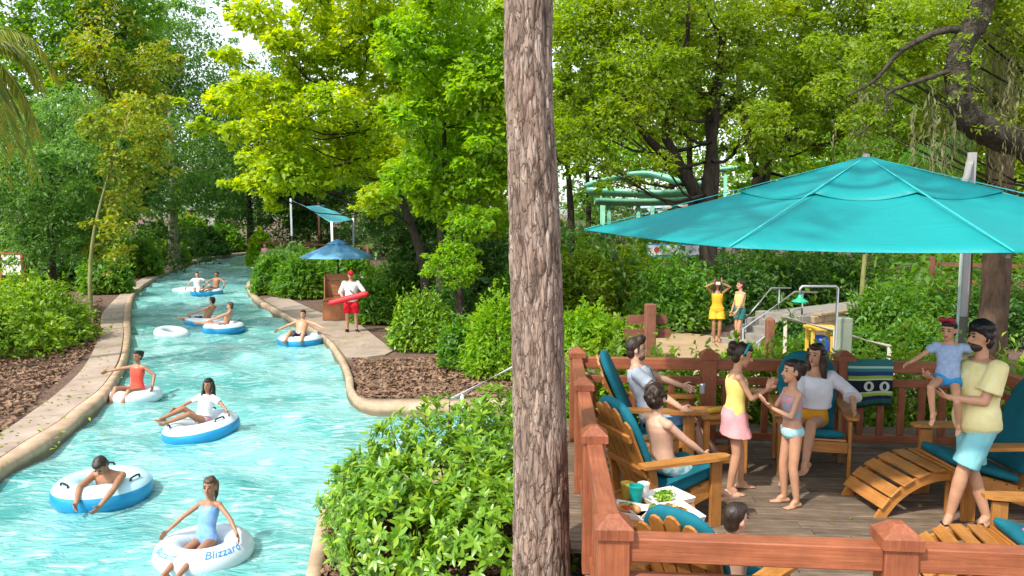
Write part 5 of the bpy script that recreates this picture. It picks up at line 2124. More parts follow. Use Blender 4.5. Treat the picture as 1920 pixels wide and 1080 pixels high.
class Person:
    """faces local +Y, the right hand is on local +X"""
    SEC = [(-.14, .100, .085), (-.06, .150, .110), (.03, .166, .116), (.15, .160, .110), (.30, .143, .100), (.45, .146, .104), (.62, .162, .114), (.78, .172, .118), (.90, .160, .104), (.97, .11, .082), (1.02, .06, .06)]
    SECF = [(-.14, .105, .09), (-.06, .155, .115), (.03, .168, .120), (.15, .155, .110), (.32, .122, .092), (.45, .125, .095), (.62, .140, .116), (.75, .146, .122), (.88, .142, .098), (.97, .095, .072), (1.02, .05, .05)]

    def __init__(self, label, loc, rz, H, skin='tan', hs=1.0, vox=.009, fem=False, wd=1.0, pel=(0, 0, .9), sp=(0, 0, 1), fwd=(0, 1, 0), face=(0, 1, 0), headup=None,
                 hr=(.22, .05, .75), hl=(-.22, .05, .75), er=(.6, -.6, -.2), el=(-.6, -.6, -.2), ar=None, al=None, kr=(0.1, 1, .2), kl=(-.1, 1, .2), tr=None, tl=None,
                 group=None, curl=.5, features=True, hdr=None, hdl=None, barefoot=True):
        s = self.s = H / 1.75
        self.o = empty('person', loc, rz, label, 'person', group)
        self.vox = vox
        self.fem = fem
        mb = self.mb = MB()
        self.pel = pel = V3(pel)
        self.up = up = V3(sp).normalized()
        f = V3(fwd)
        self.fw = fw = (f - up * f.dot(up)).normalized()
        self.rt = rt = fw.cross(up).normalized()
        self.TL = .53 * s
        self.wd = wd
        self.secs = self.SECF if fem else self.SEC
        self.torso(mb, 0, -.14, 1.02)
        neck = self.neck = pel + up * self.TL
        # head
        self.hs = h = s * hs
        ff = V3(face).normalized()
        hu = V3(headup) if headup else (Vector((0, 0, 1)) * .75 + up * .35)
        hu = (hu - ff * hu.dot(ff)).normalized()
        hr_ = ff.cross(hu).normalized()
        self.hf, self.hu, self.hr_ = ff, hu, hr_
        hc = self.hc = neck + up * (.075 * s) + hu * (.115 * h) + ff * (.022 * h)
        mb.rc(neck - up * .03 * s, hc - hu * .05 * h - ff * .015 * h, .056 * s * (.88 if fem else 1), .05 * h, 12)
        mb.ell(hc + hu * .018 * h - ff * .008 * h, (hr_ * .076 * h, ff * .094 * h, hu * .098 * h))
        mb.ell(hc - hu * .045 * h + ff * .022 * h, (hr_ * .058 * h, ff * .066 * h, hu * .072 * h))
        mb.ell(hc - hu * .098 * h + ff * .058 * h, (hr_ * .024 * h, ff * .022 * h, hu * .02 * h))
        mb.rc(hc + ff * .088 * h + hu * .006 * h, hc + ff * .106 * h - hu * .03 * h, .009 * h, .014 * h, 8)
        for sg in (-1, 1):
            mb.ell(hc + hr_ * (sg * .078 * h) - hu * .012 * h - ff * .008 * h, (hr_ * .012 * h, ff * .020 * h, hu * .032 * h), 8, 6)
        # limbs
        sw = .178 * s * wd * (.88 if fem else 1.0)
        self.arms, self.legs = [], []
        for sg, tgt, hint, hd in ((1, hr, er, hdr), (-1, hl, el, hdl)):
            sh = neck - up * (.045 * s) + rt * (sg * sw)
            e, w = ik(sh, V3(tgt), .285 * s, .25 * s, hint)
            th = (.86 if fem else 1.0) * (.5 + .5 * wd)
            mb.ell(sh, (rt * .058 * s * th, fw * .058 * s * th, up * .055 * s * th))
            mb.rc(neck - up * .02 * s + rt * (sg * .05 * s), sh, .05 * s * th, .052 * s * th, 10)
            mb.rc(sh, e, .050 * s * th, .040 * s * th)
            mb.rc(e, e.lerp(w, .35), .040 * s * th, .041 * s * th)
            mb.rc(e.lerp(w, .3), w, .041 * s * th, .027 * s * th)
            self.arms.append((sh, e, w))
            self.hand(mb, e, w, sg, curl, hd)
        hw = .088 * s * (.6 + .4 * wd)
        for sg, tgt, hint, toe in ((1, ar, kr, tr), (-1, al, kl, tl)):
            hp = pel + rt * (sg * hw) - up * .01 * s
            t_ = V3(tgt) if tgt is not None else hp - Vector((0, 0, .83 * s))
            k, a = ik(hp, t_, .425 * s, .41 * s, hint)
            mb.rc(hp, k, .083 * s * (.55 + .45 * wd), .056 * s, 14)
            mb.rc(k, k.lerp(a, .3), .054 * s, .058 * s)
            cal = (k - hp).normalized().cross(rt) if False else Vector((0, 0, 0))
            mb.rc(k.lerp(a, .28), a, .057 * s, .036 * s)
            td = V3(toe).normalized() if toe is not None else (fw * .95 + rt * sg * .2).normalized()
            dn = (a - k).normalized()
            td2 = td
            so = dn - td2 * dn.dot(td2)
            so = so.normalized() if so.length > .2 else Vector((0, 0, -1))
            sd = td2.cross(so).normalized()
            heel = a + so * .055 * s - td2 * .045 * s
            ball = a + so * .066 * s + td2 * .125 * s
            mb.rc(a, a + so * .03 * s + td2 * .06 * s, .036 * s, .034 * s, 10)
            mb.rc(heel, a + so * .05 * s + td2 * .05 * s, .031 * s, .033 * s, 10)
            mb.ell(ball - td2 * .04 * s, (sd * .043 * s, td2 * .085 * s, so * .024 * s))
            for q in range(5):
                x = (q - 2) * .0165 * s
                ln = (.062, .058, .055, .05, .043)[q if sg < 0 else 4 - q] * s
                mb.rc(ball + sd * x, ball + sd * x + td2 * (ln - abs(q - 2) * .004 * s), .0115 * s, .0105 * s, 8)
            self.legs.append((hp, k, a, td2, so, sd))
        self.body = remeshed('body', mb, SK[skin], vox, 2, self.o)
        if features:
            for sg in (-1, 1):
                c = hc + ff * .083 * h + hr_ * (sg * .032 * h) + hu * .012 * h
                MB().ell(c, (hr_ * .0125 * h, ff * .008 * h, hu * .008 * h), 8, 6).build('eye', eye_m, self.o, True)
                MB().rc(c + hu * .024 * h - hr_ * .017 * h, c + hu * .026 * h + hr_ * .017 * h, .0045 * h, .0045 * h, 6).build('eyebrow', HAIR['dark'], self.o, True)
            c = hc + ff * .086 * h - hu * .062 * h
            MB().ell(c, (hr_ * .024 * h, ff * .012 * h, hu * .008 * h), 10, 6).build('mouth', lip_m, self.o, True)

    def sec(self, t):
        S = self.secs
        for (t0, a0, b0), (t1, a1, b1) in zip(S[:-1], S[1:]):
            if t <= t1:
                f = max(0, min(1, (t - t0) / (t1 - t0)))
                return a0 + (a1 - a0) * f, b0 + (b1 - b0) * f
        return S[-1][1], S[-1][2]

    def torso(self, mb, inf, t0, t1, n=9, flare=0.0):
        s = self.s
        out = []
        for i in range(n + 1):
            t = t0 + (t1 - t0) * i / n
            a, b = self.sec(t)
            g = inf + flare * (1 - i / n)
            c = self.pel + self.up * (t * self.TL) + self.fw * (.012 * s * math.sin(math.pi * max(0, min(1, t))))
            out.append((c, self.rt * (a * s * self.wd + g), self.fw * (b * s * (.5 + .5 * self.wd) + g)))
        mb.loft(out, 20, power=2.3)

    def hand(self, mb, e, w, sg, curl, hd=None):
        s = self.s
        d = V3(hd).normalized() if hd is not None else (w - e).normalized()
        # thumb side: forwards/upwards
        side = (self.fw * .6 + self.up * .55)
        side = side - d * side.dot(d)
        side = side.normalized() if side.length > .1 else frame(d)[0]
        pn = d.cross(side).normalized() * (1 if sg > 0 else -1)      # back of the hand
        pc = w + d * .052 * s
        mb.ell(pc, (d * .055 * s, side * .041 * s, pn * .016 * s), 10, 6)
        mb.rc(w, pc, .025 * s, .022 * s, 8)
        for q in range(4):
            b0 = w + d * (.088 - .006 * abs(q - 1)) * s + side * ((1.5 - q) * .0215 * s)
            ln = (.070, .078, .072, .056)[q] * s
            d1 = (d - pn * curl * .6 + side * (1.5 - q) * .09).normalized()
            m_ = b0 + d1 * ln * .55
            d2 = (d - pn * curl * 1.5 + side * (1.5 - q) * .05).normalized()
            r = max(.0085 * s, self.vox * .95)
            mb.rc(b0 - d * .02 * s, m_, r * 1.08, r, 8)
            mb.rc(m_, m_ + d2 * ln * .5, r, r * .85, 8)
        b0 = w + d * .03 * s + side * .028 * s
        m_ = b0 + (d * .6 + side * .8 - pn * .25).normalized() * .042 * s
        r = max(.010 * s, self.vox)
        mb.rc(b0, m_, r * 1.2, r, 8)
        mb.rc(m_, m_ + (d * .95 + side * .3 - pn * .3).normalized() * .032 * s, r, r * .85, 8)

    # ------------------------------------------------ clothes and hair
    def shirt(self, m, t0=-.05, sleeve=.55, inf=.016, name='shirt', t1=.985, flare=.012, hang=.0):
        s = self.s
        mb = MB()
        self.torso(mb, inf * s * 1.1, t0, t1, 10, flare * s)
        for sh, e, w in self.arms:
            if sleeve > 0:
                end = sh.lerp(e, min(1, sleeve)) if sleeve <= 1 else e.lerp(w, sleeve - 1)
                k = (.050 + inf) * s * (.9 if self.fem else 1)
                mb.ell(sh, (self.rt * k * 1.12, self.fw * k * 1.1, self.up * k * 1.05))
                if sleeve > 1:
                    mb.rc(sh, e, k * 1.05, k * .95)
                    mb.rc(e, end, k * .95, k * 1.0 + hang * s, flat=True)
                else:
                    mb.rc(sh, end, k * 1.08, k * 1.06 + hang * s, flat=True)
        return remeshed(name, mb, m, max(.010, self.vox * 1.1), 3, self.o, .008 * s, 15)

    def shorts(self, m, leg=.62, inf=.014, t1=.17, name='shorts', flare=.022):
        s = self.s
        mb = MB()
        self.torso(mb, inf * s, -.14, t1, 6)
        for hp, k, a, *_ in self.legs:
            r = .083 * s * (.55 + .45 * self.wd)
            mb.rc(hp + (hp - k).normalized() * .02 * s, hp.lerp(k, leg), r + inf * s, (r * (1 - leg) + .056 * s * leg) + (inf + flare) * s, flat=True, n=16)
            mb.ell(hp, (self.rt * (r + inf * s), self.fw * (r + inf * s), self.up * (r + inf * s)))
        return remeshed(name, mb, m, max(.010, self.vox * 1.1), 3, self.o, .008 * s, 14)

    def suit(self, m, t0=-.12, t1=.86, inf=.006, name='swimsuit', straps=True):
        s = self.s
        mb = MB()
        self.torso(mb, inf * s + .003, t0, t1, 10)
        if straps:
            for sg in (-1, 1):
                a = self.pel + self.up * self.TL * .84 + self.rt * (sg * .07 * s) + self.fw * .105 * s
                b = self.neck + self.rt * (sg * .062 * s) - self.up * .0 * s
                c = self.pel + self.up * self.TL * .84 + self.rt * (sg * .07 * s) - self.fw * .095 * s
                mb.tube([a, b + self.up * .015 * s, c], .014 * s, 6)
        return remeshed(name, mb, m, max(.008, self.vox), 2, self.o)

    def skirt(self, m, leg=.5, t1=.18, flare=.05, name='skirt'):
        s = self.s
        mb = MB()
        secs = []
        kmid = (self.legs[0][1] + self.legs[1][1]) / 2
        hm = (self.legs[0][0] + self.legs[1][0]) / 2
        top = self.pel + self.up * (t1 * self.TL)
        a, b = self.sec(t1)
        secs.append((top, self.rt * (a * s * self.wd + .010), self.fw * (b * s + .010)))
        a, b = self.sec(.02)
        secs.append((self.pel + self.up * .02 * self.TL, self.rt * (a * s * self.wd + .022), self.fw * (b * s + .024)))
        e = hm.lerp(kmid, leg)
        gap = ((self.legs[0][1] - self.legs[1][1]) * leg).length / 2
        secs.append((hm.lerp(kmid, leg * .5), self.rt * (.175 * s * self.wd + flare * .5 + gap * .4), self.fw * (.125 * s + flare * .5)))
        secs.append((e, self.rt * (.17 * s * self.wd + flare + gap * .6), self.fw * (.125 * s + flare)))
        mb.loft(secs, 24, power=2.2)
        return remeshed(name, mb, m, max(.010, self.vox * 1.1), 2, self.o, .010 * s, 18, .25)

    def hair(self, style, col='dark'):
        h, c, f, u, r = self.hs, self.hc, self.hf, self.hu, self.hr_
        mb = MB()
        cap = 1.0
        amp, sc = .006 * h, 26
        mb.ell(c + u * .034 * h - f * .026 * h, (r * .084 * h, f * .091 * h, u * .098 * h), 14, 10)
        mb.ell(c + u * .085 * h + f * .022 * h, (r * .066 * h, f * .066 * h, u * .042 * h))
        mb.ell(c - u * .03 * h - f * .05 * h, (r * .074 * h, f * .056 * h, u * .072 * h))
        if style == 'quiff':
            mb.ell(c + u * .115 * h + f * .045 * h, (r * .058 * h, f * .056 * h, u * .036 * h))
            for sg in (-1, 1):
                mb.rc(c + r * sg * .077 * h + u * .02 * h + f * .012 * h, c + r * sg * .077 * h - u * .028 * h + f * .012 * h, .012 * h, .010 * h, 8)
        if style == 'thick':
            mb.ell(c + u * .085 * h - f * .01 * h, (r * .098 * h, f * .108 * h, u * .072 * h))
            for sg in (-1, 1):
                mb.rc(c + r * sg * .08 * h + u * .04 * h + f * .0 * h, c + r * sg * .08 * h - u * .02 * h + f * .0 * h, .018 * h, .012 * h, 8)
            amp, sc = .014 * h, 22
        if style == 'curly':
            rr = random.Random(3)
            for k in range(60):
                v = Vector((rr.gauss(0, 1), rr.gauss(0, 1), rr.gauss(.5, .8))).normalized()
                p = c + u * .03 * h - f * .03 * h + r * v.x * .088 * h + f * v.y * .092 * h + u * v.z * .1 * h
                if (p - c).dot(f) < .05 * h:
                    mb.ell(p, (r * .024 * h, f * .024 * h, u * .024 * h), 7, 5)
            amp, sc = .01 * h, 30
        if style in ('long', 'longwave'):
            b = self.neck - self.fw * .075 * self.s
            for k in (-1.6, -.8, 0, .8, 1.6):
                p0 = c + u * .05 * h - f * (.07 - .022 * abs(k)) * h + r * k * .046 * h
                p1 = c - u * .09 * h - f * (.068 - .028 * abs(k)) * h + r * k * .056 * h
                p2 = b - self.up * .12 * self.s + r * k * .062 * h
                mb.tube(spline([p0, p1, p2], 7), [.035 * h, .038 * h, .04 * h, .04 * h, .036 * h, .03 * h, .012 * h], 8)
            if style == 'longwave':
                for sg in (-1, 1):
                    p0 = c + u * .06 * h + f * .01 * h + r * sg * .075 * h
                    p1 = c - u * .1 * h + f * .0 * h + r * sg * .088 * h
                    p2 = self.neck - self.up * .20 * self.s + self.fw * .10 * self.s + self.rt * sg * .085 * self.s
                    mb.tube(spline([p0, p1, p2], 7), [.026 * h, .03 * h, .034 * h, .036 * h, .032 * h, .026 * h, .010 * h], 8)
            amp, sc = .012 * h, 20
        if style == 'bun':
            mb.ell(c + u * .06 * h - f * .115 * h, (r * .062 * h, f * .055 * h, u * .06 * h))
            mb.ell(c + u * .01 * h - f * .125 * h, (r * .05 * h, f * .045 * h, u * .06 * h))
            amp, sc = .012 * h, 24
        if style == 'pony':
            p0 = c + u * .03 * h - f * .10 * h
            mb.tube(spline([p0, p0 - f * .08 * h - u * .04 * h, p0 - f * .08 * h - u * .18 * h, p0 - f * .05 * h - u * .26 * h], 8), [.03 * h, .036 * h, .04 * h, .04 * h, .036 * h, .03 * h, .02 * h, .01 * h], 8)
            amp, sc = .01 * h, 24
        return remeshed('hair', mb, HAIR[col], max(.008, self.vox), 1, self.o, amp, sc)

    def headband(self, m, lift=.03):
        h, c, f, u, r = self.hs, self.hc, self.hf, self.hu, self.hr_
        pts = []
        for k in range(13):
            a = math.pi * k / 12
            pts.append(c + r * math.cos(a) * .094 * h + (u * .97 + f * .22) * math.sin(a) * .128 * h + u * .01 * h)
        MB().tube(pts, .013 * h, 7).build('headband', m, self.o, True)

    def flipflops(self, m):
        for hp, k, a, td, so, sd in self.legs:
            s = self.s
            c = a + so * .088 * s + td * .055 * s
            mb = MB()
            prof = [(-.10, .034), (-.05, .038), (.02, .036), (.08, .048), (.13, .046), (.16, .026)]
            vs = []
            for off in (0, .016 * s):
                for x, w in prof:
                    vs.append(c + td * x * s + sd * w * s + so * off)
                for x, w in reversed(prof):
                    vs.append(c + td * x * s - sd * w * s + so * off)
            n = len(prof) * 2
            mb.add(vs, [tuple(range(n)), tuple(range(2 * n - 1, n - 1, -1))] + [(i, i + n, (i + 1) % n + n, (i + 1) % n) for i in range(n)])
            toe = c + td * .10 * s - so * .045 * s
            for sg in (-1, 1):
                mb.tube([c + td * .0 * s + sd * sg * .038 * s, c + td * .04 * s + sd * sg * .034 * s - so * .05 * s, toe], .0075 * s, 6)
            mb.build('sandal', m, self.o)


# ---------------- fabrics
f_grey = cloth('heather_blue_grey_jersey', (.36, .42, .48), (.47, .50, .56))
f_ltblue = cloth('light_blue_shorts', (.18, .36, .62), (.30, .47, .70))
f_leafy = mat('tropical_print_cloth', (.70, .72, .70), .85, scale=14, col2=(.05, .30, .34), bump=.3, bscale=14)
f_yellow = cloth('lemon_cloth', (.66, .55, .13), (.76, .66, .22))
f_pink = cloth('pale_pink_cloth', (.68, .27, .29), (.76, .38, .38))
f_print = mat('coral_and_aqua_swim_print', (.03, .42, .48), .6, scale=16, col2=(.72, .14, .18))
f_aqua = mat('aqua_swim_bottom', (.10, .52, .62), .6, scale=14, col2=(.62, .72, .72))
f_white = cloth('white_gauze', (.60, .60, .65), (.70, .70, .74))
f_gold = cloth('golden_swimsuit', (.62, .30, .02))
f_lemon = mat('pale_yellow_polo_shirt', (.68, .60, .26), .85, scale=7, col2=(.76, .70, .38), bump=.5, bscale=12)
f_seaf = cloth('seafoam_shorts', (.16, .46, .50), (.25, .55, .58))
f_denim = mat('chambray_shirt', (.22, .34, .56), .85, scale=30, col2=(.36, .46, .64), bump=.3, bscale=14)
f_blue = cloth('bright_blue_shorts', (.03, .26, .56))
blackr = mat('black_rubber', (.012, .012, .013), .6)
f_red = cloth('red_cloth', (.62, .015, .03))
f_tee = cloth('white_tee', (.60, .60, .61), (.70, .70, .70))
f_orange = cloth('coral_red_swimsuit', (.72, .06, .04), (.78, .12, .08))
f_sky = mat('sky_blue_swimsuit', (.08, .25, .60), .5, scale=9, col2=(.26, .44, .70))
f_mustard = cloth('marigold_dress', (.68, .33, .02), (.75, .42, .04))
f_green = cloth('dark_teal_shorts', (.03, .14, .13))
f_navy = cloth('navy_swim_trunks', (.02, .03, .10))

# ---------------- on the deck
p = Person('man in a grey blue tee and light blue shorts lounging in the back left chair', (1.50, 8.30, DECK), R(-98), 1.80, 'light', 1.0, .0085,
           pel=(0, .0, .52), sp=(0, -.34, 1), face=(-.12, 1, -.02), hr=(.37, .27, .70), hl=(-.36, .46, .72), er=(.9, -.4, -.5), el=(-.9, -.2, -.6),
           ar=(.16, .52, .085), al=(-.10, .70, .085), kr=(.25, .5, 1), kl=(-.1, .5, 1))
p.shirt(f_grey, -.06, .55)
p.shorts(f_ltblue, .72)
p.hair('quiff', 'dark')
o = MB().ell(p.hc - p.hu * .085 * p.hs + p.hf * .045 * p.hs, (p.hr_ * .053 * p.hs, p.hf * .052 * p.hs, p.hu * .036 * p.hs)).build('beard', HAIR['brown'], p.o, True)
q = p.pel + p.up * p.TL * .86 + p.fw * .135
MB().tube([q + p.rt * -.03, q - p.up * .07, q - p.up * .14 + p.rt * .01], [.012, .016, .012], 8).build('sunglasses', blackr, p.o, True)
can = MB().lathe([(.024, 0), (.030, .008), (.030, .10), (.024, .112)], n=14).build('drink_can', mat('aluminium', (.62, .66, .70), .3, metal=.7, var=.1, scale=30))
can.location = (2.10, 8.56, DECK + .69)
tag(can, 'silver drink can in the hand of the man in the grey tee', 'can')

p = Person('shirtless boy with tousled dark hair seen from behind in a cedar chair', (1.30, 6.72, DECK), R(-64), 1.42, 'light', 1.16, .0085,
           pel=(0, .02, .49), sp=(0, -.16, 1), face=(-.55, 1, .08), hr=(.20, .30, .60), hl=(-.33, .26, .64), er=(1, -.6, -.2), el=(-.8, -.9, -.3),
           ar=(.13, .66, .14), al=(-.15, .70, .14), kr=(.2, .4, 1), kl=(-.2, .4, 1))
p.shorts(f_leafy, .86, .016, .14)
p.hair('curly', 'dark')

p = Person('dark haired boy low in the chair behind the front railing', (1.24, 4.64, DECK), R(-45), 1.10, 'light', 1.28, .0085,
           pel=(.02, .16, .33), sp=(.06, -.10, 1), face=(.3, 1, -.1), hr=(.26, .34, .50), hl=(-.26, .34, .50), er=(.8, -.8, -.3), el=(-.8, -.8, -.3),
           ar=(.11, .58, .12), al=(-.11, .60, .12), kr=(.2, .4, 1), kl=(-.2, .4, 1))
p.shorts(f_red, .8)
p.hair('short', 'dark')

p = Person('girl in a yellow halter top and pink skirt clapping beside the side table', (2.12, 7.40, DECK), R(-93), 1.42, 'tan', 1.13, .0085, True, .9,
           pel=(0, 0, .745), sp=(0, .04, 1), face=(.15, 1, -.28), hr=(.035, .30, 1.01), hl=(-.03, .34, .99), er=(.5, -.6, -.9), el=(-.5, -.6, -.9), hdr=(-.1, .45, 1), hdl=(.1, .45, 1),
           ar=(.085, -.04, .065), al=(-.08, .10, .065), curl=.2)
p.suit(f_yellow, .05, .84, .012, 'halter_top')
p.skirt(f_pink, .52, .2, .045)
p.hair('bun', 'dark')
p.headband(mat('teal_band', (.01, .30, .32), .5))

p = Person('small girl in a coral and aqua swimsuit standing with clasped hands', (2.56, 7.05, DECK), R(100), 1.31, 'tan', 1.18, .0085, True, .9,
           pel=(0, 0, .69), sp=(0, .03, 1), face=(-.05, 1, .05), hr=(.02, .25, .95), hl=(-.04, .24, .93), er=(.6, -.5, -.8), el=(-.6, -.5, -.8),
           ar=(.07, .02, .06), al=(-.075, -.02, .06), hdr=(-.1, .7, .6), hdl=(.15, .7, .6))
p.suit(f_print, .30, .86, .008, 'swim_top')
p.suit(f_aqua, -.14, .12, .009, 'swim_bottom', False)
p.hair('bun', 'dark')

p = Person('long haired woman in a white cover-up laughing in the chair by the towel', (3.14, 8.15, DECK), R(170), 1.68, 'tan', 1.0, .0085, True, 1.0,
           pel=(.0, .08, .53), sp=(-.04, .06, 1), face=(.62, .75, -.02), hr=(.24, .52, .66), hl=(-.36, .30, .70), er=(.8, -.6, -.4), el=(-.9, -.5, -.4),
           ar=(.34, .62, .10), al=(.16, .68, .26), kr=(.1, .5, 1), kl=(.3, .6, 1), tl=(.5, .8, -.2))
p.suit(f_gold, -.12, .84, .008)
p.shirt(f_white, .30, 1.25, .03, 'cover_up', .93, .03, .03)
p.hair('longwave', 'dark')

p = Person('man in a pale yellow shirt and seafoam shorts standing with crossed ankles', (3.89, 6.50, DECK), R(100), 1.75, 'tan', 1.0, .0085,
           pel=(.0, -.02, .92), sp=(0, -.02, 1), face=(.12, 1, .02), hr=(.20, .33, 1.30), hl=(-.02, .27, 1.15), er=(.9, -.3, -.7), el=(-.8, -.7, -.7), hdl=(.95, .35, .1), hdr=(-.85, .45, .05),
           ar=(-.03, -.14, .10), al=(.03, .17, .10), kr=(0, 1, 0), kl=(0, 1, 0), tr=(-.2, 1, 0), tl=(-.65, .8, 0))
p.shirt(f_lemon, -.16, .72, .026, 'shirt', .985, .018, .02)
p.shorts(f_seaf, .86, .020, .1, 'shorts', .03)
p.hair('thick', 'black')
o = MB().ell(p.hc - p.hu * .075 * p.hs + p.hf * .04 * p.hs, (p.hr_ * .060 * p.hs, p.hf * .060 * p.hs, p.hu * .046 * p.hs)).build('beard', HAIR['dark'], p.o, True)
p.flipflops(blackr)

p = Person('toddler in a chambray shirt and red bow held by the standing man', (3.70, 6.56, DECK + .09), R(146), .96, 'tan', 1.32, .008, False, .95,
           pel=(.02, 0, 1.20), sp=(.0, .02, 1), face=(.25, 1, -.22), hr=(.30, .16, 1.32), hl=(-.18, -.02, 1.32), er=(.6, -.3, -.6), el=(-.7, -.3, -.6),
           ar=(.10, .20, .92), al=(-.08, .06, .83), kr=(.3, 1, .4), kl=(-.1, 1, .3), tr=(.2, .6, -.7), tl=(0, .7, -.7))
p.shirt(f_denim, -.02, .55, .016)
p.shorts(f_blue, .30, .018, .12)
p.hair('short', 'black')
h, c, f, u, r = p.hs, p.hc, p.hf, p.hu, p.hr_
mb = MB()
for sg in (-1, 1):
    mb.ell(c + u * .135 * h + f * .05 * h + r * sg * .045 * h, (r * .048 * h, f * .022 * h, u * .034 * h))
mb.ell(c + u * .135 * h + f * .06 * h, (r * .016 * h, f * .016 * h, u * .016 * h))
mb.build('hair_bow', mat('crimson_satin', (.34, .008, .035), .4), p.o, True)

# ---------------- by the pool and on the walkway
g = ground(660, 622)
p = Person('lifeguard in a red cap, white shirt and red shorts on the concrete pad', g, R(188), 1.80, 'tan', 1.0, .011,
           face=(.1, 1, -.05), pel=(0, 0, .93), hr=(.22, .26, 1.02), hl=(-.26, .24, 1.06), er=(.9, -.6, -.3), el=(-.9, -.6, -.3), ar=(.13, 0, .08), al=(-.14, .02, .08))
p.shirt(f_tee, -.08, 1.1, .02)
p.shorts(f_red, .86, .022, .12, 'shorts', .035)
mb = MB()
mb.ell(p.hc + p.hu * .045 * p.hs - p.hf * .006, (p.hr_ * .088, p.hf * .105, p.hu * .085))
mb.ell(p.hc + p.hu * .05 * p.hs + p.hf * .11, (p.hr_ * .07, p.hf * .07, p.hu * .012))
mb.build('cap', f_red, p.o, True)
MB().tube([p.neck + p.rt * .12 + p.fw * .06, p.pel + p.up * .28 + p.fw * .15 - p.rt * .0, p.pel + p.up * .1 + p.fw * .1 - p.rt * .18], .018, 6).build('shoulder_strap', blackr, p.o, True)
for hp, k, a, td, so, sd in p.legs:
    MB().ell(a + td * .05 + Vector((0, 0, -.035)), (sd * .052, td * .14, Vector((0, 0, .05)))).build('shoe', blackr, p.o, True)
rt_ = MB().tube(spline([(-.62, 0, -.16), (-.45, 0, -.12), (0, 0, 0), (.40, 0, .10), (.55, 0, .14)], 12), [.03, .075, .085, .085, .085, .085, .085, .085, .085, .08, .07, .035], 12).build('rescue_tube', mat('red_foam', (.66, .02, .03), .5), None, True)
rt_.location = (g.x + .02, g.y - .36, 1.03)
tag(rt_, 'red foam rescue tube held across the waist of the lifeguard', 'rescue tube')

g = at(1343, 640, 21.0); g.z = .012
p = Person('woman in a marigold romper with arms raised on the walkway', g, R(170), 1.66, 'brown', 1.0, .011, True, 1.0, face=(0, 1, .1),
           pel=(0, 0, .87), hr=(.10, .16, 1.60), hl=(-.10, .16, 1.60), er=(1, .1, -.2), el=(-1, .1, -.2), ar=(.06, 0, .08), al=(-.06, .03, .08), hdr=(-.3, 0, 1), hdl=(.3, 0, 1))
p.suit(f_mustard, -.05, .86, .014, 'top')
p.shorts(f_mustard, .62, .03, .16, 'shorts', .05)
p.hair('longwave', 'dark')
mb = MB().box(p.hc + p.hf * .14 + p.hu * .02, (.12, .05, .08), None, 0, .01)
mb.build('camera', mat('pale_camera', (.55, .52, .48), .4), p.o)
g = at(1386, 640, 20.6); g.z = .012
p = Person('woman in a yellow top and dark teal shorts beside the stair rail', g, R(112), 1.68, 'tan', 1.0, .011, True, 1.0, face=(.1, 1, 0),
           pel=(0, 0, .88), hr=(.24, .08, .86), hl=(-.16, .26, .86), er=(.7, -.7, -.2), el=(-.7, -.7, -.2), ar=(.07, -.05, .08), al=(-.07, .06, .08))
p.suit(f_yellow, .28, .86, .010, 'top')
p.shorts(f_green, .5, .02, .2)
p.hair('bun', 'dark')
g = at(497, 470, 46); g.z = 0
p = Person('far person in a pink top standing beyond the lifeguard bank', g, R(180), 1.68, 'light', 1.0, .018, True, features=False)
p.shirt(f_pink, -.05, .6, .02)
p.shorts(f_pink, .6)
p.hair('short', 'brown')

# ---------------- swim tubes
vin_b = mat('blue_vinyl', (.012, .25, .50), .28, var=.12, scale=3, spec=.5)
vin_w = mat('white_vinyl', (.56, .64, .68), .28, var=.05, scale=3, spec=.5)
vin_p = mat('pale_aqua_vinyl', (.45, .68, .74), .28, var=.08, scale=3, spec=.5)
TG = 'inflatable tubes floating on the river'


def swim_tube(label, px, py, Rm=.40, rm=.20, rz=0.0, tilt=(0, 0), kind='blue', handles=True, dip=.0):
    g = ground(px, py, WATER + .06)
    t = empty('swim_tube', (g.x, g.y, WATER + rm * .42 - dip), rz, label, 'swim tube', TG)
    t.rotation_euler = (tilt[0], tilt[1], rz)
    nu, nv = 72, 28
    vs, fs, mi = [], [], []
    for i in range(nu):
        a = 2 * math.pi * i / nu
        for j in range(nv):
            b = 2 * math.pi * j / nv
            pin = max(0, -math.cos(b)) ** 3                       # welded inner seam puckers
            r = rm * (1 - .05 * pin * (1 + math.sin(a * 26)))
            q = Rm + math.cos(b) * r
            z = math.sin(b) * r * .92
            vs.append((math.cos(a) * q, math.sin(a) * q, z))
    for i in range(nu):
        for j in range(nv):
            fs.append((i * nv + j, ((i + 1) % nu) * nv + j, ((i + 1) % nu) * nv + (j + 1) % nv, i * nv + (j + 1) % nv))
            b = 360 * (j + .5) / nv
            mi.append(0 if (20 < b < 200) else 1)
    link('ring', np_mesh('ring', vs, np.array(fs), [vin_w if kind != 'aqua' else vin_p, vin_w if kind == 'white' else vin_b], True, mi), t)
    if handles:
        for a in (R(90), R(215), R(330)):
            d = Vector((math.cos(a), math.sin(a), 0))
            e = Vector((-d.y, d.x, 0))
            c = d * (Rm + rm * .35) + Vector((0, 0, rm * .86))
            MB().tube(spline([c - e * .09, c - e * .07 + Vector((0, 0, .035)), c + e * .07 + Vector((0, 0, .035)), c + e * .09], 8), .013, 6).build('handle', blackr, t, True)
    return t


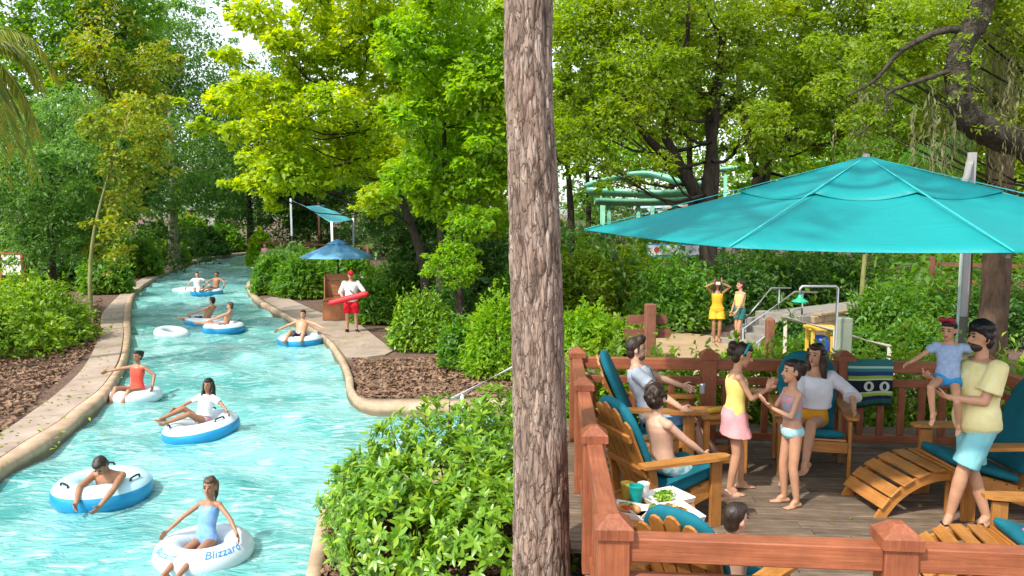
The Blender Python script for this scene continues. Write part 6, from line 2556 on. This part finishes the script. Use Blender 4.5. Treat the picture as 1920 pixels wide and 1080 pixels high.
def torus_text(parent, s_, Rm, rm, a0, b0, size, m, name='lettering'):
    """script lettering laid on the tube, angle a0 along the ring, b0 round the tube"""
    cu = bpy.data.curves.new('txt', 'FONT')
    cu.body = s_
    cu.size = size
    cu.shear = .25
    cu.align_x = 'CENTER'
    cu.resolution_u = 3
    o = bpy.data.objects.new('txt', cu)
    COL.objects.link(o)
    dg = bpy.context.evaluated_depsgraph_get()
    me = bpy.data.meshes.new_from_object(o.evaluated_get(dg))
    bpy.data.objects.remove(o)
    bpy.data.curves.remove(cu)
    bm = bmesh.new()
    bm.from_mesh(me)
    bmesh.ops.triangulate(bm, faces=bm.faces)
    bmesh.ops.subdivide_edges(bm, edges=[e for e in bm.edges if e.calc_length() > .03], cuts=1)
    for v in bm.verts:
        x, y = v.co.x, v.co.y
        b = b0 + y / rm
        q = Rm + math.cos(b) * (rm + .004)
        a = a0 + x / (Rm + math.cos(b0) * rm)
        v.co = Vector((math.cos(a) * q, math.sin(a) * q, math.sin(b) * (rm + .004) * .92 + .001))
    bm.to_mesh(me)
    bm.free()
    me.materials.clear()
    me.materials.append(m)
    return link(name, me, parent)


letter = mat('blue_lettering', (.02, .22, .52), .4, var=.05)


def seat(label, t, H, skin_, rz, hs=1.0, fem=False, wd=1.0, lean=.5, hr=(.50, .05, .30), hl=(-.50, .05, .30), ar=(.12, .75, .16), al=(-.12, .78, .16), face=(0, 1, .05), vox=.010, pz=.0, kr=(.2, .2, 1), kl=(-.2, .2, 1), py_=-.04, **k):
    l = t.location
    g_ = dict(er=(.8, -.6, .1), el=(-.8, -.6, .1))
    g_.update(k)
    return Person(label, (l.x, l.y, l.z), rz, H, skin_, hs, vox, fem, wd, pel=(0, py_, .06 + pz), sp=(0, -lean, 1), face=face, hr=hr, hl=hl, ar=ar, al=al, kr=kr, kl=kl, **g_)


t = swim_tube('pale aqua and blue tube with a man slumped over its near side', 193, 922, .40, .205, R(20), kind='aqua')
l = t.location
p = Person('shirtless man with bowed head hanging over the near tube', (l.x + .20, l.y - .02, l.z - .03), R(176), 1.74, 'brown', 1.0, .0085,
           pel=(0, .0, -.15), sp=(0, .42, 1), face=(0, .62, -.7), headup=(0, .75, .5), hr=(.13, .66, .10), hl=(-.17, .65, .08), er=(1, .15, .75), el=(-1, .15, .75), ar=(.1, -.5, -.7), al=(-.1, -.5, -.7), curl=.9)
p.shorts(f_navy, .6)
p.hair('short', 'dark')

t = swim_tube('white tube with blue lettering carrying the girl in sky blue', 383, 1034, .345, .165, R(8), kind='white', handles=False)
torus_text(t, 'Blizzard', .345, .165, R(-52), R(38), .13, letter)
torus_text(t, 'Blizzard', .345, .165, R(-135), R(38), .11, letter)
p = seat('girl in a sky blue swimsuit sitting in the white lettered tube', t, 1.34, 'brown', R(172), 1.15, True, .9, .30, hr=(.40, .06, .20), hl=(-.40, .04, .22), ar=(.08, .62, .02), al=(-.08, .66, .02), face=(-.1, 1, .02), vox=.0085, pz=.04)
p.suit(f_sky, -.12, .86, .008)
p.hair('pony', 'brown')

t = swim_tube('bright blue tube with the long haired girl in a white shirt', 378, 806, .42, .20, R(0), (R(3), R(-7)), kind='blue')
p = seat('long haired girl in a white shirt lounging in the bright blue tube', t, 1.45, 'brown', R(150), 1.1, True, .95, .28, hr=(.42, .30, .28), hl=(-.72, -.06, .26), ar=(.28, .50, .26), al=(.10, .56, .22), face=(-.35, 1, .0), pz=.06)
p.suit(f_print, -.12, .8, .008)
p.shirt(f_tee, .2, .8, .02)
p.hair('longwave', 'black')

t = swim_tube('white tube drifting by the left coping under the woman in coral', 255, 742, .33, .16, R(10), kind='white', handles=False)
p = seat('woman in a coral swimsuit reaching out to the left coping', t, 1.60, 'brown', R(168), 1.0, True, .95, .12, hr=(.78, .02, .42), hl=(-.40, .02, .22), ar=(.20, .52, -.12), al=(-.06, .56, -.14), face=(.1, 1, .05), pz=.05)
p.suit(f_orange, -.12, .88, .010)
p.hair('bun', 'black')

t = swim_tube('blue tube bumping along the coping below the lifeguard', 563, 640, .44, .20, R(40), kind='blue')
p = seat('shirtless man with arms spread in the tube below the lifeguard', t, 1.75, 'tan', R(178), 1.0, False, 1.0, .55, hr=(.62, -.02, .30), hl=(-.78, .0, .30), ar=(.22, .66, .08), al=(-.22, .66, .08), vox=.012)
p.shorts(f_navy, .7)
p.hair('short', 'dark')

t = swim_tube('blue and white tube at the left of the floating pair', 384, 605, .44, .20, R(10), (0, R(4)), kind='blue')
p = seat('tanned man stretched out leftwards on the left tube of the pair', t, 1.78, 'tan', R(72), 1.0, False, 1.0, .55, hr=(.42, .30, .30), hl=(-.44, .2, .30), ar=(.14, .98, .05), al=(-.10, 1.0, .12), vox=.012)
p.shorts(f_navy, .8)
p.hair('short', 'black')
t = swim_tube('blue and white tube at the right of the floating pair', 420, 617, .44, .20, R(70), kind='blue')
p = seat('shirtless boy leaning back on the right tube of the pair', t, 1.62, 'tan', R(95), 1.05, False, .95, .35, hr=(.40, .36, .30), hl=(-.42, .3, .30), ar=(.12, .86, .20), al=(-.10, .9, .22), vox=.012)
p.shorts(f_print, .8)
p.hair('short', 'brown')
swim_tube('empty white tube drifting left of the floating pair', 322, 624, .36, .15, R(0), (R(4), R(10)), kind='white', handles=False, dip=.02)

t = swim_tube('far blue and white tube with two people at the river bend', 388, 549, .50, .21, R(0), kind='blue')
p = seat('far swimmer in a white shirt at the left of the far tube', t, 1.70, 'tan', R(200), 1.0, True, 1.0, .2, vox=.016, features=False, hr=(.5, .1, .2), pz=.06)
p.o.location.x -= .42
p.shirt(f_tee, -.05, .6, .02)
p.hair('short', 'black')
p = seat('far dark haired swimmer at the right of the far tube', t, 1.70, 'brown', R(165), 1.0, False, 1.0, .2, vox=.016, features=False, pz=.06)
p.o.location.x += .38
p.shorts(f_navy, .7)
p.hair('short', 'dark')
swim_tube('empty white tube trailing left of the far tube', 350, 544, .50, .15, R(0), kind='white', handles=False, dip=.03)

# ================================================================ things behind
steel = mat('brushed_steel_pipe', (.46, .48, .48), .35, metal=.75, var=.08)
brownw = wood_mat('brown_stained_wood', (.17, .062, .035), (.28, .115, .065), .65, axis=2, bump=.3, island=.08)
brownx = wood_mat('brown_stained_wood_cross', (.17, .062, .035), (.28, .115, .065), .65, axis=0, bump=.3, island=.08)

# lifeguard stand with its umbrella
g = ground(632, 598)
t = empty('lifeguard_stand', g, R(8), 'brown wooden lifeguard stand behind the lifeguard', 'lifeguard stand')
orw = wood_mat('orange_brown_panel', (.30, .10, .04), (.42, .17, .07), .6, axis=2, bump=.3)
for sx in (-1, 1):
    prof = [(-.45, 0), (.42, 0), (.42, .62), (-.08, .70), (-.30, 1.42), (-.45, 1.42)]
    x0 = sx * .40
    vs = [(x0 - .02, a, b) for a, b in prof] + [(x0 + .02, a, b) for a, b in prof]
    vs = [(v[0], -v[1], v[2]) for v in vs]
    n = len(prof)
    MB().add(vs, [tuple(range(n)), tuple(range(2 * n - 1, n - 1, -1))] + [(i, i + n, (i + 1) % n + n, (i + 1) % n) for i in range(n)]).build('side_panel', orw, t)
for k in range(6):
    MB().box((0, .41, .12 + k * .245), (.76, .03, .23), None, 0, .006).build('back_board', orw, t)
for k in range(4):
    MB().box((0, -.33 + k * .155, .66), (.76, .14, .03), None, 0, .005).build('seat_board', orw, t)
MB().box((0, -.40, .32), (.76, .03, .6), None, 0, .005).build('front_board', orw, t)


def market_umbrella(label, loc, r, z_rim, z_top, col, group, n=8, pole_r=.025):
    t = empty('market_umbrella', loc, R(11), label, 'umbrella', group)
    cs = [Vector((math.cos(2 * math.pi * k / n) * r, math.sin(2 * math.pi * k / n) * r, z_rim)) for k in range(n)]
    ap = Vector((0, 0, z_top))
    co = link('canopy', canopy_mesh('canopy', cs, ap, col, sag=.03, edge_sag=.06, nr=6, ns=4), t)
    co.modifiers.new('thickness', 'SOLIDIFY').thickness = .005
    v = link('vent', canopy_mesh('vent', [ap + (c - ap) * .3 for c in cs], ap, col, sag=.01, edge_sag=.03, lift=.05, nr=3, ns=3), t)
    v.modifiers.new('thickness', 'SOLIDIFY').thickness = .005
    MB().tube([(0, 0, 0), (0, 0, z_top + .10)], pole_r, 8).build('pole', blackr, t, True)
    for c in cs:
        MB().bar(ap - Vector((0, 0, .03)), c - Vector((0, 0, .02)), .012, .018).build('rib', blackr, t)
    MB().lathe([(.03, z_top + .04), (.035, z_top + .1), (.01, z_top + .16)], n=8).build('finial', blackr, t, True)
    return t


skyfab = canopy_fabric('sky_blue_canvas', (.30, .68, .95), .55)
cyanfab = canopy_fabric('cyan_canvas', (.16, .62, .68), .5)
UG = 'small umbrellas beyond the deck'
g = at(635, 560, 26.6); g.z = 0
market_umbrella('small sky blue umbrella over the lifeguard stand', g, 1.28, 1.98, 2.55, skyfab, UG)
g = at(1228, 440, 52); g.z = 0
market_umbrella('far pale blue umbrella below the green slides', g, 1.25, 4.15 - .35, 4.55, canopy_fabric('pale_blue_canvas', (.45, .60, .75), .3), UG)
g = at(1272, 440, 50); g.z = 0
market_umbrella('far tan umbrella beside the umbrella edge and oak trunk', g, 1.1, 3.75, 4.3, canopy_fabric('tan_canvas', (.55, .46, .34), .3), UG)

# cyan shade sail on grey poles by the far bank
pc = [at(572, 387, 46), at(606, 384, 50), at(662, 412, 48), at(622, 419, 43)]
g = Vector((pc[0].x, 46, 0))
t = empty('shade_sail', g, 0, 'cyan shade sail on poles above the far bank', 'shade sail')
vs, fs = [], []
N_ = 10
for i in range(N_ + 1):
    for j in range(N_ + 1):
        u, v = i / N_, j / N_
        p = pc[0].lerp(pc[1], u).lerp(pc[3].lerp(pc[2], u), v) - g
        p.z -= .25 * math.sin(math.pi * u) * math.sin(math.pi * v)
        vs.append(p)
for i in range(N_):
    for j in range(N_):
        a = i * (N_ + 1) + j
        fs.append((a, a + 1, a + N_ + 2, a + N_ + 1))
so_ = link('sail', np_mesh('sail', vs, np.array(fs), [cyanfab], True), t)
so_.modifiers.new('thickness', 'SOLIDIFY').thickness = .006
for k, p in enumerate([at(545, 372, 46), at(597, 380, 50), pc[2] + Vector((0, 0, .1)), pc[3] + Vector((0, 0, .1))]):
    q = p - g
    MB().tube([(q.x, q.y, 0), (q.x, q.y, q.z)], .07, 8).build('pole', steel if k != 1 else brownw, t, True)
    if k == 0:
        MB().tube([(q.x, q.y, q.z - .1), tuple(vs[0])], .02, 6).build('stay', steel, t)

# brown fence on the far bank
def fence(label, a, b, h=1.0, z0=0.0, step=1.8, slat=None, group=None):
    a, b = Vector((a[0], a[1], z0)), Vector((b[0], b[1], z0))
    t = empty('fence', a, 0, label, 'fence', group)
    d = b - a
    L = d.length
    d /= L
    rz = math.atan2(d.y, d.x)
    n = max(1, int(L / step))
    for k in range(n + 1):
        c = d * (L * k / n)
        q = MB().box((0, 0, h / 2 + .05), (.15, .15, h + .1), None, 0, .01).build('post', brownw, t)
        q.location = c
        q.rotation_euler = (0, 0, rz)
    for k in range(n):
        c = d * (L * (k + .5) / n)
        w = L / n - .15
        for z in (h * .95, h * .72, h * .12):
            q = MB().box((0, 0, 0), (w, .06, .10)).build('rail', brownx, t)
            q.location = (c.x, c.y, z)
            q.rotation_euler = (0, 0, rz)
        if slat:
            m_ = int(w / slat)
            me = MB().box((0, 0, 0), (.06, .03, h * .55)).mesh('picket', brownw)
            for j in range(m_):
                e = d * (L * k / n + .075 + w * (j + .5) / m_)
                q = link('picket', me, t)
                q.location = (e.x, e.y, h * .42)
                q.rotation_euler = (0, 0, rz)
    return t


a, b = at(468, 460, 52), at(528, 460, 50)
fence('brown post fence at the far tip of the lifeguard bank', (a.x, 52), (b.x, 50), 1.15 + .5)
a, b = at(528, 455, 50), at(690, 455, 47)
fence('brown fence below the cyan shade sail', (a.x, 50), (b.x, 47), 1.6, slat=.3)
a, b = at(1748, 500, 22.5), at(1990, 500, 21)
fence('dark brown picket fence at the right edge behind the pine trunk', (a.x, 22.5), (b.x, 21), 2.12, slat=.22)

# red and white hut far away
g = at(402, 440, 78); g.z = 0
t = empty('hut', g, R(6), 'small white hut with red corner posts at the river bend', 'building')
wh = mat('white_plaster', (.72, .70, .66), .7)
rdw = mat('barn_red_trim', (.36, .035, .03), .6)
MB().box((0, 0, 1.9), (3.2, 2.4, 3.8)).build('wall', wh, t)
for sx in (-1, 1):
    MB().box((sx * 1.65, -1.22, 1.9), (.5, .12, 3.9)).build('corner_post', rdw, t)
    w_ = MB().box((sx * .75, -1.23, 2.6), (.62, .06, .9)).build('window', mat('dim_window', (.05, .06, .07), .15), t)
    MB().box((sx * .75, -1.25, 2.10), (.76, .08, .09)).build('sill', rdw, w_)
MB().box((0, -1.24, 1.1), (.7, .06, 2.0)).build('door', rdw, t)
vs = [(-2, -1.6, 3.8), (2, -1.6, 3.8), (2, 1.6, 3.8), (-2, 1.6, 3.8), (-1.2, 0, 5.0), (1.2, 0, 5.0)]
MB().add(vs, [(0, 1, 5, 4), (2, 3, 4, 5), (1, 2, 5), (3, 0, 4), (3, 2, 1, 0)]).build('roof', mat('grey_green_shingle', (.20, .24, .22), .85, var=.25, scale=12), t)

# red and white board at the left edge
g = at(22, 500, 33); g.z = 0
t = empty('notice_board', g, R(-6), 'white notice board between red posts at the left edge', 'sign')
for sx in (-1, 1):
    MB().box((sx * .5, 0, .95), (.12, .12, 1.9), None, 0, .01).build('post', rdw, t)
MB().box((0, 0, 1.30), (.88, .04, .85)).build('board', wh, t)
MB().box((0, -.01, 1.79), (1.05, .10, .08)).build('cap_rail', rdw, t)

# direction sign seen from behind
g = at(1218, 660, 14); g.z = 0
t = empty('direction_sign', g, R(3), 'brown wooden direction sign seen from behind, past the railing', 'sign')
MB().box((0, 0, .92), (.185, .185, 1.84), None, 0, .012).build('post', brownw, t)
for z, x0, x1, tip, dy in ((1.54, -.36, .33, -1, .115), (1.29, -.44, .38, 1, .115)):
    h = .17
    pr = [(x0, z - h / 2), (x1, z - h / 2), (x1 + (.05 if tip > 0 else 0), z), (x1, z + h / 2), (x0, z + h / 2), (x0 - (.05 if tip < 0 else 0), z)]
    vs = [(a, dy, b) for a, b in pr] + [(a, dy + .04, b) for a, b in pr]
    MB().add(vs, [tuple(range(6)), tuple(range(11, 5, -1))] + [(i, i + 6, (i + 1) % 6 + 6, (i + 1) % 6) for i in range(6)]).build('arrow_board', brownx, t)
g = at(1241, 690, 14.6); g.z = 0
t = empty('planter_box', g, R(4), 'small brown wooden box beside the direction sign', 'box')
for k in range(4):
    MB().box((0, -.17, .10 + k * .19), (.36, .025, .18), None, 0, .004).build('front_board', brownx, t)
    MB().box((0, .17, .10 + k * .19), (.36, .025, .18), None, 0, .004).build('back_board', brownx, t)
for sx in (-1, 1):
    MB().box((sx * .17, 0, .39), (.025, .30, .76), None, 0, .004).build('side_panel', brownw, t)
MB().box((0, 0, .79), (.42, .42, .03), None, 0, .006).build('lid', brownx, t)

# stone steps with steel handrails, landing wall
stone = mat('tan_block_stone', (.24, .175, .11), .9, scale=5, col2=(.38, .29, .19), bump=.5, bscale=30, island=.12)
grey_c = mat('grey_concrete', (.19, .175, .15), .9, scale=4, col2=(.29, .265, .23), bump=.4, bscale=40)
A0 = at(1395, 655, 20.2); A0.z = 0
sd = Vector((.82, .57, 0)).normalized()
cr_ = Vector((-sd.y, sd.x, 0))
t = empty('stone_steps', A0, 0, 'stone steps climbing behind the two women', 'steps')
Ms = Matrix((sd, cr_, Vector((0, 0, 1)))).transposed()
NS_ = 5
for k in range(NS_):
    c = sd * (.17 + k * .34)
    MB().box((c.x, c.y, (.155 * (k + 1)) / 2 - .02), (.338, 1.5, .155 * (k + 1) + .04), Ms, 0, .01).build('step', grey_c, t)
t2 = empty('landing', A0 + sd * 3.6, 0, 'tan stone landing above the steps', 'landing')
tag(t2, kind='structure')
for row in range(4):
    for k in range(11):
        w = .46
        x = -1.85 + k * w + (row % 2) * .2
        c = sd * x - cr_ * .78
        MB().box((c.x, c.y, .10 + row * .19), (w - .012, .16, .182), Ms, 0, .012).build('stone_block', stone, t2)
MB().box((sd.x * .9, sd.y * .9, .36), (5.0, 1.42, .78), Ms).build('landing_fill', grey_c, t2)
MB().box((sd.x * .9 - cr_.x * .8, sd.y * .9 - cr_.y * .8, .80), (5.2, .26, .07), Ms, 0, .01).build('coping_stone', stone, t2)


def pipe_rail(label, pts, posts, r=.024, m=steel, cat='handrail', group='steel handrails behind the deck', name='handrail', gz=0.0):
    o0 = Vector((pts[0].x, pts[0].y, gz))
    t = empty(name, o0, 0, label, cat, group)
    MB().tube([p - o0 for p in pts], r, 8).build('rail', m, t, True)
    for p, zb in posts:
        q = p - o0
        MB().tube([(q.x, q.y, zb), (q.x, q.y, q.z)], r, 8).build('post', m, t, True)
    return t


ra, rb_, rc_ = at(1398, 598, 20.6), at(1446, 540, 21.6), at(1483, 540, 22.2)
pipe_rail('upper steel handrail along the far side of the steps', [ra, rb_, rc_], [(ra, 0), (at(1461, 540, 21.85), .5)])
ra, rb_, rc_ = at(1393, 617, 19.4), at(1490, 547, 20.6), at(1533, 548, 21.4)
pipe_rail('lower steel handrail along the near side of the steps', [ra, rb_, rc_], [(ra, 0), (at(1505, 547, 20.9), .5)])
ra, rb_, rc_ = at(1405, 655, 19.0), at(1494, 580, 20.2), at(1504, 580, 20.4)
pipe_rail('short steel handrail lowest beside the steps', [ra, rb_, rc_], [(at(1450, 617, 19.6), 0)])
rr1, rr2 = at(1473, 596, 15.0), at(1566, 620, 13.6)
tanr = mat('weathered_rail_timber', (.36, .32, .25), .8, scale=12, col2=(.50, .46, .38))
pipe_rail('pale sloping rail left of the shower post', [rr1, rr2], [(rr1, 0), (rr2, 0)], .035, tanr, group='pale sloping rails')
rr1, rr2 = at(1588, 628, 13.4), at(1668, 650, 12.4)
pipe_rail('pale sloping rail right of the grey utility box', [rr1, rr2], [(rr1, 0), (rr2, 0)], .035, tanr, group='pale sloping rails')
h0, h1 = at(845, 749, 13.7), at(985, 676, 13.7)
pipe_rail('steel pool handrail slanting up behind the foreground shrub', [h0, h1, h1 + Vector((.35, 0, 0))], [(h0.lerp(h1, .15), -.3), (h1, 0)], .034, mat('pale_grey_rail', (.55, .53, .50), .45, metal=.2))

# brown bollard, shower, utility box, cart
g = at(1441, 700, 15.5); g.z = 0
tp_ = MB().box((0, 0, .68), (.155, .155, 1.36), None, 0, .012)
h = .06
tp_.add([(-.07, -.07, 1.36), (.07, -.07, 1.36), (.07, .07, 1.36), (-.07, .07, 1.36), (0, 0, 1.42)], [(0, 1, 4), (1, 2, 4), (2, 3, 4), (3, 0, 4)])
o = tp_.build('wooden_bollard', brownw)
o.location = g
tag(o, 'brown square bollard beside the stone steps', 'bollard')
sp0 = at(1567, 640, 12.6)
t = empty('outdoor_shower', (sp0.x, sp0.y, 0), 0, 'grey outdoor shower pipe with green shower head', 'shower')
zt = at(1567, 537, 12.6).z
MB().tube([(0, 0, 0), (0, 0, zt - .03), (-.03, 0, zt), (-.57, 0, zt), (-.60, 0, zt - .03), (-.60, 0, zt - .14)], .022, 10).build('pipe', steel, t, True)
MB().lathe([(.02, zt - .13), (.035, zt - .16), (.045, zt - .19), (.125, zt - .235), (.13, zt - .25), (.115, zt - .255), (.001, zt - .24)], (-.60, 0, 0), 18).build('shower_head', mat('green_enamel', (.02, .42, .22), .3), t, True)
g = at(1580, 660, 12.9); g.z = 0
t = empty('utility_box', g, R(8), 'grey green utility box right of the shower post', 'utility box')
ug = mat('grey_green_steel', (.26, .30, .22), .55, var=.12)
MB().box((0, 0, .87), (.20, .22, 1.74), None, 0, .012).build('cabinet', ug, t)
dd_ = MB().box((0, -.115, .95), (.16, .012, 1.4), None, 0, .004).build('door', ug, t)
MB().box((.055, -.125, .95), (.015, .015, .08)).build('handle', steel, dd_)
g = at(1538, 670, 14.5); g.z = 0
t = empty('yellow_cart', g, R(-5), 'yellow framed stand with a blue barrel past the railing', 'cart')
yel = mat('yellow_paint', (.66, .40, .05), .5, var=.15)
for sx in (-1, 1):
    for sy in (-1, 1):
        MB().box((sx * .20, sy * .18, .66), (.06, .06, 1.32), None, 0, .006).build('leg', yel, t)
MB().box((0, 0, 1.34), (.54, .46, .05), None, 0, .006).build('top', yel, t)
MB().box((0, 0, .45), (.46, .40, .04)).build('shelf', yel, t)
MB().lathe([(.12, .47), (.15, .55), (.155, .85), (.15, 1.1), (.11, 1.18), (.05, 1.2)], n=18).build('barrel', mat('blue_plastic', (.02, .09, .50), .35), t, True)
MB().box((.17, -.22, 1.0), (.13, .02, .42)).build('panel', yel, t)

# board sign under the umbrella edge
g = at(1268, 470, 29); g.z = 0
t = empty('board_sign', g, R(-4), 'long white sign board with blue frame under the umbrella edge', 'sign')
zb = at(1268, 470, 29).z
for sx in (-1, 1):
    MB().tube([(sx * .95, .06, 0), (sx * .95, .06, zb + .3)], .05, 8).build('post', steel, t, True)
MB().box((0, 0, zb), (2.15, .05, .50)).build('frame', mat('blue_paint', (.05, .22, .46), .5), t)
MB().box((0, -.03, zb + .02), (2.02, .02, .36)).build('board', mat('white_board_paint', (.66, .68, .74), .5), t)
MB().lathe([(.10, 0), (.10, .012)], (-.72, -.045, zb + .03), 16, M=Matrix.Rotation(R(90), 3, 'X')).build('emblem', mat('red_emblem', (.50, .06, .05), .5), t)
mb = MB()
rr_ = random.Random(4)
x = -.5
while x < .92:
    w = rr_.uniform(.03, .055)
    hh = rr_.choice((.09, .09, .13))
    mb.box((x + w / 2, -.0415, zb + .02 + (hh - .09) / 2), (w * .8, .003, hh))
    x += w + (.06 if rr_.random() < .18 else .012)
mb.build('faded_print', mat('faded_blue_print', (.22, .26, .42), .6), t)

# green water slides far behind
gs1 = mat('sea_green_fibreglass', (.10, .42, .26), .35, var=.15, scale=2, col2=(.22, .55, .38))
gs2 = mat('pale_mint_fibreglass', (.20, .48, .33), .4, var=.1, scale=2)


def flume(label, pts, r=.55, m=gs1, nsup=3, group='green water slides far behind'):
    P = spline(pts, 34)
    g = Vector((P[0].x, P[0].y, 0))
    t = empty('water_slide', g, 0, label, 'water slide', group)
    vs, fs = [], []
    K = 11
    for i, p in enumerate(P):
        d = (P[min(i + 1, 33)] - P[max(i - 1, 0)]).normalized()
        a = d.cross(Vector((0, 0, 1))).normalized()
        u = a.cross(d).normalized()
        for k in range(K):
            an = math.pi * (1.0 + k / (K - 1))
            vs.append(p - g + a * math.cos(an) * r + u * (math.sin(an) * r * .8))
    for i in range(33):
        for k in range(K - 1):
            q = i * K + k
            fs.append((q, q + 1, q + K + 1, q + K))
    o = link('trough', np_mesh('trough', vs, np.array(fs), [m], True), t)
    o.modifiers.new('thickness', 'SOLIDIFY').thickness = .06
    for sg in (0, K - 1):
        MB().tube([vs[i * K + sg] for i in range(34)], .04, 6).build('rim', gs1, t, True)
    for k in range(nsup):
        p = P[int(4 + k * 26 / max(1, nsup - 1))] - g
        MB().tube([(p.x, p.y, 0), (p.x, p.y, p.z - r * .8)], .12, 8).build('support', gs2, t, True)
    return t


flume('lowest green slide trough running level behind the oak trunk', [at(1105, 352, 50), at(1180, 356, 49), at(1260, 357, 48), at(1330, 352, 47)], .5)
flume('curving green slide trough above the level one', [at(1100, 345, 56), at(1160, 328, 55), at(1220, 322, 54), at(1280, 338, 53), at(1330, 345, 54)], .45)
flume('pale slide trough crossing under the other slides', [at(1115, 372, 46), at(1190, 374, 46), at(1270, 372, 46), at(1320, 366, 47)], .4, gs2, 4)
flume('green slide trough right of the forked oak', [at(1340, 316, 52), at(1400, 311, 51), at(1480, 306, 50), at(1560, 300, 49)], .3, gs2, 3)
